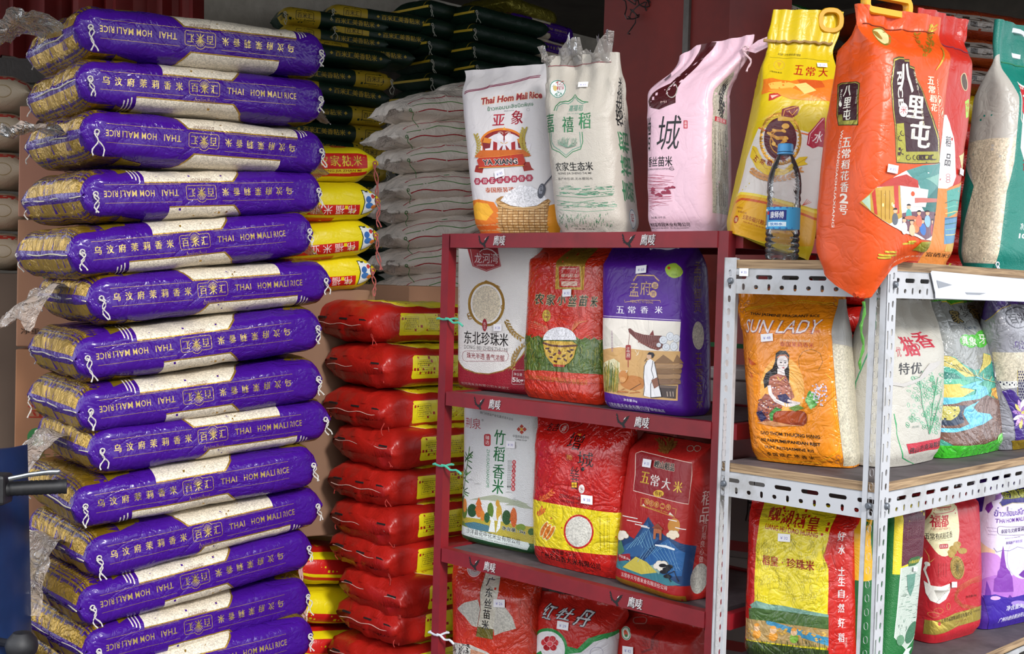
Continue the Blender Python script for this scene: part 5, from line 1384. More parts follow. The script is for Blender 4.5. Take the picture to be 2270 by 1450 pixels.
# ---------------- third tier
def art_d(b):
    b.text('荆泉', 248, 148, 92, 60, 'b02434', bold=.0); b.text('®', 306, 131, 12, 13, '303030')
    b.text('荆门市农业产业化重点龙头企业', 388, 106, 188, 15, '202020', rot=-4)
    for dx, dy in ((0, -16), (16, 0), (0, 16), (-16, 0), (0, 0)): b.poly([(525 + dx - 12, 182 + dy), (525 + dx, 182 + dy - 13), (525 + dx + 12, 182 + dy), (525 + dx, 182 + dy + 13)], 'b83a20')
    b.ell(525, 182, 8, 9, 'd8b040'); b.text('中国供销合作社', 522, 225, 92, 16, '282420', bold=.01); b.text('CHINA CO-OP', 523, 243, 62, 8, '282420', bold=.02)
    for (x, y), c in zip(((402, 228), (398, 322), (394, 420), (390, 505)), '竹稻香米'): b.text(c, x, y, 66, 84, '14743a', bold=.02, shear=.08)
    b.rbox(332, 243, 37, 68, 10, 'b8242c'); b.text('臻选', 332, 243, 24, 54, 'f0e8e4', vert=True)
    b.text('ZHUDAOXIANGMI', 335, 402, 215, 17, '2a8a54', rot=-90)
    for k in range(7): b.ell(482 - k * .8, 368 + k * 25, 11, 13, 'c0333a'); b.text('舌尖上的美味'[k % 6], 482 - k * .8, 368 + k * 25, 13, 15, 'f2e4e0', res=1)
    for c in range(3): b.text('稻花香里说丰年听取蛙声一片', 446 + c * 8 + 2, 440, 5.5, 170, '4a4a48', vert=True, res=1)
    # bamboo
    b.stroke([(178, 740), (190, 600), (205, 480), (222, 370), (235, 280)], 5, '4c7a34')
    rn = random.Random(8)
    for k in range(30):
        t = rn.random(); x = 185 + 48 * t; y = 600 - 310 * t; a = rn.choice([rn.uniform(-2.6, -2.0), rn.uniform(.3, 1.0), rn.uniform(-1.2, -.5), rn.uniform(2.4, 3)]); L = rn.uniform(24, 44)
        b.stroke([(x, y), (x + L * .5 * math.cos(a), y + L * .5 * math.sin(a)), (x + L * math.cos(a), y + L * math.sin(a))], 6, rn.choice(['2c6a2c', '4c8a34', '1c4c24']), taper=True)
    for x0, y0, w_ in ((235, 560, 340), (430, 590, 180)): b.poly([(x0, y0 + 20), (x0 + w_ * .25, y0), (x0 + w_ * .4, y0 - 8), (x0 + w_ * .6, y0 + 6), (x0 + w_ * .8, y0 + 30), (x0 + w_, y0 + 44), (x0 + w_ * .5, y0 + 34), (x0 + w_ * .3, y0 + 22)], 'a8b098')
    for x, y in ((280, 488), (455, 535), (483, 575), (240, 465)): b.poly([(x - 24, y + 4), (x, y - 4), (x + 22, y + 6)], 'b8bab8')
    b.poly([(120, 670), (190, 672), (300, 690), (400, 700), (500, 720), (640, 738), (640, 860), (560, 845), (400, 810), (160, 745), (110, 735)], 'b8a83c'); b.poly([(200, 712), (260, 705), (340, 725), (350, 765), (240, 745)], '4c7c8c'); b.poly([(120, 690), (200, 700), (240, 760), (120, 740)], '6a8a38')
    for x, y, w_, h_, c in ((205, 640, 24, 90, '5c7c2c'), (208, 610, 18, 80, 'd88a3c'), (176, 598, 16, 70, '4c6a2c'), (250, 640, 30, 75, '24502c'), (285, 640, 22, 80, 'd8742c'), (305, 670, 16, 60, 'd88430'), (350, 640, 22, 90, '5a7c2c'), (330, 680, 20, 60, '2c5c34'), (398, 655, 20, 100, 'c8a034'), (390, 600, 14, 40, 'c89434'), (440, 680, 32, 85, '2c5228'), (480, 680, 22, 110, 'd8642c'), (520, 735, 34, 40, '7a9434'), (585, 760, 30, 40, '3c6430')):
        b.ell(x, y, w_ * .8, h_ * .5, c, n=14)
    for x, y in ((285, 585), (478, 640)): b.poly([(x, y - 20), (x - 18, y + 22), (x - 10, y + 22), (x - 22, y + 55), (x + 22, y + 55), (x + 10, y + 22), (x + 18, y + 22)], 'd0682c')
    b.poly([(345, 670), (352, 700), (340, 760), (380, 765), (372, 700), (362, 680)], 'e8ece8'); b.poly([(395, 680), (410, 660), (405, 740), (385, 770)], 'e4e8e8')
    b.poly([(100, 715), (180, 732), (400, 790), (572, 826), (640, 838), (640, 990), (100, 860)], '2c5c38')
    for k in range(4): b.stroke([(110, 800 + k * 16), (250, 830 + k * 15), (420, 862 + k * 13), (620, 905 + k * 9)], 5, ['8aa45c', '3c6c48', 'c8b44c', '20442c'][k])
    b.poly([(168, 728), (182, 722), (400, 782), (568, 822), (578, 840), (566, 868), (400, 830), (180, 776), (160, 760)], 'dfe8e4'); b.text('沙洋县花中花米业有限公司', 366, 786, 362, 34, '181818', bold=.01, rot=-1); b.text('地址:湖北省荆门市沙洋县 电话:0724 传真:0724', 372, 815, 370, 12, '404040', rot=-1)
    b.text('净含量 : 5kg', 482, 752, 136, 26, '1c2420', bold=.02, out='e8ece0')
    price(b, 468, 268, '¥ 30'); b.post[-1]
hero('glistening white rice bag with green lettering, bamboo and autumn trees, third tier', 'Z4', [(192, 30), (600, 82), (604, 892), (152, 812)], 'red', ZR[2], .11, 'dcdddc', art_d, inset=.03, lean=.03, style='brick', mat='brick_film', wr=.002, n=6, sy=.08, sl=.03)
def art_e(b):
    b.poly([(560, 570), (622, 585), (1083, 658), (1160, 668), (1100, 905), (1040, 892), (612, 835), (540, 825)], 'e2cc1c')
    b.text('名吉', 704, 168, 68, 48, '201412', bold=.02, shear=.2); b.ring(762, 178, 24, 28, 3, 'd8b0a8'); b.text('香', 762, 180, 26, 38, 'e0c8c0')
    b.text('增', 832, 252, 76, 98, '241412', bold=.01); b.text('城', 886, 352, 88, 84, '241412', bold=.01); b.text('丝', 824, 422, 52, 56, '241412', bold=.01); b.text('苗', 824, 488, 44, 66, '241412', bold=.01)
    b.rbox(822, 497, 28, 28, 3, 'e8b424'); b.stroke([(822, 485), (822, 510)], 3, '6a3410'); b.stroke([(809, 497), (835, 497)], 3, '6a3410'); b.ell(869, 408, 10, 12, '1c1412'); b.ell(863, 520, 17, 25, 'ece4e0'); b.text('米', 863, 520, 20, 26, 'a82820')
    b.poly([(840, 212), (860, 208), (852, 224)], 'e09030'); b.rbox(795, 340, 44, 40, 6, 'a82c1c'); b.text('粮', 795, 340, 32, 30, 'c88838')
    b.text('ZENGCHENG', 794, 566, 116, 20, '3c1410'); b.text('XIANGSIMIAOMI', 792, 592, 106, 14, '3c1410')
    ear(b, 640, 575, 700, 535, 5, 12, 'd86420', bend=.1); ear(b, 625, 660, 650, 630, 4, 12, 'd86c20'); 
    for x, y, a in ((655, 745, -65), (690, 768, -60), (672, 760, -64)): b.ell(x, y, 48, 15, 'e8e0a0', n=18, rot=a); b.ell(x, y, 43, 11, 'd87820', n=18, rot=a)
    b.ell(846, 760, 84, 97, 'c02420'); b.ell(846, 760, 74, 86, 'd2cfc4', 'rice_window')
    for c, n in ((966, 15), (990, 20), (1012, 15), (1030, 22)): b.text('名古香大米严选增城优质丝苗米粒粒晶莹饭香四溢'[:n], c, 770 + (n - 15) * 2, 7, 200 - (c == 990) * 60, '3c3418', vert=True, res=1)
    b.text('净含量:5千克', 764, 882, 146, 27, '2a1410', bold=.02); b.text('广州名古香大米有限公司', 795, 925, 365, 42, '2a1410', bold=.03)
    price(b, 896, 578, '¥ 38', .034)
hero('glossy red bag with yellow band and round window of rice, third tier', 'Z4', [(598, 60), (1180, 150), (1030, 1032), (590, 938)], 'red', ZR[2], .11, 'b81a14', art_e, inset=.015, lean=.09, mat='crisp_film', wr=.005, top=.75, seam=1.0, n=3.6)
def art_f(b):
    ear(b, 1330, 300, 1390, 240, 6, 16, 'b87838', 'gold_print'); ear(b, 1320, 300, 1300, 230, 5, 14, 'b87838', 'gold_print'); ear(b, 1350, 310, 1350, 230, 5, 14, 'b87838', 'gold_print')
    for x in (1480, 1522): b.ring(x, 288, 20, 18, 3, 'a8a490')
    b.poly([(1172, 318), (1210, 306), (1508, 372), (1494, 440), (1468, 605), (1155, 528), (1165, 440)], '8e1c20'); b.stroke([(1172, 318), (1210, 306), (1508, 372), (1494, 440), (1468, 605), (1155, 528), (1165, 440)], 4, 'e8c8b8', closed=True)
    b.text('岘山稻品', 1334, 388, 116, 44, '20302a', bold=.04, out='e0bca8'); 
    for x, y, c, k in ((1222, 455, '五', 'e8c040'), (1277, 472, '常', 'f4ece4'), (1340, 490, '大', 'f4ece4'), (1406, 508, '米', 'e8c040')): b.text(c, x, y, 50, 64, k, bold=.02)
    b.ell(1297, 545, 30, 20, 'e0b434'); b.text('有机', 1297, 545, 44, 26, '7c1c14', bold=.02)
    b.stroke([(1222, 572), (1200, 570), (1196, 612), (1388, 678), (1396, 632), (1374, 626)], 3, 'd8a83c')
    for (x, y), c in zip(((1232, 590), (1258, 600), (1286, 607), (1319, 616), (1352, 622)), '稻花香二号'): b.ell(x, y, 14, 17, 'd8a83c'); b.ell(x, y, 11.5, 14, 'a82420'); b.text(c, x, y, 16, 20, 'e8c068')
    b.text('Dao Hua Xiang Er Hao', 1284, 636, 130, 12, 'd8a83c', rot=-1); b.poly([(1205, 612), (1212, 602), (1224, 618)], 'e8dcc8'); b.poly([(1352, 662), (1362, 650), (1384, 672)], 'e8dcc8')
    b.ell(1385, 728, 36, 44, 'c8862c')
    for pts, c in (([(990, 900), (1060, 800), (1100, 760), (1160, 800), (1240, 676), (1275, 730), (1330, 780), (1390, 810), (1440, 830), (1500, 860), (1470, 1080), (1300, 1040), (1000, 950)], '20406c'), ([(1040, 900), (1120, 830), (1180, 800), (1236, 700), (1250, 760), (1300, 800), (1200, 900)], '2f5c8c'), ([(1200, 940), (1300, 830), (1350, 800), (1400, 850), (1450, 880), (1440, 1010), (1250, 1000)], '2c629c'), ([(1000, 930), (1060, 910), (1150, 930), (1240, 960), (1340, 1010), (1430, 1060), (1300, 1062), (1000, 985)], '3c7c88'), ([(1100, 960), (1170, 900), (1230, 930), (1290, 990), (1200, 1000)], 'c8b84c'), ([(1060, 860), (1090, 800), (1110, 870), (1080, 900)], '4c7c5c'), ([(1250, 950), (1330, 930), (1300, 1000)], '8cb0a8'), ([(1030, 890), (1075, 850), (1065, 920), (1020, 940)], 'c86c34')):
        b.poly(pts, c)
    for k in range(7): b.stroke([(1180 + k * 22, 930 - k * 12), (1230 + k * 22, 850 - k * 6), (1290 + k * 20, 910 + k * 6), (1300 + k * 22, 980)], 2.2, '7ab0d0')
    for k in range(5): b.stroke([(1120 + k * 20, 860 - k * 8), (1180 + k * 16, 790 - k * 12), (1210 + k * 16, 850)], 2.2, '8ac0d8')
    b.poly([(1272, 742), (1318, 748), (1316, 808), (1304, 806), (1304, 770), (1286, 768), (1282, 802), (1270, 800)], 'b0643c'); b.poly([(1262, 738), (1295, 712), (1330, 750)], '8c4428')
    for y, a, e in ((668, 1088, 1180), (694, 1120, 1205), (717, 1165, 1235), (690, 1350, 1400), (735, 1390, 1460), (740, 1250, 1200)): b.stroke([(a, y), (e, y + (e - a) * .2)], 5, 'f0e8e0')
    cloud(b, 1090, 778, 24, 'efe6d8', 'a8946c'); cloud(b, 1380, 775, 22, 'efdcc0', 'a8946c'); cloud(b, 1315, 950, 26, 'efe6d8', 'a8946c'); b.stroke([(1280, 835), (1340, 842), (1390, 860)], 14, 'eef0f0', taper=True)
    for x, y in ((1325, 950), (1345, 970), (1330, 985), (1360, 955), (1350, 1010)): b.ell(x, y, 22, 11, '18181c', n=12)
    b.stroke([(1370, 1040), (1345, 1000), (1390, 980), (1420, 1040)], 6, '20181c')
    b.rbox(1106, 905, 68, 36, 5, '9c2028', rot=-8); b.text('净含量:5kg', 1106, 905, 60, 18, 'f0dcd4', rot=-2)
    b.poly([(950, 960), (1024, 950), (1160, 1000), (1300, 1048), (1440, 1090), (1440, 1200), (950, 1060)], 'a41c20'); b.text('五常市天号香米业有限责任公司', 1211, 1038, 274, 25, 'f0dcd8', bold=.015)
    b.poly([(960, 985), (1024, 998), (1410, 1122), (1440, 1130), (1440, 1200), (1405, 1172), (1018, 1040), (960, 1020)], 'c08428', 'gold_print')
    price(b, 1240, 375, '¥ 55')
    b.hom_keep = b.hom; b.hom = None; k = b.W / 2 + b.D * .48
    b.text('稻品', k, b.H * .60, .030, .075, 'e0c4bc', vert=True, bold=.0); b.text('我们用良心做米', k, b.H * .36, .012, .12, 'd8b4ac', vert=True); b.ell(k, b.H * .14, .026, .034, 'a8a8a0', 'rice_window'); b.hom = b.hom_keep
hero('deep red rice bag with blue mountains and clouds, third tier', 'Z4', [(1222, 195), (1600, 272), (1408, 1168), (1020, 1040)], 'red', ZR[2], .12, 'a8201c', art_f, inset=.008, lean=.10, mat='satin_film', wr=.002, top=.88, seam=1.02, n=6, bottom=.04, yaw=.04)
# ---------------- lowest tier in view
def art_g(b):
    b.ring(255, 972, 38, 40, 4, 'e8dcd8'); b.ell(255, 972, 34, 36, 'b8b0ac'); b.text('穗', 255, 960, 40, 48, 'a02c24')
    b.poly([(165, 1192), (205, 1160), (280, 1142), (292, 1200), (278, 1300), (245, 1290), (205, 1235)], 'bcb8ac', 'rice_window'); b.poly([(385, 1148), (430, 1185), (470, 1240), (492, 1305), (420, 1325), (372, 1345), (360, 1240)], 'bcb8ac', 'rice_window')
    b.poly([(318, 992), (405, 1010), (398, 1100), (366, 1312), (272, 1296), (292, 1200)], 'cfcab8'); b.poly([(275, 1294), (366, 1310), (362, 1368), (268, 1350)], '6c6424'); b.stroke([(318, 992), (292, 1200), (270, 1340)], 3, '8a2c1c')
    for i, c in enumerate('广东丝苗米'): b.text(c, 352 - i * 8, 1042 + i * 61, 42, 55, '14130f', bold=.03)
    b.poly([(60, 1368), (130, 1370), (240, 1398), (330, 1438), (420, 1500), (520, 1560), (520, 1700), (60, 1700)], 'c8c4bc')
    rn = random.Random(2)
    for k in range(40): x = rn.uniform(130, 230); y = rn.uniform(1385, 1440); b.stroke([(x, y), (x + rn.uniform(-16, 16), y + rn.uniform(4, 18))], 3.5, '1c1c1a')
    b.poly([(240, 1420), (330, 1450), (420, 1500), (400, 1560), (240, 1560)], 'c08a6c')
    price(b, 402, 1163, '¥ 26', .034)
hero('orange red rice bag with cream lettered strip and grey fan shaped windows', 'Z4', [(150, 860), (612, 940), (590, 1720), (115, 1640)], 'red', ZR[3], .11, 'c8321a', art_g, inset=.03, lean=.04, mat='crisp_film', wr=.005, top=.72, seam=.96, n=3.6)
def art_h(b):
    for (x, y, w_, h_), c in zip(((680, 1212, 62, 88), (772, 1226, 92, 66), (872, 1250, 90, 96)), '红牡丹'): b.text(c, x, y, w_, h_, 'd8d8dc', bold=.03, shear=.35, out='3a2c30')
    b.ell(672, 1420, 112, 116, '2c8a44'); b.poly([(760, 1400), (840, 1420), (900, 1360), (960, 1340), (1100, 1330), (1100, 1600), (760, 1600)], '2c8a44'); b.poly([(780, 1450), (860, 1440), (930, 1380), (1100, 1350), (1100, 1640), (780, 1640)], 'd8d4d8')
    b.ell(672, 1425, 98, 104, 'e4e2e4')
    for dx, dy, r, c in ((0, 0, 34, 'b8242c'), (-26, -8, 20, 'c8343a'), (26, -6, 20, 'c8343a'), (-12, -24, 18, 'b01c28'), (14, -26, 18, 'c02c34'), (-16, 20, 18, 'a81c24'), (18, 20, 18, 'b8242c'), (0, 0, 15, 'd85058')): b.ell(688 + dx, 1392 + dy, r + 2, r + 2, 'e8c8c8', n=14); b.ell(688 + dx, 1392 + dy, r, r, c, n=14)
    b.poly([(600, 1440), (640, 1430), (650, 1460)], '2c8a44'); b.ring(950, 1440, 40, 30, 3, '9a96a8')
    price(b, 762, 1288, '¥ 29', .034)
hero('red rice bag with silver brush lettering and a peony in a green ring, lowest tier', 'Z4', [(640, 1085), (1100, 1180), (1000, 1800), (560, 1700)], 'red', ZR[3], .12, 'b8261e', art_h, inset=.03, lean=.05, mat='glossy_film', wr=.005, top=.80, seam=.98, n=3.6)
def art_i(b):
    b.ell(1120, 1332, 27, 40, 'd8e0d4'); b.ring(1120, 1332, 23, 34, 4, '2c7c4c'); b.ell(1120, 1332, 12, 18, 'c8502c'); b.ell(1120, 1345, 8, 8, '3c7c3c')
    b.stroke([(1180, 1300), (1320, 1305), (1290, 1330), (1260, 1420), (1200, 1440)], 14, '7a1414'); b.poly([(1160, 1290), (1200, 1275), (1330, 1290), (1320, 1320), (1190, 1310)], '8c1c14'); b.text('金牌', 1250, 1380, 100, 70, '8a1a14')
    b.rbox(1190, 1258, 70, 40, 16, 'a86860', line=6)
    price(b, 1130, 1430, '¥ 42', .034)
hero('plain dark red rice bag with a small green and white seal, lowest tier at right', 'Z4', [(1090, 1195), (1540, 1300), (1480, 1900), (1040, 1780)], 'red', ZR[3], .12, 'a81c16', art_i, inset=.04, lean=.05, mat='satin_film', wr=.004, top=.85, seam=.98, n=4.5)
# ================================================================ bags standing on top of the red shelf
ZTOP = ZR[0] + .004
def art_j(b):
    b.text('Thai Hom Mali Rice', 440, 430, 430, 44, 'a02838', bold=.03, shear=.25, out='f0c8a0', rot=3); b.text('ข้าวหอมมะลิชนิดพิเศษ', 428, 488, 350, 32, '4c7a5c', bold=.02, rot=3); b.text('GRADE A EXTRA', 405, 522, 70, 9, '505050'); b.ring(537, 514, 11, 10, 1.5, '808080')
    b.text('亚', 332, 585, 96, 78, 'b8283c', bold=.03, shear=.2); b.text('象', 458, 568, 84, 98, 'b8283c', bold=.03, shear=.2)
    b.ell(358, 740, 150, 98, 'e07c1c', a0=180, a1=360); b.ell(358, 742, 138, 84, '8e1c20', a0=180, a1=360); b.rect(215, 738, 500, 835, 'c86a28'); b.rect(232, 740, 488, 832, '8e1c20')
    b.poly([(362, 655), (372, 632), (382, 655)], 'e8a028')
    for s_ in (-1, 1):    # two pale elephants face to face, in dark red cloths
        cx = 372 + s_ * 62; X = lambda v: 372 + s_ * v
        b.poly([(X(4), 700), (X(30), 676), (X(72), 690), (X(110), 712), (X(132), 760), (X(128), 838), (X(100), 838), (X(96), 800), (X(70), 800), (X(66), 838), (X(36), 838), (X(34), 790), (X(10), 760)], 'ded8de')
        b.poly([(X(48), 745), (X(76), 735), (X(80), 835), (X(52), 835)], 'a02024'); b.poly([(X(92), 735), (X(150), 745), (X(142), 790), (X(98), 782)], '7c1c24'); b.poly([(X(88), 720), (X(138), 708), (X(146), 745), (X(100), 750)], 'd88424'); b.ell(X(28), 712, 24, 22, 'e8e2e6'); b.stroke([(X(10), 725), (X(4), 770), (X(14), 830)], 12, 'ded8de'); b.stroke([(X(26), 742), (X(4), 752)], 4, 'd8a040'); b.ring(X(26), 680, 18, 10, 4, 'd8b8a8', a0=180, a1=400)
        b.poly([(X(148), 770), (X(186), 750), (X(176), 800), (X(150), 830)], 'e4dee4')
    ear(b, 530, 832, 515, 650, 12, 16, 'b09a38', bend=-.14); ear(b, 190, 840, 180, 690, 9, 12, 'b09a38', bend=.1)
    b.poly([(175, 848), (215, 800), (505, 795), (560, 838), (500, 845), (220, 850)], 'c8641c')
    b.poly([(200, 900), (180, 905), (168, 950), (222, 958), (232, 915)], '9a2418'); b.poly([(490, 880), (545, 880), (560, 920), (580, 935), (508, 945)], '9a2418')
    b.poly([(190, 868), (210, 842), (350, 838), (500, 815), (520, 880), (505, 905), (350, 912), (205, 920)], 'b8321c'); b.stroke([(200, 922), (350, 914), (512, 906)], 5, 'e0902c'); b.stroke([(196, 850), (350, 840), (505, 820)], 4, 'e0902c')
    b.text('YA XIANG', 345, 880, 242, 40, '201018', bold=.03, out='ece4e0')
    for i, c in enumerate('泰国正宗茉莉香米'): x, y = 188 + i * 51, 1016 - i * 3.5; b.ell(x, y, 27, 27, 'a82844', n=6); b.text(c, x, y, 27, 30, 'f0dce0', bold=.02, shear=.15)
    b.text('泰国原装进口', 357, 1074, 242, 38, 'c0582a', bold=.04)
    b.poly([(60, 1185), (130, 1150), (200, 1140), (300, 1160), (360, 1250), (360, 1400), (60, 1400)], 'e0781c'); b.poly([(118, 1200), (180, 1160), (260, 1170), (300, 1230), (260, 1290), (160, 1280)], 'f0b02c'); b.poly([(640, 1220), (700, 1180), (780, 1150), (790, 1400), (640, 1400)], 'e8961c')
    b.poly([(90, 1300), (250, 1320), (340, 1300), (350, 1400), (90, 1400)], 'e06820'); 
    for y, k in ((1322, 'd8d090'), (1360, 'c8d890')): b.text('广州市粮油贸易有限公司 NET WEIGHT', 222, y, 215, 13, k)
    b.poly([(318, 1140), (350, 1120), (640, 1110), (692, 1145), (690, 1200), (672, 1400), (350, 1400), (332, 1210)], 'a8773c')
    for r in range(13):
        y = 1160 + r * 19
        for c in range(14): x = 336 + c * 25 + (12 if r % 2 else 0); b.ell(x, y, 15, 6, ['d8b078', 'c89a60', 'e0bc88'][(r * 5 + c) % 3], n=8)
    for k in range(9): x = 365 + k * 37; b.stroke([(x, 1180), (x + (5 - k) * .8, 1400)], 3, '7c5428')
    for k in range(3): b.ring(505, 1150, 188 - k * 3, 50 + k * 7, 6, ['e0bc84', 'b88850', 'd8ac70'][k], a0=0, a1=180)
    b.poly([(350, 1150), (400, 1090), (480, 1045), (560, 1050), (640, 1100), (680, 1140), (600, 1185), (510, 1198), (420, 1185)], 'dcdade', 'rice_window')
    b.stroke([(735, 930), (700, 985), (668, 1030), (650, 1060)], 7, '5a5a66'); b.ell(636, 1085, 30, 54, '4a4c58', rot=14); b.ell(632, 1075, 18, 34, '8c8e9a', rot=14)
    b.hom_keep = b.hom
    price(b, 345, 962, '¥ 95', .03)
bj = hero('white rice bag with red elephant emblem and a basket of rice', 'Z1', [(120, 235), (660, 205), (740, 1374), (110, 1372)], 'red', ZTOP, .13, 'dcd7d8', art_j, inset=.06, lean=.07, mat='matt_film', wr=.004, top=.80, seam=.99, n=3.6)
seamline(bj, .835, '8a3050', dy=.035); seamline(bj, .845, '8a3050', r=.0008, dy=.035); bj.post[-1](); bj.post[-2]()
def art_k(b):
    b.ell(748, 370, 56, 62, 'dfe4e2'); b.ring(748, 370, 52, 58, 5, '2a7a60'); b.text('亿稻', 760, 345, 60, 66, 'b02c3c', vert=True, bold=.0); b.text('心', 750, 402, 52, 34, '2a7a60', bold=.02); b.ell(728, 365, 12, 18, 'c8b070')
    GR = '2c7a4c'; G2 = '5c9480'
    for s_, c, wd in ((0, GR, 6), (16, G2, 5)):
        b.stroke([(725 + s_, 525), (735 + s_, 490), (765 + s_, 462 + s_ * .6), (820, 460 + s_), (850, 440 + s_), (870, 412 + s_), (890, 440 + s_), (920, 458 + s_), (960 - s_, 462)], wd, c)
        b.stroke([(685 + s_, 670), (688 + s_, 740), (710 + s_, 790 - s_), (760, 812 - s_), (805, 850 - s_), (850, 810 - s_), (905, 790 - s_), (920 - s_, 740), (915 - s_, 670)], wd, c)
    b.text('嘉禧稻', 875, 505, 100, 44, G2, shear=.2); b.text('JIA XI DAO', 862, 545, 96, 10, G2)
    rn = random.Random(4)
    for k in range(26): x = rn.uniform(750, 880); b.stroke([(815, 780), (x, rn.uniform(740, 770)), (x + rn.uniform(-14, 20), rn.uniform(705, 745))], 2.5, '7a9c88')
    b.text('嘉', 688, 612, 76, 130, GR, bold=.02, shear=.1); b.text('禧', 818, 618, 82, 108, GR, bold=.02, shear=.1); b.text('稻', 935, 592, 88, 112, GR, bold=.02, shear=.1)
    b.text('农家生态米', 852, 912, 278, 64, '1c1c1a', bold=.03); b.text('NONG JIA SHENG TAI MI', 858, 962, 240, 19, '1c1c1a', bold=.01); b.text('原产地包装,无水磨抛光', 862, 998, 250, 20, '282826', bold=.0)
    for k in range(260):
        y = rn.choice([rn.uniform(1050, 1080), rn.uniform(1090, 1110), rn.uniform(1160, 1200), rn.uniform(1235, 1340), rn.uniform(1240, 1340)]); x = rn.uniform(745, 1140); L = rn.uniform(6, 30)
        if y < 1220: b.stroke([(x, y), (x + L * 1.6, y + rn.uniform(-4, 4))], rn.uniform(2, 6), rn.choice(['4c8a6a', '6aa084', '3c7a5c']), taper=True)
        else: b.stroke([(x, y + L), (x + rn.uniform(-8, 8), y)], 3.5, rn.choice(['3c7c58', '5c946c', '2c6a4c']), taper=True)
    for (x0, y0, x1) in ((740, 1115, 1130), (745, 1150, 1000), (740, 1180, 1140), (760, 1215, 1140), (900, 1085, 1130)): b.stroke([(x0, y0), ((x0 + x1) / 2, y0 + 14), (x1, y0 - 2)], 3, '5c9474')
    b.text('净含量:10kg', 935, 1362, 140, 13, '2c2c2a')
    k = b.W / 2 + b.D * .42; b.hom_keep = b.hom; b.hom = None; H = b.H
    for c, f_, z_ in (('稻', .50, .052), ('禧', .37, .052), ('嘉', .23, .056)): b.text(c, k, H * f_, .050, z_, GR, rot=90, bold=.03)
    for c, f_ in (('米', .83), ('态', .77), ('生', .72), ('家', .67), ('农', .62)): b.text(c, k - .012, H * f_, .030, .032, '161614', rot=90, bold=.03)
    b.text('NONG JIA SHENG TAI MI', k + .014, H * .70, .14, .008, '2a2a28', rot=90); b.ell(k + .006, H * .08, .020, .024, 'dfe4e2'); b.ring(k + .006, H * .08, .018, .022, .002, '2a5a70'); b.text('稻', k + .004, H * .085, .02, .02, 'b03040', rot=90)
    b.hom = b.hom_keep; price(b, 925, 350, '¥ 65', .024)
bk = hero('pale woven rice bag with green brush characters and a ragged clear top', 'Z1', [(622, 150), (1190, 120), (1175, 1376), (742, 1374)], 'red', ZTOP, .14, 'bab3a8', art_k, inset=.005, lean=.06, mat='woven_film', wr=.007, top=.62, seam=.98, n=3.4, sy=.2)
def ragged(b, seed, hgt=.05, mat='clear_wrap', name='film_top', spread=1.0):
    rng = np.random.RandomState(seed); n, m = 34, 8; top = b.P[:, -1, :]; W = b.W
    v = []; 
    for s_ in (-1, 1):
        for i in range(n):
            u = -1 + 2 * i / (n - 1); base = b.pt(u * W / 2 * .97, b.H * .97)[0]
            for j in range(m):
                t = j / (m - 1); v.append((base.x * (1 + .08 * t) + .010 * math.sin(i * 1.3 + s_) * t, base.y + s_ * (.003 + spread * .022 * t * math.sin(i * .45 + seed + s_)), base.z - .012 + t * hgt * (.75 + .45 * math.sin(i * .37 + seed) + .25 * math.sin(i * 1.7))))
    f = [(o + i * m + j, o + (i + 1) * m + j, o + (i + 1) * m + j + 1, o + i * m + j + 1) for o in (0, n * m) for i in range(n - 1) for j in range(m - 1)]
    mesh_obj(name, v, f, mat, b.root, True)
clear_film('milky_wrap', 'c8c2bc', .55, .2, .6)
ragged(bk, 3, .055, 'milky_wrap'); seamline(bk, .94, 'a05a60', r=.0008); bk.post[-1]()
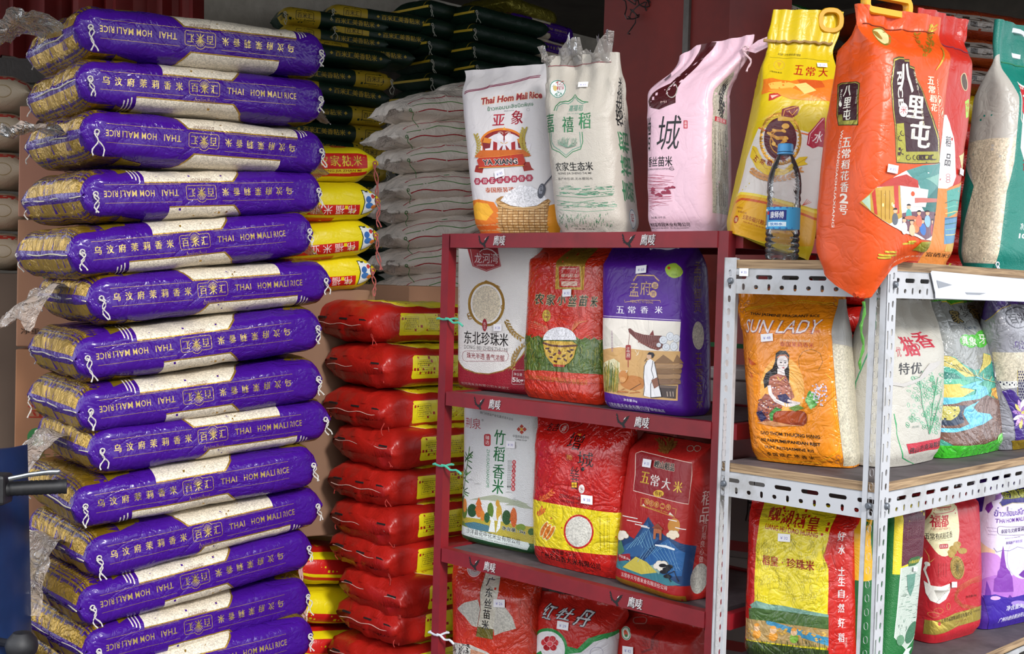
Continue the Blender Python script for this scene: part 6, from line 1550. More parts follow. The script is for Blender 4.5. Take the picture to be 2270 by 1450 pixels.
def art_l(b):
    BR = '45161a'
    b.poly([(120, 600), (165, 640), (220, 652), (320, 612), (400, 450), (480, 345), (560, 250), (470, 250), (430, 335), (300, 500)], BR); b.ring(310, 545, 26, 40, 5, 'a8a49c', rot=30); b.text('MI', 250, 608, 34, 12, 'c8a8a0')
    for k in range(13): b.poly([(192 + k * 6.4, 418 + k * 3.0), (194.5 + k * 6.4 + (k % 3), 419 + k * 3.0), (194.5 + k * 6.4 + (k % 3) - 12, 462 + k * 2.2), (192 + k * 6.4 - 12, 461 + k * 2.2)], '2a2628')
    b.poly([(180, 430), (193, 416), (275, 455), (262, 486)], 'e4dcdf') if 0 else None
    b.text('增', 152, 800, 74, 205, '18161a', bold=.02, shear=.15); b.text('城', 275, 790, 150, 205, '18161a', bold=.01, shear=.2)
    b.rbox(375, 741, 24, 48, 3, 'b8283c'); b.text('嘉禧', 375, 741, 16, 40, 'f0d8dc', vert=True)
    b.text('香丝苗米', 212, 962, 152, 62, '1c181c', bold=.03); b.text('ZENGCHENGXIANGSIMIAOMI', 200, 1007, 140, 11, '3c3438'); b.ring(295, 1003, 14, 10, 3, '2c2428', a0=20, a1=300)
    rn = random.Random(9)
    for k in range(34): y = 1045 + k * 6.2; x0 = 140 + rn.uniform(-6, 10) + (20 if k > 24 else 0); x1 = rn.uniform(210, 318) - max(0, k - 20) * 3; b.stroke([(x0, y), ((x0 + x1) / 2, y + rn.uniform(-9, 9)), (x1, y + rn.uniform(-6, 6))], rn.uniform(1.4, 2.6), 'a02448', taper=True)
    for k in range(18): x = rn.uniform(165, 305); y = rn.uniform(1110, 1170); b.poly([(x, y), (x + 12, y - 7), (x + 24, y), (x + 22, y + 8), (x + 2, y + 8)], '8c2040')
    b.text('净含量:10千克', 215, 1298, 88, 15, '3c3438'); b.text('广州市嘉禧园米业有限公司', 258, 1345, 268, 30, '3c3438', bold=.02); b.text('地址:广州市增城区 电话:86560000', 265, 1370, 256, 10, '5c5458')
    k = b.W / 2 + b.D * .40; b.hom_keep = b.hom; b.hom = None; H = b.H; h2 = b.D * .27
    b.mpoly([(k - h2, H * .10), (k + h2, H * .10), (k + h2, H * .74), (k + h2 * .5, H * .82), (k, H * .84), (k - h2 * .5, H * .82), (k - h2, H * .74)], 'b4ada0', 'rice_window')
    b.text('增', k, H * .74, .034, .05, '201c1e', bold=.03, rot=-20); b.text('城', k, H * .65, .036, .044, '201c1e', bold=.03, rot=-20); b.mrect(k - h2 * .8, H * .575, k + h2 * .8, H * .60, 'b8303c'); b.text('丝苗米', k, H * .588, h2 * 1.3, .010, 'f0dce0')
    for q in range(5): b.text('产品质量等级一级配料籼米保质期十二个月', k - h2 * .7 + q * h2 * .34, H * .42, .0045, H * .24, '4c4642', vert=True, res=1)
    for q in range(5): b.text('营养成分表能量', k - h2 * .6 + q * h2 * .3, H * .2, .005, H * .12, '5c5652', vert=True, res=1)
    b.hom = b.hom_keep
def def_l(Q, W, H, D):
    Q = Q.copy(); t = sstep(.72, 1.0, Q[..., 2:3] / H)[..., 0]; Q[..., 0] += t * .07; Q[..., 2] -= t * (.06 * (Q[..., 0] < 0)) * np.clip(-Q[..., 0] / W, 0, 1) * 1.2 - t * .02 * np.clip(Q[..., 0] / W, 0, 1); Q[..., 1] += t * .01; return Q
bl_ = hero('pink rice bag with black brush characters and brown folded band', 'ZP', [(190, 285), (600, 262), (520, 1392), (122, 1385)], 'red', ZTOP, .15, 'dfb9c8', art_l, inset=.02, lean=.08, mat='satin_film', wr=.006, top=.66, seam=.97, n=4, deform=def_l, sy=.2)
cord(bl_.root, bl_.pt(bl_.W * .46, bl_.H * .93)[0] + Vector((.01, -.004, 0)), 3, 'd8b8c0', L=.05, r=.0024, n=1, dirn=(.3, -.1, -1))
mb = MB(); tp = bl_.pt(bl_.W * .47, bl_.H * .95)[0]
mb.prism([(0, -.012), (.030, .008), (.062, .018), (.055, .004), (.064, -.004), (.025, -.020)], -.004, .002, 'dfb9c8'); o = mb.build('folded_tip', 'satin_film', bl_.root); o.location = tp

# ================================================================ bags on the white rack, top shelf
ZT0 = ZS[0] + .001
def art_m(b):
    b.stroke([(880, 340), (1230, 362)], 2.5, '8a7a20'); b.text('本包装一次性使用请勿重复', 990, 325, 150, 14, '3a3420', bold=.01, rot=-2); b.ring(938, 385, 30, 26, 5, 'c8a838'); b.poly([(925, 370), (952, 372), (938, 398)], 'c89a2c')
    b.text('中国绿色食品', 915, 426, 72, 9, '3a3420')
    for x, y, c in ((1048, 415, '五'), (1120, 424, '常'), (1190, 430, '大')): b.text(c, x, y, 56, 54, 'b82420', bold=.02, shear=.1)
    b.poly([(820, 470), (900, 462), (1000, 480), (1060, 465), (1180, 480), (1260, 470), (1260, 610), (1100, 590), (980, 560), (900, 545), (800, 560)], 'd87424')
    for pts, c in (([(860, 500), (960, 480), (1040, 500), (1000, 530), (880, 530)], 'e8b050'), ([(1040, 470), (1180, 480), (1200, 520), (1080, 530)], 'c85420'), ([(860, 540), (1000, 520), (1100, 560), (1200, 600), (1000, 590)], 'e89030'), ([(1020, 500), (1090, 490), (1150, 540), (1080, 560)], 'f0c878')): b.poly(pts, c)
    b.poly([(870, 560), (920, 555), (944, 570), (900, 592), (868, 600)], 'b82c24'); b.poly([(880, 568), (930, 566), (890, 586)], 'e8b8a0')
    b.poly([(720, 940), (800, 760), (850, 760), (1050, 770), (1220, 820), (1250, 900), (1230, 1260), (1000, 1200), (840, 1160), (660, 1140)], 'd8cfc8'); b.stroke([(800, 760), (850, 775), (1000, 760), (1060, 790), (1240, 830)], 9, 'd8642c')
    ox_, oy_ = 940, 825
    b.ring(ox_, oy_, 118, 150, 14, 'b88430', 'gold_print', n=40); 
    for k in range(40): t = k / 40 * 2 * math.pi; b.ell(ox_ + 108 * math.cos(t), oy_ + 140 * math.sin(t), 6, 6, 'd8a848', 'gold_print', n=6)
    b.ell(ox_, oy_, 96, 126, '541420'); dr = [(ox_ + (20 + 46 * math.sin(t * .5)) * math.cos(t * 1.1), oy_ - 70 + t * 14 + 10 * math.sin(t * 2)) for t in range(11)]; b.stroke(dr, 22, 'c8862c', taper=True)
    for p in dr: b.ell(p[0], p[1], 16, 9, 'e0a848', n=8, rot=30)
    b.stroke([(ox_ - 60, oy_ - 20), (ox_ - 30, oy_ + 40), (ox_ + 20, oy_ + 70)], 12, 'c8862c', taper=True); b.ell(ox_ + 30, oy_ - 75, 22, 16, 'e0a848'); b.ell(ox_ - 40, oy_ + 30, 12, 12, 'e8b858'); b.ring(ox_, oy_ + 20, 60, 70, 6, 'c88a34', a0=20, a1=250)
    b.rbox(972, 706, 96, 26, 6, 'd8a83c'); b.poly([(945, 690), (948, 650), (975, 640), (1010, 630), (1045, 630), (1052, 650), (1040, 680), (1010, 700)], '7c1c20'); b.stroke([(955, 690), (965, 655), (1000, 645), (1045, 632)], 4, 'e0a040'); b.stroke([(990, 660), (1010, 685), (1040, 650)], 5, 'e0a040')
    b.poly([(772, 865), (800, 880), (860, 985), (960, 1010), (1050, 935), (1100, 930), (1080, 960), (1100, 975), (1040, 990), (960, 1040), (860, 1045), (800, 1000), (756, 930)], 'dcb82c'); b.stroke([(772, 880), (850, 1000), (950, 1025), (1095, 938)], 3, 'b08420')
    for i, c in enumerate('五常稻花香'): b.text(c, 795 + i * 40, 945 + 24 * math.sin(i * .8), 30, 34, 'a02c1c', bold=.03, rot=-30 + i * 16)
    ear(b, 770, 1015, 900, 1060, 8, 16, 'c88a4c', bend=.1); ear(b, 900, 1065, 1060, 1010, 7, 14, 'c88a4c', bend=.1)
    b.poly([(590, 1170), (680, 1145), (740, 1150), (1000, 1215), (1240, 1290), (1230, 1500), (560, 1450)], 'e0a41c'); b.stroke([(640, 1150), (690, 1145), (850, 1170), (1000, 1215), (1240, 1285)], 16, 'e8ce40'); b.stroke([(640, 1190), (700, 1180), (850, 1205), (1000, 1248), (1240, 1330)], 14, 'c8521c')
    b.text('原粮基地', 690, 1232, 50, 12, '8a3418'); b.text('香飘四溢', 712, 1262, 62, 13, '8a3418')
    b.ell(668, 1303, 22, 24, 'a83018'); b.text('福', 668, 1303, 26, 28, 'f0d8a0'); b.text('五常市福兴粮油有限公司', 830, 1322, 280, 30, 'a83018', bold=.02); b.text('地址:黑龙江省五常市龙凤山镇', 815, 1348, 230, 9, 'a83018')
    b.poly([(1095, 860), (1105, 790), (1150, 740), (1180, 700), (1200, 700), (1205, 880), (1160, 870), (1130, 880)], 'a8243c'); b.stroke([(1105, 855), (1115, 795), (1160, 740), (1190, 705)], 4, 'e8b8b8'); b.text('水', 1160, 815, 50, 70, 'f0e0e0', bold=.02, shear=.2)
    for k in range(4): b.stroke([(1065, 1220), (1095 + k * 8, 1180 + k * 6)], 2.5, 'c84c30')
    price(b, 1184, 393, '¥ 35', .022); handle(b, 1235, 122, 120, 150, 'd8a018', th=.012)
def def_m(Q, W, H, D):
    Q = Q.copy(); Q[..., 2] += .058 * np.clip(.5 - Q[..., 0] / W, 0, 1) * np.clip(1 - Q[..., 2] / (H * .8), 0, 1); return Q
bm = hero('yellow and white rice bag with a dark red dragon medallion', 'ZP', [(935, 60), (1275, 75), (1185, 1545), (607, 1530)], 'left', ZT0, .13, 'd0b41a', art_m, inset=.13, lean=.08, aquad=[(935, 60), (1275, 75), (1185, 1545), (637, 1375)], deform=def_m, mat='satin_film', wr=.005, top=.62, seam=.84, taper=.10, neck=.10, n=4, sy=.2)
mb = MB(); pts = [bm.pt(bm.W / 2 * (-1.0 + 2.0 * i / 24), bm.H * .865, .003)[0] + Vector((0, -.002, .0016 * math.sin(i * 1.7))) for i in range(25)]; mb.tube([pts[0] + Vector((-.025, 0, .002))] + pts, [.004] + [.0028] * 25, 6, 'a08050'); mb.build('twine', 'thread', bm.root)

def art_n(b):
    b.ell(384, 180, 42, 46, 'a89840', 'gold_print', rot=20); b.ell(384, 180, 34, 37, 'd0c890'); b.ell(375, 172, 16, 24, 'a89840', 'gold_print', rot=-30)
    ear(b, 590, 250, 640, 120, 8, 12, 'b08a2c', 'gold_print', .1); ear(b, 575, 270, 585, 160, 6, 10, 'b08a2c', 'gold_print', -.1); b.stroke([(575, 0), (600, 30), (625, 50), (632, 60)], 6, 'c8a83c', 'gold_print')
    L = [(424, 292), (446, 282), (474, 282), (480, 292), (505, 292), (515, 320), (540, 328), (548, 372), (580, 430), (610, 520), (634, 610), (640, 700), (648, 800), (540, 800), (452, 796), (450, 700), (446, 610), (434, 520), (426, 400)]
    b.poly(L, '4a3c10'); 
    cx, cy = 535, 560; b.poly([(cx + (x - cx) * .955, cy + (y - cy) * .975) for x, y in L], 'b8a84c', 'gold_print'); b.poly([(cx + (x - cx) * .925, cy + (y - cy) * .958) for x, y in L], '35101a')
    b.poly([(456, 604), (490, 600), (500, 740), (634, 742), (642, 790), (460, 790)], '9a9440', 'gold_print')
    rn = random.Random(6)
    for k in range(16): x = rn.uniform(470, 630); y = 768 if x > 500 else rn.uniform(620, 770); b.ring(x, y, 11, 12, 4, '35201a', a0=rn.uniform(0, 90), a1=rn.uniform(220, 330), n=10)
    b.text('八', 505, 380, 66, 140, 'e4dfd0', bold=.05, shear=-.2); b.text('里', 548, 522, 84, 110, 'e4dfd0', bold=.05); b.text('屯', 572, 655, 96, 130, 'e4dfd0', bold=.05)
    b.text('RICE', 473, 435, 124, 34, 'e4dfd0', rot=-82, bold=.02); b.ell(488, 536, 21, 34, 'e8e4e0'); b.text('米', 488, 536, 30, 38, 'a82430')
    b.text('五谷合一,水稻天成', 568, 482, 200, 13, 'd8d0b8', rot=-72); 
    for i, c in enumerate('五常稻花'): b.text(c, 622 + i * 5, 392 + i * 44, 34, 38, 'e8d8c0', bold=.05)
    b.text('WUCHANGDAOHUAXIANG', 660, 560, 260, 13, 'e8d8c0', rot=-78); b.text('号', 656, 665, 24, 38, 'e8d8c0', bold=.05)
    b.stroke([(648, 235), (652, 290), (645, 340)], 8, 'c8a83c', 'gold_print', taper=True)
    for x, y in ((668, 490), (695, 545)): b.ring(x, y, 18, 25, 3, 'e8c0a0'); b.ell(x, y, 7, 14, 'e8c0a0', rot=30)
    # picture drop
    b.poly([(272, 986), (340, 930), (420, 878), (500, 832), (580, 806), (690, 790), (760, 790), (760, 1150), (640, 1172), (560, 1168), (500, 1140), (400, 1082), (330, 1035)], 'e4e0dc')
    b.poly([(500, 832), (580, 806), (700, 790), (760, 790), (760, 1000), (600, 1010), (560, 900)], '4c8480'); b.poly([(560, 990), (640, 900), (700, 860), (770, 900), (770, 1060), (600, 1060)], '2c6a66'); b.poly([(590, 870), (650, 840), (700, 890), (660, 930)], '7aa89c')
    b.poly([(272, 986), (350, 920), (470, 900), (480, 1060), (420, 1092), (330, 1035)], 'b8903c'); b.poly([(330, 945), (350, 920), (362, 1050), (345, 1042)], 'b83a34'); b.poly([(440, 905), (462, 895), (466, 1040), (445, 1045)], 'b83a34'); b.poly([(280, 980), (320, 950), (325, 1030)], 'a8c0a8')
    for x in (380, 400, 420): b.stroke([(x, 930), (x, 1070)], 3, '8c6420')
    b.ell(388, 1000, 5, 9, 'e8d890'); b.ell(432, 996, 5, 9, 'e8d890')
    b.poly([(360, 915), (430, 870), (500, 850), (556, 880), (560, 916), (470, 905)], 'b03c34'); b.poly([(470, 905), (600, 925), (590, 1010), (480, 1010)], 'd8d0d0'); b.ell(532, 945, 9, 12, 'd8502c'); b.poly([(540, 965), (640, 968), (640, 985), (540, 990)], 'b86a60')
    b.poly([(480, 1040), (690, 1030), (690, 1130), (580, 1168), (480, 1120)], '6c4a58')
    for x, y, c, hc in ((445, 1050, '5c6068', '1c1a20'), (512, 1030, '4c9a94', '1c1a20'), (490, 1095, 'e0dcd8', '1c1a20'), (545, 1090, 'c87c50', '3c2420'), (575, 1100, '3c6cb0', '1c1a20'), (560, 1060, 'd86c54', '1c1a20'), (598, 1060, '88b0d0', '2c2028'), (630, 1100, 'b8505c', '1c1a20'), (655, 1075, '705078', '1c1a20'), (525, 1105, 'd8b08c', '1c1a20')):
        b.ell(x, y + 18, 14, 30, c, n=14); b.ell(x, y - 22, 9, 12, 'd8a888', n=12); b.ell(x, y - 27, 10, 9, hc, n=12, a0=180, a1=360)
    b.ell(520, 1062, 30, 10, 'b86a4c'); b.text('♥', 640, 935, 14, 20, 'c84030') if 0 else None
    cloudc = 'd0b840'
    for x, y, w_ in ((405, 1240, 80), (420, 1226, 50), (392, 1254, 60), (505, 1190, 50), (520, 1180, 34)): b.rbox(x, y, w_, 9, 4, cloudc, 'gold_print')
    b.poly([(520, 1222), (560, 1180), (660, 1172), (700, 1180), (700, 1215), (560, 1228)], 'a8a034', 'gold_print'); b.text('黑龙江省五常市米业有限公司', 560, 1252, 150, 10, 'e8b89c')
    # side gusset
    h = b.hom; b.quad(*[(1780 + x / 2.198, y / 2.198) for x, y in ((150, 110), (300, 112), (285, 1292), (95, 1330))], x0=-b.W / 2 - b.D, x1=-b.W / 2); kc = b.corr; b.settle(b.MW, -b.W / 2 - b.D, -b.W / 2)
    S = [(170, 412), (188, 402), (262, 396), (278, 404), (272, 480), (270, 610), (172, 612), (164, 560), (168, 480)]
    b.poly(S, '3a3410'); b.poly([(220 + (x - 220) * .93, 505 + (y - 505) * .96) for x, y in S], 'a89a48', 'gold_print'); b.poly([(220 + (x - 220) * .87, 505 + (y - 505) * .93) for x, y in S], '35101a'); b.poly([(174, 560), (192, 556), (196, 588), (266, 584), (266, 606), (176, 608)], '9a9440', 'gold_print')
    for i, c in enumerate('八里屯'): b.text(c, 218 - i * 1, 442 + i * 58, 38, 54, 'e4dfd0', bold=.04)
    b.text('RICE', 186, 470, 48, 12, 'e4dfd0', rot=-88); b.ell(184, 508, 7, 12, 'e4dfd0'); b.text('五谷合一水稻天成', 262, 470, 60, 7, 'd8d0b8', rot=-88)
    for i, c in enumerate('五常稻花香2号'): b.text(c, 213 - i * 2.6, 693 + i * 55, 42, 48, 'e8dcd0', bold=.03)
    b.text('WUCHANGDAOHUAXIANG', 165, 850, 340, 15, 'e8dcd0', rot=-92.5, bold=.01)
    b.poly([(95, 600), (120, 540), (130, 590), (110, 640)], 'c89a2c', 'gold_print')
    b.hom = h; b.corr = kc; price(b, 430, 825, '¥ 85', .024); handle(b, 410, 22, 195, 120, 'e0a418', th=.014)
def def_n(Q, W, H, D):
    Q = Q.copy(); u = (np.clip(.22 - Q[..., 0] / W, 0, .72) / .72) ** 1.6; w_ = np.clip(1 - Q[..., 2] / (H * .35), 0, 1) ** 1.6
    Q[..., 2] -= .095 * u * w_ * np.clip(1.15 - Q[..., 1] / D, 0, 1); Q[..., 0] += .05 * np.clip(-Q[..., 0] / W * 2, 0, 1) * w_ * np.clip(1 - Q[..., 1] / D, 0, 1); return Q
bn = hero('big orange bag with dark lettered plaque, drooping over the white rack corner', 'ZN', [(262, 55), (655, 60), (650, 1266), (282, 1272)], 'side', ZT0, .15, 'd04c16', art_n, inset=-.02, lean=.03, yaw=.0, sy=.05, mat='satin_film', wr=.006, top=.80, seam=.93, n=3.8, deform=def_n)
seamline(bn, .925, '7c2c10', r=.001); bn.post[-1]()
mb = MB()
tip = min((Vector(p) for p in bn.P[:, 0, :]), key=lambda p: p.z)
mb.tube([tip + Vector((-.02 + .006 * i, -.004, .006 + .002 * math.sin(i * 2))) for i in range(8)], .005, 6, 'c8441a'); mb.build('tied_corner', 'satin_film', bn.root)
mb = MB(); mb.tube([tip + Vector((.004 * math.sin(i * 1.1), -.008, -.006 - .0115 * i)) for i in range(12)], [.0035 - .0016 * ((i % 2)) for i in range(12)], 5, '4c8a34'); mb.build('green_thread', 'thread', bn.root)
def art_o(b):
    b.poly([(700, 560), (715, 600), (738, 700), (742, 860), (728, 905), (700, 920), (640, 920), (640, 560)], 'e0dcdc'); b.text('稻', 706, 690, 26, 50, '2c2830', bold=.02); b.text('品', 706, 780, 28, 60, '2c2830', bold=.02)
    for k in range(3): b.ring(706, 855 + k * 14, 10, 7, 2, 'b03038')
    b.poly([(600, 915), (700, 920), (740, 900), (780, 880), (830, 870), (860, 880), (780, 1290), (560, 1290)], 'd8843c'); b.poly([(700, 930), (790, 890), (830, 930), (800, 1000), (700, 1060)], '4c9c90'); b.poly([(690, 1060), (760, 1060), (800, 1100), (760, 1180), (680, 1190)], '5c8cb0'); b.poly([(690, 1190), (760, 1180), (750, 1225), (680, 1225)], 'c8a048')
    for k in range(7): b.stroke([(690, 990 + k * 26), (730, 975 + k * 28), (790, 985 + k * 24)], 4, ['2c6c64', '78b8a8', 'e8c878', '2c5c80'][k % 4])
    b.poly([(750, 760), (800, 740), (840, 760), (830, 820), (790, 850)], 'd8c48c'); b.poly([(820, 720), (850, 700), (850, 790)], '3c6c84')
    b.ell(786, 400, 17, 42, '4a3420', rot=-12); b.ring(786, 400, 17, 42, 4, 'c8b088', rot=-12); b.poly([(790, 495), (820, 480), (832, 570), (802, 575)], '9cc838'); b.text('新米', 811, 525, 24, 50, 'c84020', vert=True)
    b.text('富硒米业公司', 690, 1245, 90, 22, '3c2418', bold=.02); price(b, 762, 838, '¥ 30', .022)
bo = hero('red rice bag with a teal and orange landscape, standing behind the big orange one', 'ZN', [(560, 40), (800, 100), (745, 1282), (520, 1272)], 'side', ZT0, .10, 'b8281c', art_o, inset=.19, lean=.05, yaw=-.1, sy=.1, mat='satin_film', wr=.005, top=.80, seam=.93, n=3.6)
seamline(bo, .86, '7c2440', r=.0012); bo.post[-1]()
def art_p(b):
    TL_ = '10786c'
    b.poly([(1035, 405), (1060, 420), (1130, 450), (1200, 480), (1200, 900), (1100, 860), (1060, 720)], 'e0dcd8'); b.poly([(1040, 420), (1062, 430), (1140, 470), (1140, 700), (1075, 560), (1065, 540)], 'b8242c'); b.stroke([(1046, 450), (1062, 560), (1060, 575), (1130, 760)], 4, 'e8d8d0')
    b.text('净含量', 1082, 1105, 46, 34, 'e4ece8', bold=.02); b.text('10kg', 1088, 1155, 74, 32, 'e4ece8', bold=.04); b.text('香米', 1100, 800, 60, 70, '9c2430', bold=.03)
    h = b.hom; b.quad(*[(1780 + x / 2.198, y / 2.198) for x, y in ((905, 200), (960, 250), (935, 1290), (740, 1278))], x0=-b.W / 2 - b.D, x1=-b.W / 2); kc = b.corr; b.settle(b.MW, -b.W / 2 - b.D, -b.W / 2)
    b.poly([(925, 290), (958, 262), (962, 330), (985, 480), (985, 800), (960, 960), (935, 1286), (785, 1280), (800, 1100), (838, 900), (828, 700), (850, 480)], 'b6b1a9', 'satin_film'); b.poly([(840, 680), (900, 672), (985, 690), (983, 800), (965, 930), (937, 1284), (788, 1278), (805, 1090), (836, 900)], 'cdbfa6', 'rice_window')
    b.hom = h; b.corr = kc; handle(b, 1038, 212, 95, 150, 'dfe4ea', th=.013)
bp_ = hero('teal rice bag with a clear rice-filled side, at the right end of the rack top', 'ZN', [(945, 105), (1290, 170), (1300, 1330), (938, 1295)], 'side', ZT0, .13, '147a6c', art_p, inset=.06, lean=.06, yaw=0, sy=.08, mat='woven_film', wr=.005, top=.66, seam=.84, n=3.6, neck=.05)
seamline(bp_, .83, '3c8a5c', r=.0012); bp_.post[-1]()
cord(bp_.root, bp_.pt(-bp_.W * .5, .01)[0], 2, 'd8dce4', L=.06, r=.0014, n=2)
# ================================================================ middle shelf of the rack
def art_q(b):
    b.stroke([(240, 340), (420, 300), (600, 286), (790, 300)], 5, 'e8b81c'); b.stroke([(235, 352), (420, 312), (600, 298), (790, 312)], 2.5, 'e8c838')
    for cx, cy in ((235, 315), (812, 280), (830, 1235)):
        for k, (dx, dy, r) in enumerate(((-25, 20, 22), (10, 0, 16), (35, -18, 12), (-30, -15, 14), (0, 40, 14))): b.ring(cx + dx, cy + dy, r, r * .8, 7, 'a04a1c', a0=30 * k, a1=270 + 30 * k, n=14); b.ring(cx + dx, cy + dy, r, r * .8, 2.5, 'e8a050', a0=30 * k, a1=270 + 30 * k, n=14)
    b.text('THAI JASMINE FRAGRANT RICE', 482, 378, 420, 21, '2c2420', bold=.02); b.text('SUN LADY', 460, 445, 520, 82, 'a85848', bold=.03, shear=.45, rot=1.5); b.text('SUN LADY', 457, 442, 516, 78, 'ecdfe0', bold=.0, shear=.45, rot=1.5)
    b.text('ข้าวหอมมะลิไทย ตราซันเลดี้', 545, 522, 180, 18, 'f0d8b8'); b.text('泰国茉莉香米', 555, 548, 205, 30, 'c8442c', bold=.02); b.text('金太阳', 660, 470, 64, 14, 'c84030')
    b.stroke([(570, 690), (565, 630), (590, 590), (640, 575), (690, 600), (705, 650), (680, 700)], 2.5, '7c5424'); b.stroke([(720, 720), (770, 760), (760, 900), (820, 1100), (800, 1180), (700, 1250)], 4, 'e8b41c'); b.stroke([(735, 735), (785, 770), (775, 900), (835, 1100)], 3, 'e8c444')
    # seated lady
    b.ell(470, 820, 130, 200, 'f2ac4c'); 
    b.poly([(430, 600), (455, 583), (490, 586), (510, 612), (505, 660), (510, 700), (508, 770), (490, 800), (400, 780), (365, 810), (358, 760), (372, 720), (410, 690), (425, 650)], '1c1416')
    b.ell(470, 655, 33, 44, 'e0d4d0'); b.poly([(440, 690), (480, 690), (486, 730), (440, 735)], 'e0d4d0'); b.stroke([(437, 628), (455, 612), (490, 610), (504, 630)], 7, 'c87858'); b.ell(460, 655, 7, 3.5, '2c2020'); b.ell(486, 656, 7, 3.5, '2c2020'); b.stroke([(452, 646), (468, 644)], 2, '2c2020'); b.stroke([(480, 644), (494, 647)], 2, '2c2020'); b.ell(475, 686, 7, 3.5, 'b8343c'); b.stroke([(474, 660), (478, 674)], 2, 'b89a90')
    b.poly([(395, 740), (440, 722), (490, 735), (515, 790), (540, 860), (510, 890), (450, 900), (400, 860), (385, 810)], 'a86450'); b.poly([(330, 900), (370, 840), (440, 860), (470, 920), (420, 1000), (340, 1010), (318, 960)], '9a5440')
    rn = random.Random(12)
    for k in range(120):
        x, y = rn.choice([(rn.uniform(400, 520), rn.uniform(750, 880)), (rn.uniform(330, 440), rn.uniform(870, 1000))]); b.ell(x, y, rn.uniform(3, 7), rn.uniform(2, 5), rn.choice(['d8b0a0', '5c2c40', 'c88a3c', '7c3430', 'e0c8c0', '34305c']), n=6)
    b.stroke([(438, 738), (455, 762), (480, 740)], 5, 'd8b048'); b.poly([(440, 850), (490, 840), (530, 890), (500, 915), (460, 900)], '282450'); b.poly([(318, 950), (350, 940), (380, 985), (350, 1010)], '282450')
    b.stroke([(392, 790), (400, 840), (430, 880), (490, 908), (565, 905)], 20, 'e0d4d0'); b.stroke([(500, 880), (535, 890), (575, 898)], 14, 'd8c8c4'); b.stroke([(485, 893), (487, 915)], 5, 'd8a848'); b.stroke([(500, 897), (502, 918)], 4, 'd8a848')
    b.poly([(395, 960), (430, 920), (470, 935), (420, 960), (418, 1000), (400, 1000)], '3c8a3c'); b.rbox(515, 987, 200, 90, 34, '8a3418'); b.rbox(515, 980, 180, 66, 26, 'a0441c'); b.poly([(320, 1010), (400, 1000), (520, 1025), (600, 1030), (430, 1035)], 'c88a5c')
    b.poly([(505, 925), (560, 905), (600, 925), (545, 945)], '6c8a3c')
    for k in range(9): a = -1.4 + k * .33; b.ell(622 + 22 * math.cos(a), 878 + 18 * math.sin(a), 40, 13, ['4c9a3c', '6cb858', '8cc878'][k % 3], n=12, rot=math.degrees(a))
    for k in range(60): b.ell(rn.gauss(685, 26), rn.gauss(838, 30), 5.5, 5, rn.choice(['e8dcec', 'd8c8e0', 'b8a0c0', 'f0e8f0']), n=6)
    b.poly([(255, 620), (320, 665), (290, 672), (262, 655)], 'c8541c'); b.poly([(268, 700), (300, 745), (280, 740)], 'c8541c')
    b.text('GẠO THƠM THƯỢNG HẠNG', 505, 1085, 372, 30, '2a1c10', bold=.02); b.text('RIZ PARFUME/PANDAN RIJST', 508, 1130, 372, 24, '2a1c10', bold=.03); b.text('DUFT REIS/JASMINE RIS', 505, 1172, 304, 24, '2a1c10', bold=.03); b.text('泰 国 原 产 地 香 米', 515, 1216, 290, 30, '2a1c10', bold=.03)
    b.stroke([(290, 1238), (500, 1256), (700, 1268)], 4, 'e8b41c')
    h = b.hom; b.hom = None; b.mpoly([(b.W / 2 * .99, .004), (b.W / 2 + b.D, .004), (b.W / 2 + b.D, b.H * .66), (b.W / 2 * .98, b.H * .70)], 'b8b09a', 'rice_window'); b.mpoly([(b.W / 2 * .99, b.H * .70), (b.W / 2 + b.D, b.H * .66), (b.W / 2 + b.D, b.H * .95), (b.W / 2 * .98, b.H * .95)], '9a9894', 'satin_film'); b.hom = h
    price(b, 382, 508, '¥ 48', .026)
bq = hero('glossy orange rice bag with a seated lady holding leaves, middle shelf of the white rack', 'ZQ', [(196, 215), (850, 225), (870, 1292), (278, 1240)], 'left', ZS[1] + .001, .14, 'ec8c16', art_q, inset=.03, lean=.07, yaw=.10, sy=.2, mat='crisp_film', wr=.005, top=.74, seam=.98, n=3.6)
def art_r(b):
    R_ = 'b8283c'
    b.stroke([(260, 240), (255, 600), (230, 800), (220, 1000)], 4, '3c9a6a'); b.text('香', 520, 520, 110, 110, R_, bold=.03, shear=-.3); b.text('猫', 440, 560, 100, 120, R_, bold=.03, shear=-.2); b.ring(475, 565, 26, 20, 6, R_); b.text('优', 375, 590, 40, 60, R_); b.text('特优', 450, 690, 150, 70, '2c2c30', bold=.02, shear=.1)
    b.stroke([(345, 960), (365, 1080), (400, 1230), (490, 1275)], 6, '2c9a5c')
    rn = random.Random(14)
    for k in range(150):
        t = rn.random(); x = rn.choice([480, 560, 600]) + rn.uniform(-50, 50) * (1 - t * .3); y = 1060 - t * 330 + rn.uniform(-20, 20); b.ring(x, y, rn.uniform(8, 15), rn.uniform(5, 9), 2.2, rn.choice(['5cb488', '3ca070', '8cc8a8']), n=8, rot=rn.uniform(0, 90))
    for x0, x1 in ((560, 600), (540, 500), (580, 640)): b.stroke([(560, 1080), ((x0 + x1) / 2, 900), (x1, 740)], 3.5, '4ca878')
    b.poly([(425, 1140), (690, 1095), (700, 1160), (432, 1202)], 'b81c34'); b.text('佛山市南海粮油食品', 570, 1150, 230, 36, '2a2024', bold=.03, rot=2)
    b.poly([(330, 770), (400, 780), (500, 745), (560, 660), (600, 640), (600, 655), (520, 755), (410, 800), (330, 790)], 'b8b4b0')
    b.text('品质', 480, 1035, 40, 12, '8a9a90')
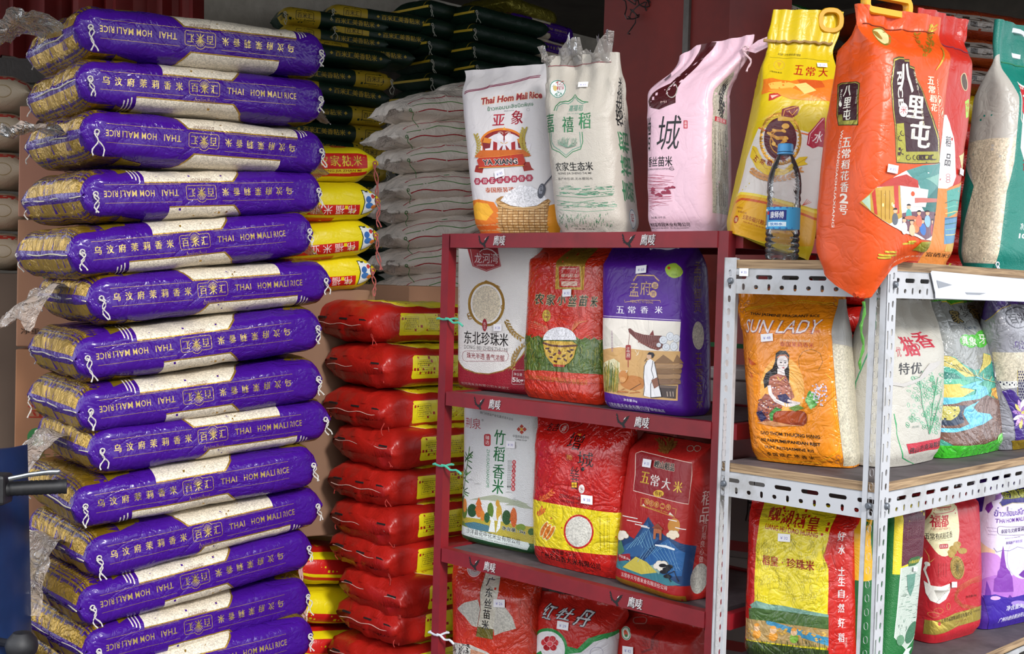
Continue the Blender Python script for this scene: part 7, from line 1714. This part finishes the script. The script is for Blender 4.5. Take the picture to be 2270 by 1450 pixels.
br_ = hero('cloudy white rice bag with red lettering and green rice ears, behind the corner upright', 'ZR', [(215, 235), (560, 205), (690, 1232), (335, 1298)], 'side', ZS[1] + .001, .13, 'bcb8ae', art_r, inset=.05, lean=.03, yaw=.05, sy=.1, mat='woven_film', wr=.007, top=.60, seam=.95, n=3.2)
ragged(br_, 6, .03, 'milky_wrap')
def art_s(b):
    b.text('家', 722, 380, 66, 90, 'b8a468', 'gold_print', bold=.04, shear=.1, out='2c2a28'); b.text('香', 818, 360, 84, 90, 'b8a468', 'gold_print', bold=.04, shear=.1, out='2c2a28'); b.text('人美香', 800, 452, 70, 20, '3c4c5c'); b.text('粘米', 765, 355, 26, 90, '3c3c38', vert=True)
    for x, y, r in ((775, 520, 30), (812, 528, 34), (868, 515, 44), (920, 500, 36)): b.ell(x, y, r, r * 1.15, '48b02c')
    for x, y, c in ((772, 522, '真'), (818, 528, '象'), (872, 516, '牙'), (930, 500, '米')): b.text(c, x, y, 42, 56, 'e8f0dc', bold=.04)
    def wave(pts, c): b.poly(pts, c)
    wave([(560, 560), (640, 615), (700, 620), (760, 660), (830, 700), (880, 690), (888, 598), (940, 610), (1000, 690), (1100, 800), (1200, 1200), (640, 1240), (560, 1100)], '3c9a84')
    wave([(600, 610), (680, 618), (740, 650), (800, 700), (840, 735), (780, 740), (700, 690), (620, 660)], 'c8b45c'); wave([(885, 598), (935, 615), (925, 660), (880, 700), (850, 730), (880, 660)], 'c8b860'); wave([(890, 690), (960, 640), (985, 700), (920, 760)], '2c8a7c'); wave([(620, 690), (740, 740), (830, 790), (700, 850), (640, 830)], '54ac8c'); wave([(640, 700), (700, 720), (760, 750), (640, 760)], '2c7468')
    wave([(650, 790), (740, 780), (830, 820), (760, 860), (660, 880)], 'd0b858'); wave([(880, 780), (960, 740), (1010, 800), (990, 830), (900, 830)], '48a48c')
    wave([(930, 810), (1010, 775), (1060, 830), (1070, 905), (990, 890), (935, 850)], 'd09838'); 
    for k in range(4): b.ring(990, 845, 60 - k * 13, 40 - k * 9, 4, ['e8c868', 'a87428'][k % 2])
    wave([(640, 900), (760, 880), (830, 850), (910, 850), (1000, 900), (1080, 960), (1120, 1140), (960, 1160), (690, 1150), (640, 1100)], '6c4a3c')
    wave([(740, 800), (830, 770), (880, 760), (830, 740), (870, 735), (886, 760), (850, 785), (900, 800), (915, 840), (860, 870), (760, 885), (640, 920), (640, 870), (760, 860), (830, 845), (840, 815)], '5cb8d0')
    wave([(640, 1050), (740, 1045), (800, 1020), (760, 960), (770, 925), (820, 900), (860, 880), (820, 920), (850, 950), (920, 960), (935, 985), (880, 1020), (800, 1050), (700, 1070), (640, 1075)], '5cb8d8'); wave([(640, 930), (720, 910), (790, 910), (750, 950), (770, 1010), (700, 1030), (640, 1035)], '24344c'); wave([(650, 920), (730, 915), (740, 940), (690, 1000), (650, 1000)], 'b8b05c')
    rn = random.Random(15)
    for k in range(150): x = rn.uniform(700, 1060); y = rn.uniform(930, 1140); b.stroke([(x, y), (x + 10, y)], 2.2, 'a88470') if not (x < 940 and y < 1070) else None
    for k in range(14): b.stroke([(640 + k * 24, 640 + k * 8), (700 + k * 18, 680 + k * 7), (760 + k * 16, 700 + k * 6)], 2.4, ['d8c878', '246a60'][k % 2])
    wave([(620, 1160), (690, 1150), (880, 1145), (1080, 1080), (1150, 1060), (1150, 1220), (900, 1240), (690, 1260), (620, 1260)], '3cb028'); b.ell(985, 1112, 30, 38, '58c83c', rot=20); b.ring(985, 1112, 25, 32, 3, 'a8e090', rot=20); b.text('优质', 985, 1112, 34, 20, 'd8f0c8')
    b.poly([(520, 255), (640, 260), (820, 230), (830, 290), (700, 310), (640, 290), (520, 300)], '4cb02c'); b.stroke([(640, 295), (700, 310), (760, 296)], 7, 'd8c83c')
    price(b, 950, 725, '¥ 32', .02)
bs = hero('grey-topped rice bag with a blue river winding through green terraces, middle shelf of the rack', 'ZR', [(575, 225), (910, 190), (1082, 1170), (690, 1238)], 'side', ZS[1] + .001, .11, '8f9290', art_s, inset=.055, lean=.03, yaw=0, sy=.1, mat='crisp_film', wr=.006, top=.66, seam=.98, n=3.4)
def art_t(b):
    P_ = '3c1c6c'
    b.poly([(830, 250), (1300, 250), (1300, 330), (1050, 310), (960, 350), (910, 420), (870, 400)], P_); b.stroke([(1050, 312), (980, 335), (940, 375), (912, 425)], 5, 'b8a050', 'gold_print'); b.ring(1080, 390, 78, 60, 6, '3a3a44'); b.text('百米', 1090, 392, 110, 70, '34343c', bold=.04); b.text('乌汶', 1110, 550, 90, 50, '4c2c7c', bold=.02)
    b.poly([(985, 600), (1200, 590), (1300, 600), (1300, 760), (1000, 770)], 'c4bba6', 'rice_window')
    for i in range(12):
        for j in range(10):
            x = 1092 + i * 14 + (7 if j % 2 else 0); y = 710 + j * 17; b.poly([(x, y - 8), (x + 6, y), (x, y + 8), (x - 6, y)], '2c2450')
    b.stroke([(1085, 700), (1090, 880), (1110, 900), (1128, 905)], 5, 'b8a858', 'gold_print')
    b.poly([(1005, 770), (1085, 765), (1090, 800), (1012, 815)], 'd8d8d4'); 
    for i in range(8): b.rect(1008 + i * 10, 772 + (i % 2) * 10, 1013 + i * 10, 782 + (i % 2) * 10, '20203c')
    b.poly([(1010, 830), (1040, 815), (1130, 900), (1300, 880), (1300, 1130), (1060, 1180), (1040, 950)], '40287c')
    for k in range(12): a = k * .55; b.ell(1110 + 30 * math.cos(a), 960 + 55 * math.sin(a), 34, 12, ['c8a0d8', 'e8e0e8', '9c70b8', 'd8c870'][k % 4], n=10, rot=math.degrees(a))
    b.poly([(1050, 1120), (1300, 1080), (1300, 1200), (1060, 1200)], 'b89a28', 'gold_foil')
hero('purple and white bag with chequered band at the right edge, middle rack shelf', 'ZR', [(905, 215), (1330, 190), (1400, 1130), (1062, 1186)], 'side', ZS[1] + .001, .11, '8c8c94', art_t, inset=.05, lean=.03, sy=.08, mat='crisp_film', wr=.006, top=.7, seam=.98, n=3.4)
# ================================================================ bottom shelf of the rack
def art_u(b):
    b.poly([(490, 180), (1060, 260), (1030, 380), (975, 560), (935, 680), (975, 780), (975, 940), (968, 1160), (960, 1600), (250, 1500), (320, 1300), (380, 1100), (402, 1000), (395, 900), (415, 600), (450, 400)], 'dcc81c')
    for x, y, c in ((560, 350, '靓'), (655, 378, '湖'), (755, 405, '稻'), (862, 428, '皇')): b.text(c, x, y, 92, 112, 'a82418', bold=.04)
    b.text('LIANG HU DAO HUANG', 688, 480, 425, 42, 'a82418', bold=.02, rot=-3)
    rn = random.Random(16)
    for k in range(170): x = rn.uniform(410, 960); y = rn.uniform(560, 1040); b.ring(x, y, 10, 26, 1.8, 'a09424', n=10, rot=rn.uniform(-35, 35))
    b.text('稻皇 · 珍珠米', 655, 735, 420, 78, 'b02c18', bold=.03)
    b.poly([(340, 1060), (420, 1030), (520, 1060), (620, 1070), (760, 1100), (975, 1140), (975, 1180), (380, 1100)], '6c9484'); b.poly([(330, 1090), (400, 1086), (600, 1110), (975, 1160), (975, 1260), (600, 1210), (340, 1180)], '3c5c24'); b.poly([(300, 1170), (500, 1190), (975, 1255), (975, 1400), (300, 1330)], 'a88a54')
    b.poly([(490, 1185), (560, 1200), (975, 1320), (975, 1385), (760, 1320), (620, 1260), (500, 1215)], '3c84a8')
    for k in range(60): x = rn.uniform(340, 960); b.ell(x, rn.uniform(1250, 1350), 12, 7, rn.choice(['c89a3c', 'b8843c', 'd8ac54']), n=8)
    b.poly([(260, 1340), (400, 1350), (600, 1380), (975, 1420), (975, 1640), (240, 1540)], '2c3c18')
    for k in range(160): x = rn.uniform(310, 965); y = rn.uniform(1380, 1470); b.stroke([(x, y), (x + rn.uniform(-8, 8), y - rn.uniform(20, 60))], 3.2, rn.choice(['3c5420', '5c7430', '243414']), taper=True)
    for k in range(60): x = rn.uniform(390, 965); y = 1150 + (x - 390) * .12 + rn.uniform(-10, 40); b.stroke([(x, y), (x + rn.uniform(-4, 4), y - 24)], 3, rn.choice(['4c6c28', '6c8a38', '2c4418']), taper=True)
    for x, y, c in ((425, 1265, 'd8902c'), (550, 1285, 'd8902c'), (710, 1300, '7ca838')): b.ell(x, y + 26, 34, 38, c); b.ell(x, y - 22, 26, 28, 'd8b088'); b.ell(x, y - 44, 22, 13, 'd89034')   # small farm workers, plain
    for y, c in ((525, '好'), (632, '水'), (800, '土'), (880, '生'), (975, '自'), (1090, '然'), (1205, '好'), (1320, '稻')): b.text(c, 1080, y, 62, 72, 'e0d4d4', bold=.04)
    for x in (1125,): b.text('精选优质', x, 1360, 14, 80, 'd8b8b0', vert=True)
    price(b, 635, 537, '¥ 32', .026)
bu = hero('yellow and red rice bag with a farm field, bottom rack shelf', 'ZU', [(395, 215), (1228, 335), (1185, 1620), (270, 1500)], 'left', ZS[2] + .001, .13, 'b81c14', art_u, inset=.04, lean=.07, yaw=.05, sy=.2, mat='crisp_film', wr=.004, top=.85, seam=1.0, n=3.8)
def art_v(b):
    b.poly([(320, 300), (660, 250), (650, 720), (585, 720), (380, 838), (325, 845)], 'd8c41c'); b.poly([(378, 330), (584, 300), (584, 690), (384, 775)], '54182c'); b.rbox(485, 480, 140, 150, 12, '6c4040', line=4); b.text('百米汇', 485, 480, 110, 90, '6c4048', bold=.02)
    b.poly([(376, 790), (450, 765), (530, 710), (584, 700), (582, 1270), (470, 1420), (372, 1330)], 'b4beb4'); b.stroke([(384, 785), (372, 1330), (470, 1420), (582, 1270), (584, 700)], 5, 'd8e4d8')
    b.poly([(434, 735), (455, 705), (520, 690), (540, 705), (520, 745), (490, 765), (440, 775)], '2c5c2c'); b.text('小黄蛤鱼虾', 486, 734, 92, 28, 'd8c43c', bold=.03)
    rn = random.Random(17)
    for k in range(120): y = rn.uniform(820, 1380); x = rn.uniform(385, 560); b.stroke([(x, y), (x + rn.uniform(10, 40), y - rn.uniform(0, 8))] if y < 1180 else [(x, y), (x + rn.uniform(-8, 8), y - rn.uniform(10, 30))], rn.uniform(1.5, 4), rn.choice(['5c8474', '2c5c44', '7c9c8c', '1c4430']), taper=True)
    b.poly([(430, 840), (500, 830), (495, 930), (470, 1010), (445, 960)], '5c8878'); b.ell(505, 1290, 40, 90, '3c6c50', rot=20); b.ell(420, 1350, 30, 40, '5c8868')
    b.poly([(470, 1420), (520, 1400), (500, 1440), (530, 1480), (440, 1480)], 'd0dcd8'); price(b, 482, 792, '¥ 28', .016)
hero('green rice bag with maroon head and pale landscape, beside the rack corner upright', 'ZV', [(350, 255), (590, 222), (560, 1505), (330, 1580)], 'side', ZS[2] + .001, .06, '16662e', art_v, inset=.07, fix=False, lean=.03, sy=.1, mat='woven_film', wr=.003, top=.9, seam=1.02, n=4.5)
def art_w(b):
    b.ell(770, 440, 136, 245, 'dad0a8', rot=-6); b.stroke([(690, 270), (700, 300), (825, 290), (822, 270)], 6, 'b82c34'); b.text('FU DU RICE', 762, 316, 120, 24, 'b04838'); b.stroke([(670, 335), (690, 350), (850, 325), (858, 308)], 6, 'b82c34')
    b.text('福都', 760, 408, 148, 100, 'b82838', bold=.04); b.rbox(762, 470, 140, 26, 4, 'c8807c', line=2); b.text('五常大米原产地直供', 762, 470, 130, 14, 'b8605c'); b.text('五常有机稻花香', 765, 525, 186, 52, '201c18', bold=.02, rot=3); b.text('WU CHANG YOU JI DAO HUA XIANG', 770, 562, 140, 8, '4c4840'); b.rbox(782, 604, 76, 36, 10, 'a82838', rot=-4); b.text('五常大米', 782, 604, 66, 22, 'f0dcd8', bold=.02)
    G = 'a88a44'
    for x, y, w_ in ((850, 650, 60), (870, 620, 70), (890, 590, 50), (845, 670, 44), (930, 640, 60)): b.ell(x, y, w_ * .6, 24, G, 'gold_print')
    b.ell(890, 772, 54, 92, G, 'gold_print', rot=-8); b.ring(890, 772, 46, 82, 3, '5c5020', rot=-8)
    for k in range(14): a = k * .45; b.stroke([(890, 772), (890 + 30 * math.cos(a), 772 + 56 * math.sin(a))], 3, '5c5424')
    for k in range(4): b.stroke([(1060, 800 + k * 16), (1000, 860 + k * 10), (900, 920 + k * 14), (870, 980 + k * 16), (930, 1060 + k * 8), (1060, 1080 + k * 6)], 3, 'b87c40', 'gold_print')
    b.stroke([(640, 640), (665, 690), (672, 740)], 6, 'c88a50', taper=True); b.stroke([(700, 700), (680, 730), (665, 748)], 5, 'c88a50', taper=True)
    b.ell(663, 756, 14, 17, 'e0dcd4'); b.stroke([(662, 760), (655, 810), (665, 870), (672, 930)], 12, 'e0dcd4'); b.poly([(640, 890), (680, 915), (760, 920), (832, 895), (830, 960), (800, 1020), (740, 1055), (680, 1040), (650, 990)], 'e0dcd4')
    for k in range(11): b.stroke([(700 + k * 3, 950), (740 + k * 9, 985 + (5 - k) * 8), (715 + k * 12, 1050 - k * 14)], 3, '9c9890')
    b.text('品质生活从福都香米开始', 755, 790, 60, 100, 'a03834') if 0 else None
    for k in range(4): b.text('品质生活福都香米', 738 + k * 22, 790, 10, 110, '8c2024', vert=True, res=1)
    b.text('净含量:5kg', 1000, 995, 80, 24, '7c2420', bold=.02); b.ring(820, 1075, 14, 26, 3, 'c08048'); b.ring(740, 1110, 40, 22, 3, 'b87c44'); b.ring(700, 1140, 40, 22, 3, 'b87c44')
    b.poly([(640, 1200), (690, 1185), (870, 1130), (1100, 1050), (1180, 1025), (1190, 1140), (1120, 1160), (900, 1235), (710, 1300), (640, 1320)], 'b09a44', 'gold_print'); b.ell(745, 1212, 14, 18, 'b83c3c'); b.text('五常市福都粮油贸易有限公司', 885, 1160, 245, 34, '2c2418', bold=.02, rot=1); b.text('荣誉出品', 1040, 1108, 60, 16, '3c3018'); b.text('Wuchang Fudu', 915, 1192, 90, 12, '8c3c28')
    price(b, 855, 903, '¥ 58', .020)
hero('red rice bag with a white crane and cream oval, bottom rack shelf', 'ZV', [(585, 175), (905, 165), (1140, 1278), (712, 1400)], 'side', ZS[2] + .001, .12, 'b0222c', art_w, inset=.025, lean=.04, yaw=-.05, sy=.12, mat='satin_film', wr=.003, top=.9, seam=1.02, n=5)
def art_x(b):
    b.poly([(1000, 150), (1600, 150), (1600, 900), (1100, 1000), (1040, 900)], 'd8cce8'); 
    for (x, y, rx, ry, c) in ((1100, 550, 80, 120, 'e0b8c8'), (1120, 650, 60, 80, 'e8c8a8'), (1200, 480, 140, 160, 'ddd2ec'), (1150, 800, 110, 140, 'c088d0'), (1350, 950, 160, 120, 'b478c8'), (1200, 950, 130, 120, 'a868c0'), (1400, 700, 120, 160, 'd4c8f0')): b.ell(x, y, rx, ry, c)
    b.poly([(1185, 120), (1600, 80), (1600, 260), (1410, 262), (1320, 262), (1230, 290), (1195, 262)], '2c2470'); b.stroke([(1195, 262), (1230, 294), (1320, 264), (1420, 268)], 6, 'a8a068'); b.text('金凰朝', 1320, 195, 210, 90, '9c9c40', bold=.05, out='1c1c18')
    b.poly([(1085, 250), (1130, 260), (1165, 300), (1148, 360), (1120, 330), (1100, 290)], '6c2c90'); b.poly([(1060, 170), (1120, 200), (1180, 180), (1190, 230), (1130, 250), (1080, 240)], '9c6cb8')
    b.text('ข้าวหอมมะลิไทย', 1320, 340, 240, 54, '5c3c98', bold=.02); b.text('THAI HOM MALI RICE', 1340, 398, 280, 34, '5c2c8c', bold=.02); b.rbox(1330, 482, 260, 66, 18, '4c3468', line=3.5); b.text('泰国乌汶府茉莉香', 1335, 480, 215, 34, '2c1c50', bold=.03); b.text('PRODUCT OF THAILAND', 1325, 538, 120, 8, '3c2c60'); b.text('泰国原产地包装', 1335, 572, 130, 24, '5c3c90', bold=.02)
    for k in range(3): b.stroke([(1140, 470 + k * 26), (1195, 465 + k * 26)], 2.5, '7c5c98')
    b.stroke([(1170, 620), (1190, 650), (1240, 635), (1300, 640), (1360, 610), (1410, 620)], 4, '6c6c90')
    b.poly([(1160, 960), (1170, 860), (1195, 840), (1200, 800), (1220, 780), (1230, 700), (1240, 640), (1248, 600), (1256, 640), (1262, 700), (1275, 770), (1300, 800), (1320, 850), (1330, 960)], '7c3ca0'); b.poly([(1100, 1020), (1112, 880), (1130, 960), (1140, 1020)], '6c309c'); b.poly([(1280, 1020), (1300, 985), (1330, 1015)], '5c2c90')
    b.poly([(1090, 1000), (1180, 980), (1300, 1010), (1600, 930), (1600, 1300), (1120, 1300)], '3c2494'); b.ell(1180, 1010, 50, 16, 'c8a0d8'); b.ell(1370, 1050, 60, 20, '9c80c8'); b.poly([(1370, 830), (1410, 790), (1440, 860), (1400, 850)], '6c3098')
    b.text('净含量5kg', 1345, 1080, 150, 50, 'd8d4e8', bold=.05); b.text('广州市穗业粮油贸易', 1310, 1165, 260, 50, 'e0dcf0', bold=.03, rot=2); price(b, 1300, 308, '¥ 40', .018)
hero('violet rice bag with a temple silhouette, cut by the frame on the bottom rack shelf', 'ZV', [(1058, 95), (1560, 30), (1620, 1180), (1138, 1274)], 'side', ZS[2] + .001, .12, '4a2890', art_x, inset=.055, lean=.03, sy=.08, mat='satin_film', wr=.003, top=.9, seam=1.02, n=5)
root = None
def art_y(b): b.rect(1180, 300, 1400, 870, 'd8a01c'); b.rect(1180, 870, 1400, 1700, '1c5c2c')
hero('yellow and green bag, a sliver behind the farm field bag', 'ZU', [(1130, 350), (1330, 370), (1330, 1600), (1130, 1600)], 'left', ZS[2] + .001, .09, '1c5c2c', art_y, inset=.20, lean=.02, sy=.1, mat='satin_film', wr=.003, top=.9, seam=1.02, n=5)
# ================================================================ small things
# water bottle on the rack top
bp0 = on_plane(1733, 568, RK + RD * .045, RD)
Yb = bp0.y
rootb = empty('water_bottle', Vector((bp0.x, bp0.y, ZT0)), A_RED, 'clear plastic water bottle with blue cap and blue label', 'bottle')
def pxm(px): return px * (Yb / math.cos(.03)) / FPX
R0 = pxm(37.5); Hb = pxm(256); prof = [(.0001, .004), (R0 * .55, .004), (R0 * .62, 0), (R0 * .93, .002), (R0, .010)]
for k in range(4): z0 = .014 + k * Hb * .048; prof += [(R0 * .93, z0), (R0 * 1.0, z0 + Hb * .016), (R0 * 1.0, z0 + Hb * .034)]
prof += [(R0 * .975, Hb * .255), (R0 * .975, Hb * .455), (R0, Hb * .47), (R0 * .95, Hb * .50), (R0, Hb * .52), (R0 * .95, Hb * .56), (R0, Hb * .58), (R0 * .99, Hb * .66), (R0 * .93, Hb * .73), (R0 * .78, Hb * .80), (R0 * .56, Hb * .87), (R0 * .42, Hb * .905), (R0 * .40, Hb * .93)]
mb = MB(); mb.lathe(prof, 36); mb.build('shell', 'bottle_plastic', rootb, smooth=True)
mb = MB(); mb.lathe([(.0001, Hb), (R0 * .40, Hb), (R0 * .46, Hb * .992), (R0 * .47, Hb * .935), (R0 * .47, Hb * .93), (R0 * .42, Hb * .93)], 36, '3f8fc4'); mb.lathe([(R0 * .42, Hb * .925), (R0 * .49, Hb * .922), (R0 * .49, Hb * .910), (R0 * .42, Hb * .907)], 36, '4a9ad0'); cap_ = mb.build('cap', 'plastic', rootb, smooth=True)
lab = MB(); z0, z1 = Hb * .262, Hb * .45; n = 48
def cyl_poly(mb, pts, col, r):
    """polygon given in (arc length, height) wrapped on the bottle"""
    a_ = lambda s_: -math.pi / 2 + s_ / R0
    xs = [p[0] for p in pts]; 
    mb.add([Vector((r * math.cos(a_(x)), r * math.sin(a_(x)), z)) for x, z in pts], [tuple(t) for t in tessellate_polygon([[Vector((p[0], p[1], 0)) for p in pts]])], col)
rl = R0 * .985
mb = MB(); mb.lathe([(rl, z0), (rl, z0 + (z1 - z0) * .55), (rl, z1)], 48, '3f9fd0')
for (a, bb, zz0, zz1, c) in ((-.034, -.020, .08, .92, 'e4e8ec'), (-.014, .026, .40, .86, '1e2a78'), (-.04, .04, .0, .07, '2a6ab0'), (-.04, .04, .93, 1.0, '2a6ab0'), (-.016, .026, .12, .32, 'd8ecf4')):
    for k in range(6):
        x0 = a + (bb - a) * k / 6; x1 = a + (bb - a) * (k + 1) / 6; cyl_poly(mb, [(x0, z0 + (z1 - z0) * zz0), (x1, z0 + (z1 - z0) * zz0), (x1, z0 + (z1 - z0) * zz1), (x0, z0 + (z1 - z0) * zz1)], c, rl + .0003)
for k in range(9): x = -.033 + k * .0014; cyl_poly(mb, [(x, z0 + .008), (x + .0007, z0 + .008), (x + .0007, z1 - .008), (x, z1 - .008)], '202020', rl + .0006)
for st, cx, cz, w_, h_, c in (('康师傅', .006, z0 + (z1 - z0) * .64, .030, .014, 'f0f0f4'), ('饮用水', .005, z0 + (z1 - z0) * .22, .028, .006, '2a6ab0')):
    v, f = glyphs(st, .02); lo, hi = v.min(0), v.max(0); q = (v - (lo + hi) / 2) / (hi - lo) * np.array([w_, h_]) + np.array([cx, cz])
    a_ = lambda s_: -math.pi / 2 + s_ / R0
    mb.add([Vector(((rl + .0007) * math.cos(a_(x)), (rl + .0007) * math.sin(a_(x)), z)) for x, z in q], f, c)
cyl_poly(mb, [(-.0165 + .004 * math.cos(t * .7), z1 - .012 + .004 * math.sin(t * .7)) for t in range(9)], 'c0303c', rl + .0006)
mb.build('label', 'paper', rootb)
# white paper strip taped on the rack's right beam
mb = MB(); pa = on_plane(2063, 640, RK - LD * .004, LD); s0 = (pa - RK).dot(RD)
O = RK - LD * .0045 + RD * s0; O = Vector((O.x, O.y, TB[0] + .052))
pl = [(-.005, .0), (.0, .004), (.45, -.002), (.45, -.052), (.020, -.050), (.018, -.040), (.008, -.022)]
v = [O + RD * p[0] + ZD * p[1] for p in pl]; v2 = [p - LD * .001 for p in v]; n = len(pl)
tr = tessellate_polygon([[Vector((p[0], p[1], 0)) for p in pl]])
mb.add(v + v2, [tuple(t) for t in tr] + [tuple(n + i for i in reversed(t)) for t in tr] + [(i, (i + 1) % n, n + (i + 1) % n, n + i) for i in range(n)], 'ccd0da')
for q in ([(.02, -.014), (.09, -.022), (.03, -.030)], [(.15, -.036), (.25, -.036), (.22, -.040), (.16, -.040)]): mb.add([O + RD * p[0] + ZD * p[1] - LD * .0016 for p in q], [tuple(range(len(q)))], '8c9098')
tag(mb.build('paper_strip', 'paper'), 'torn white paper strip stuck along the rack beam below the teal bag', 'strip')
# price stickers on the beams and green ties round the left shelf post
O = RK + LD * (RL - .045) - RD * .003; mb = flat_sheet('price_sticker', [([(-.011, -.008), (.011, -.008), (.011, .008), (-.011, .008)], 'eeeef0')] + text_polys('¥ 35', 0, 0, .014, .005, '7a74b8'), Vector((O.x, O.y, TB[0] + .044)), -LD, ZD, None); tag(mb, 'small white price sticker on the rack beam below the dragon medallion bag', 'sticker')
for (px, py, col, lab, L_) in ((968, 706, '4fae94', 'pale green plastic tie round the left red shelf post, beside the gold ring bag', .05), (958, 1028, '4fae94', 'pale green plastic tie knotted round the left red shelf post, beside the bamboo bag', .06), (942, 1398, 'c8ccd4', 'white plastic tie round the left red shelf post near the bottom', .05)):
    P = on_plane(px, py, RS0 - RD * .002, RD); z_ = P.z; c = RS0 + LD * .012 - LD * .0135 + RD * .0135; c = Vector((c.x, c.y, z_))
    rt = empty('tie', c, 0, lab, 'tie'); mb = MB(); w_ = .0185
    ring_ = [(-LD * a + RD * b_) * w_ for a, b_ in ((1, 1), (1, -1), (-1, -1), (-1, 1))]
    pts = []
    for k in range(4):
        for t in range(5): pts.append(ring_[k].lerp(ring_[(k + 1) % 4], t / 5) + ZD * (.0015 * math.sin(k * 3 + t)))
    mb.tube(pts, .0030, 6, col, closed=True); mb.build('loop', 'plastic', rt)
    mb = MB(); mb.tube([(-LD * (.014 + L_ * t / 7) - RD * (.018 - .002 * t) + ZD * (-.002 * t + .003 * math.sin(t * 1.5))) for t in range(8)], [.0045, .003, .0032, .003, .0028, .003, .0035, .003], 6, col); mb.build('tail', 'plastic', rt)
# scooter at the lower left: blue leg shield, handlebar with black grip and brake lever
sc0 = at(40, 1420, 3.05); rs_ = empty('scooter', Vector((sc0.x - .25, sc0.y + .2, 0)), 0, 'blue scooter with a black handlebar grip at the lower left edge', 'scooter')
bpy.context.view_layer.update(); inv = rs_.matrix_world.inverted()
def sc_(o): o.matrix_parent_inverse = inv; return o
g0 = at(-70, 1088, 2.86); g1 = at(12, 1084, 2.90); g2 = at(148, 1078, 2.94)
mb = MB(); d = (g2 - g1); L_ = d.length; nseg = 26
mb.tube([g1 + d * (t / nseg) for t in range(nseg + 1)], [(.019 if t < 2 else .0165 + .0012 * (t % 2) if t < nseg - 1 else .018) for t in range(nseg + 1)], 18, '232327'); sc_(mb.build('grip', 'black_rubber', rs_, smooth=True))
mb = MB(); mb.tube([g0, g0.lerp(g1, .6), g1], .011, 12, '2a2a2c'); sc_(mb.build('handlebar', 'black_rubber', rs_, smooth=True))
mb = MB(); mb.box(g1 + Vector((-.055, -.03, -.035)), g1 + Vector((.008, .03, .035)), '1c1c1f', bev=.008); mb.tube([g1 + Vector((-.03, 0, -.03)), g1 + Vector((-.032, .0, -.09)), g1 + Vector((-.05, .02, -.14))], .012, 8, '1c1c1f'); sc_(mb.build('switch_housing', 'black_rubber', rs_))
l0 = at(20, 1062, 2.86); l1 = at(128, 1046, 2.88); mb = MB(); mb.tube([l0, l0.lerp(l1, .4) + ZD * .003, l0.lerp(l1, .8) + ZD * .002, l1, l1 + Vector((.006, 0, .002))], [.006, .0055, .006, .0075, .004], 10, 'b8babd'); sc_(mb.build('brake_lever', 'chrome', rs_, smooth=True))
mb = MB(); N = 9; M_ = 14; v = []
xl = at(-260, 1200, 3.05).x; xr = at(44, 1200, 3.05).x
for i in range(M_):
    z_ = 1.02 - i * .07; t = i / (M_ - 1)
    for k in range(N): a = math.pi * k / (N - 1); v.append(Vector((xl + (xr - xl) * (.5 + .5 * -math.cos(a)) * (.93 + .07 * t) - .02 * t, 3.12 - .16 * math.sin(a) + .08 * t, z_)))
f = [(i * N + k, (i + 1) * N + k, (i + 1) * N + k + 1, i * N + k + 1) for i in range(M_ - 1) for k in range(N - 1)]
v2 = [p + Vector((0, .03, 0)) for p in v]; n0 = len(v); f += [tuple(n0 + q for q in reversed(t)) for t in f]; f += [(k, k + 1, n0 + k + 1, n0 + k) for k in range(N - 1)] + [(i * N + N - 1, (i + 1) * N + N - 1, n0 + (i + 1) * N + N - 1, n0 + i * N + N - 1) for i in range(M_ - 1)]
mb.add(v + v2, f); sc_(mb.build('leg_shield', 'blue_paint', rs_, smooth=True))
mb = MB(); c = at(-70, 1450, 3.2); mb.lathe([(.20, -.045), (.235, -.03), (.245, 0), (.235, .03), (.20, .045), (.19, .0), (.20, -.045)], 40, M=Matrix.Translation(Vector((c.x, 3.3, .245))) @ Matrix.Rotation(math.pi / 2, 4, 'Y')); sc_(mb.build('wheel', 'black_rubber', rs_, smooth=True))
mb = MB(); bb = at(48, 1432, 2.98); mb.lathe([(.0001, .036), (.02, .032), (.034, .016), (.038, 0), (.034, -.016), (.02, -.032), (.0001, -.036)], 20, '18181b', M=Matrix.Translation(bb)); mb.tube([bb, bb + Vector((-.1, .1, -.02))], .01, 8, '18181b'); sc_(mb.build('footrest_knob', 'black_rubber', rs_, smooth=True))
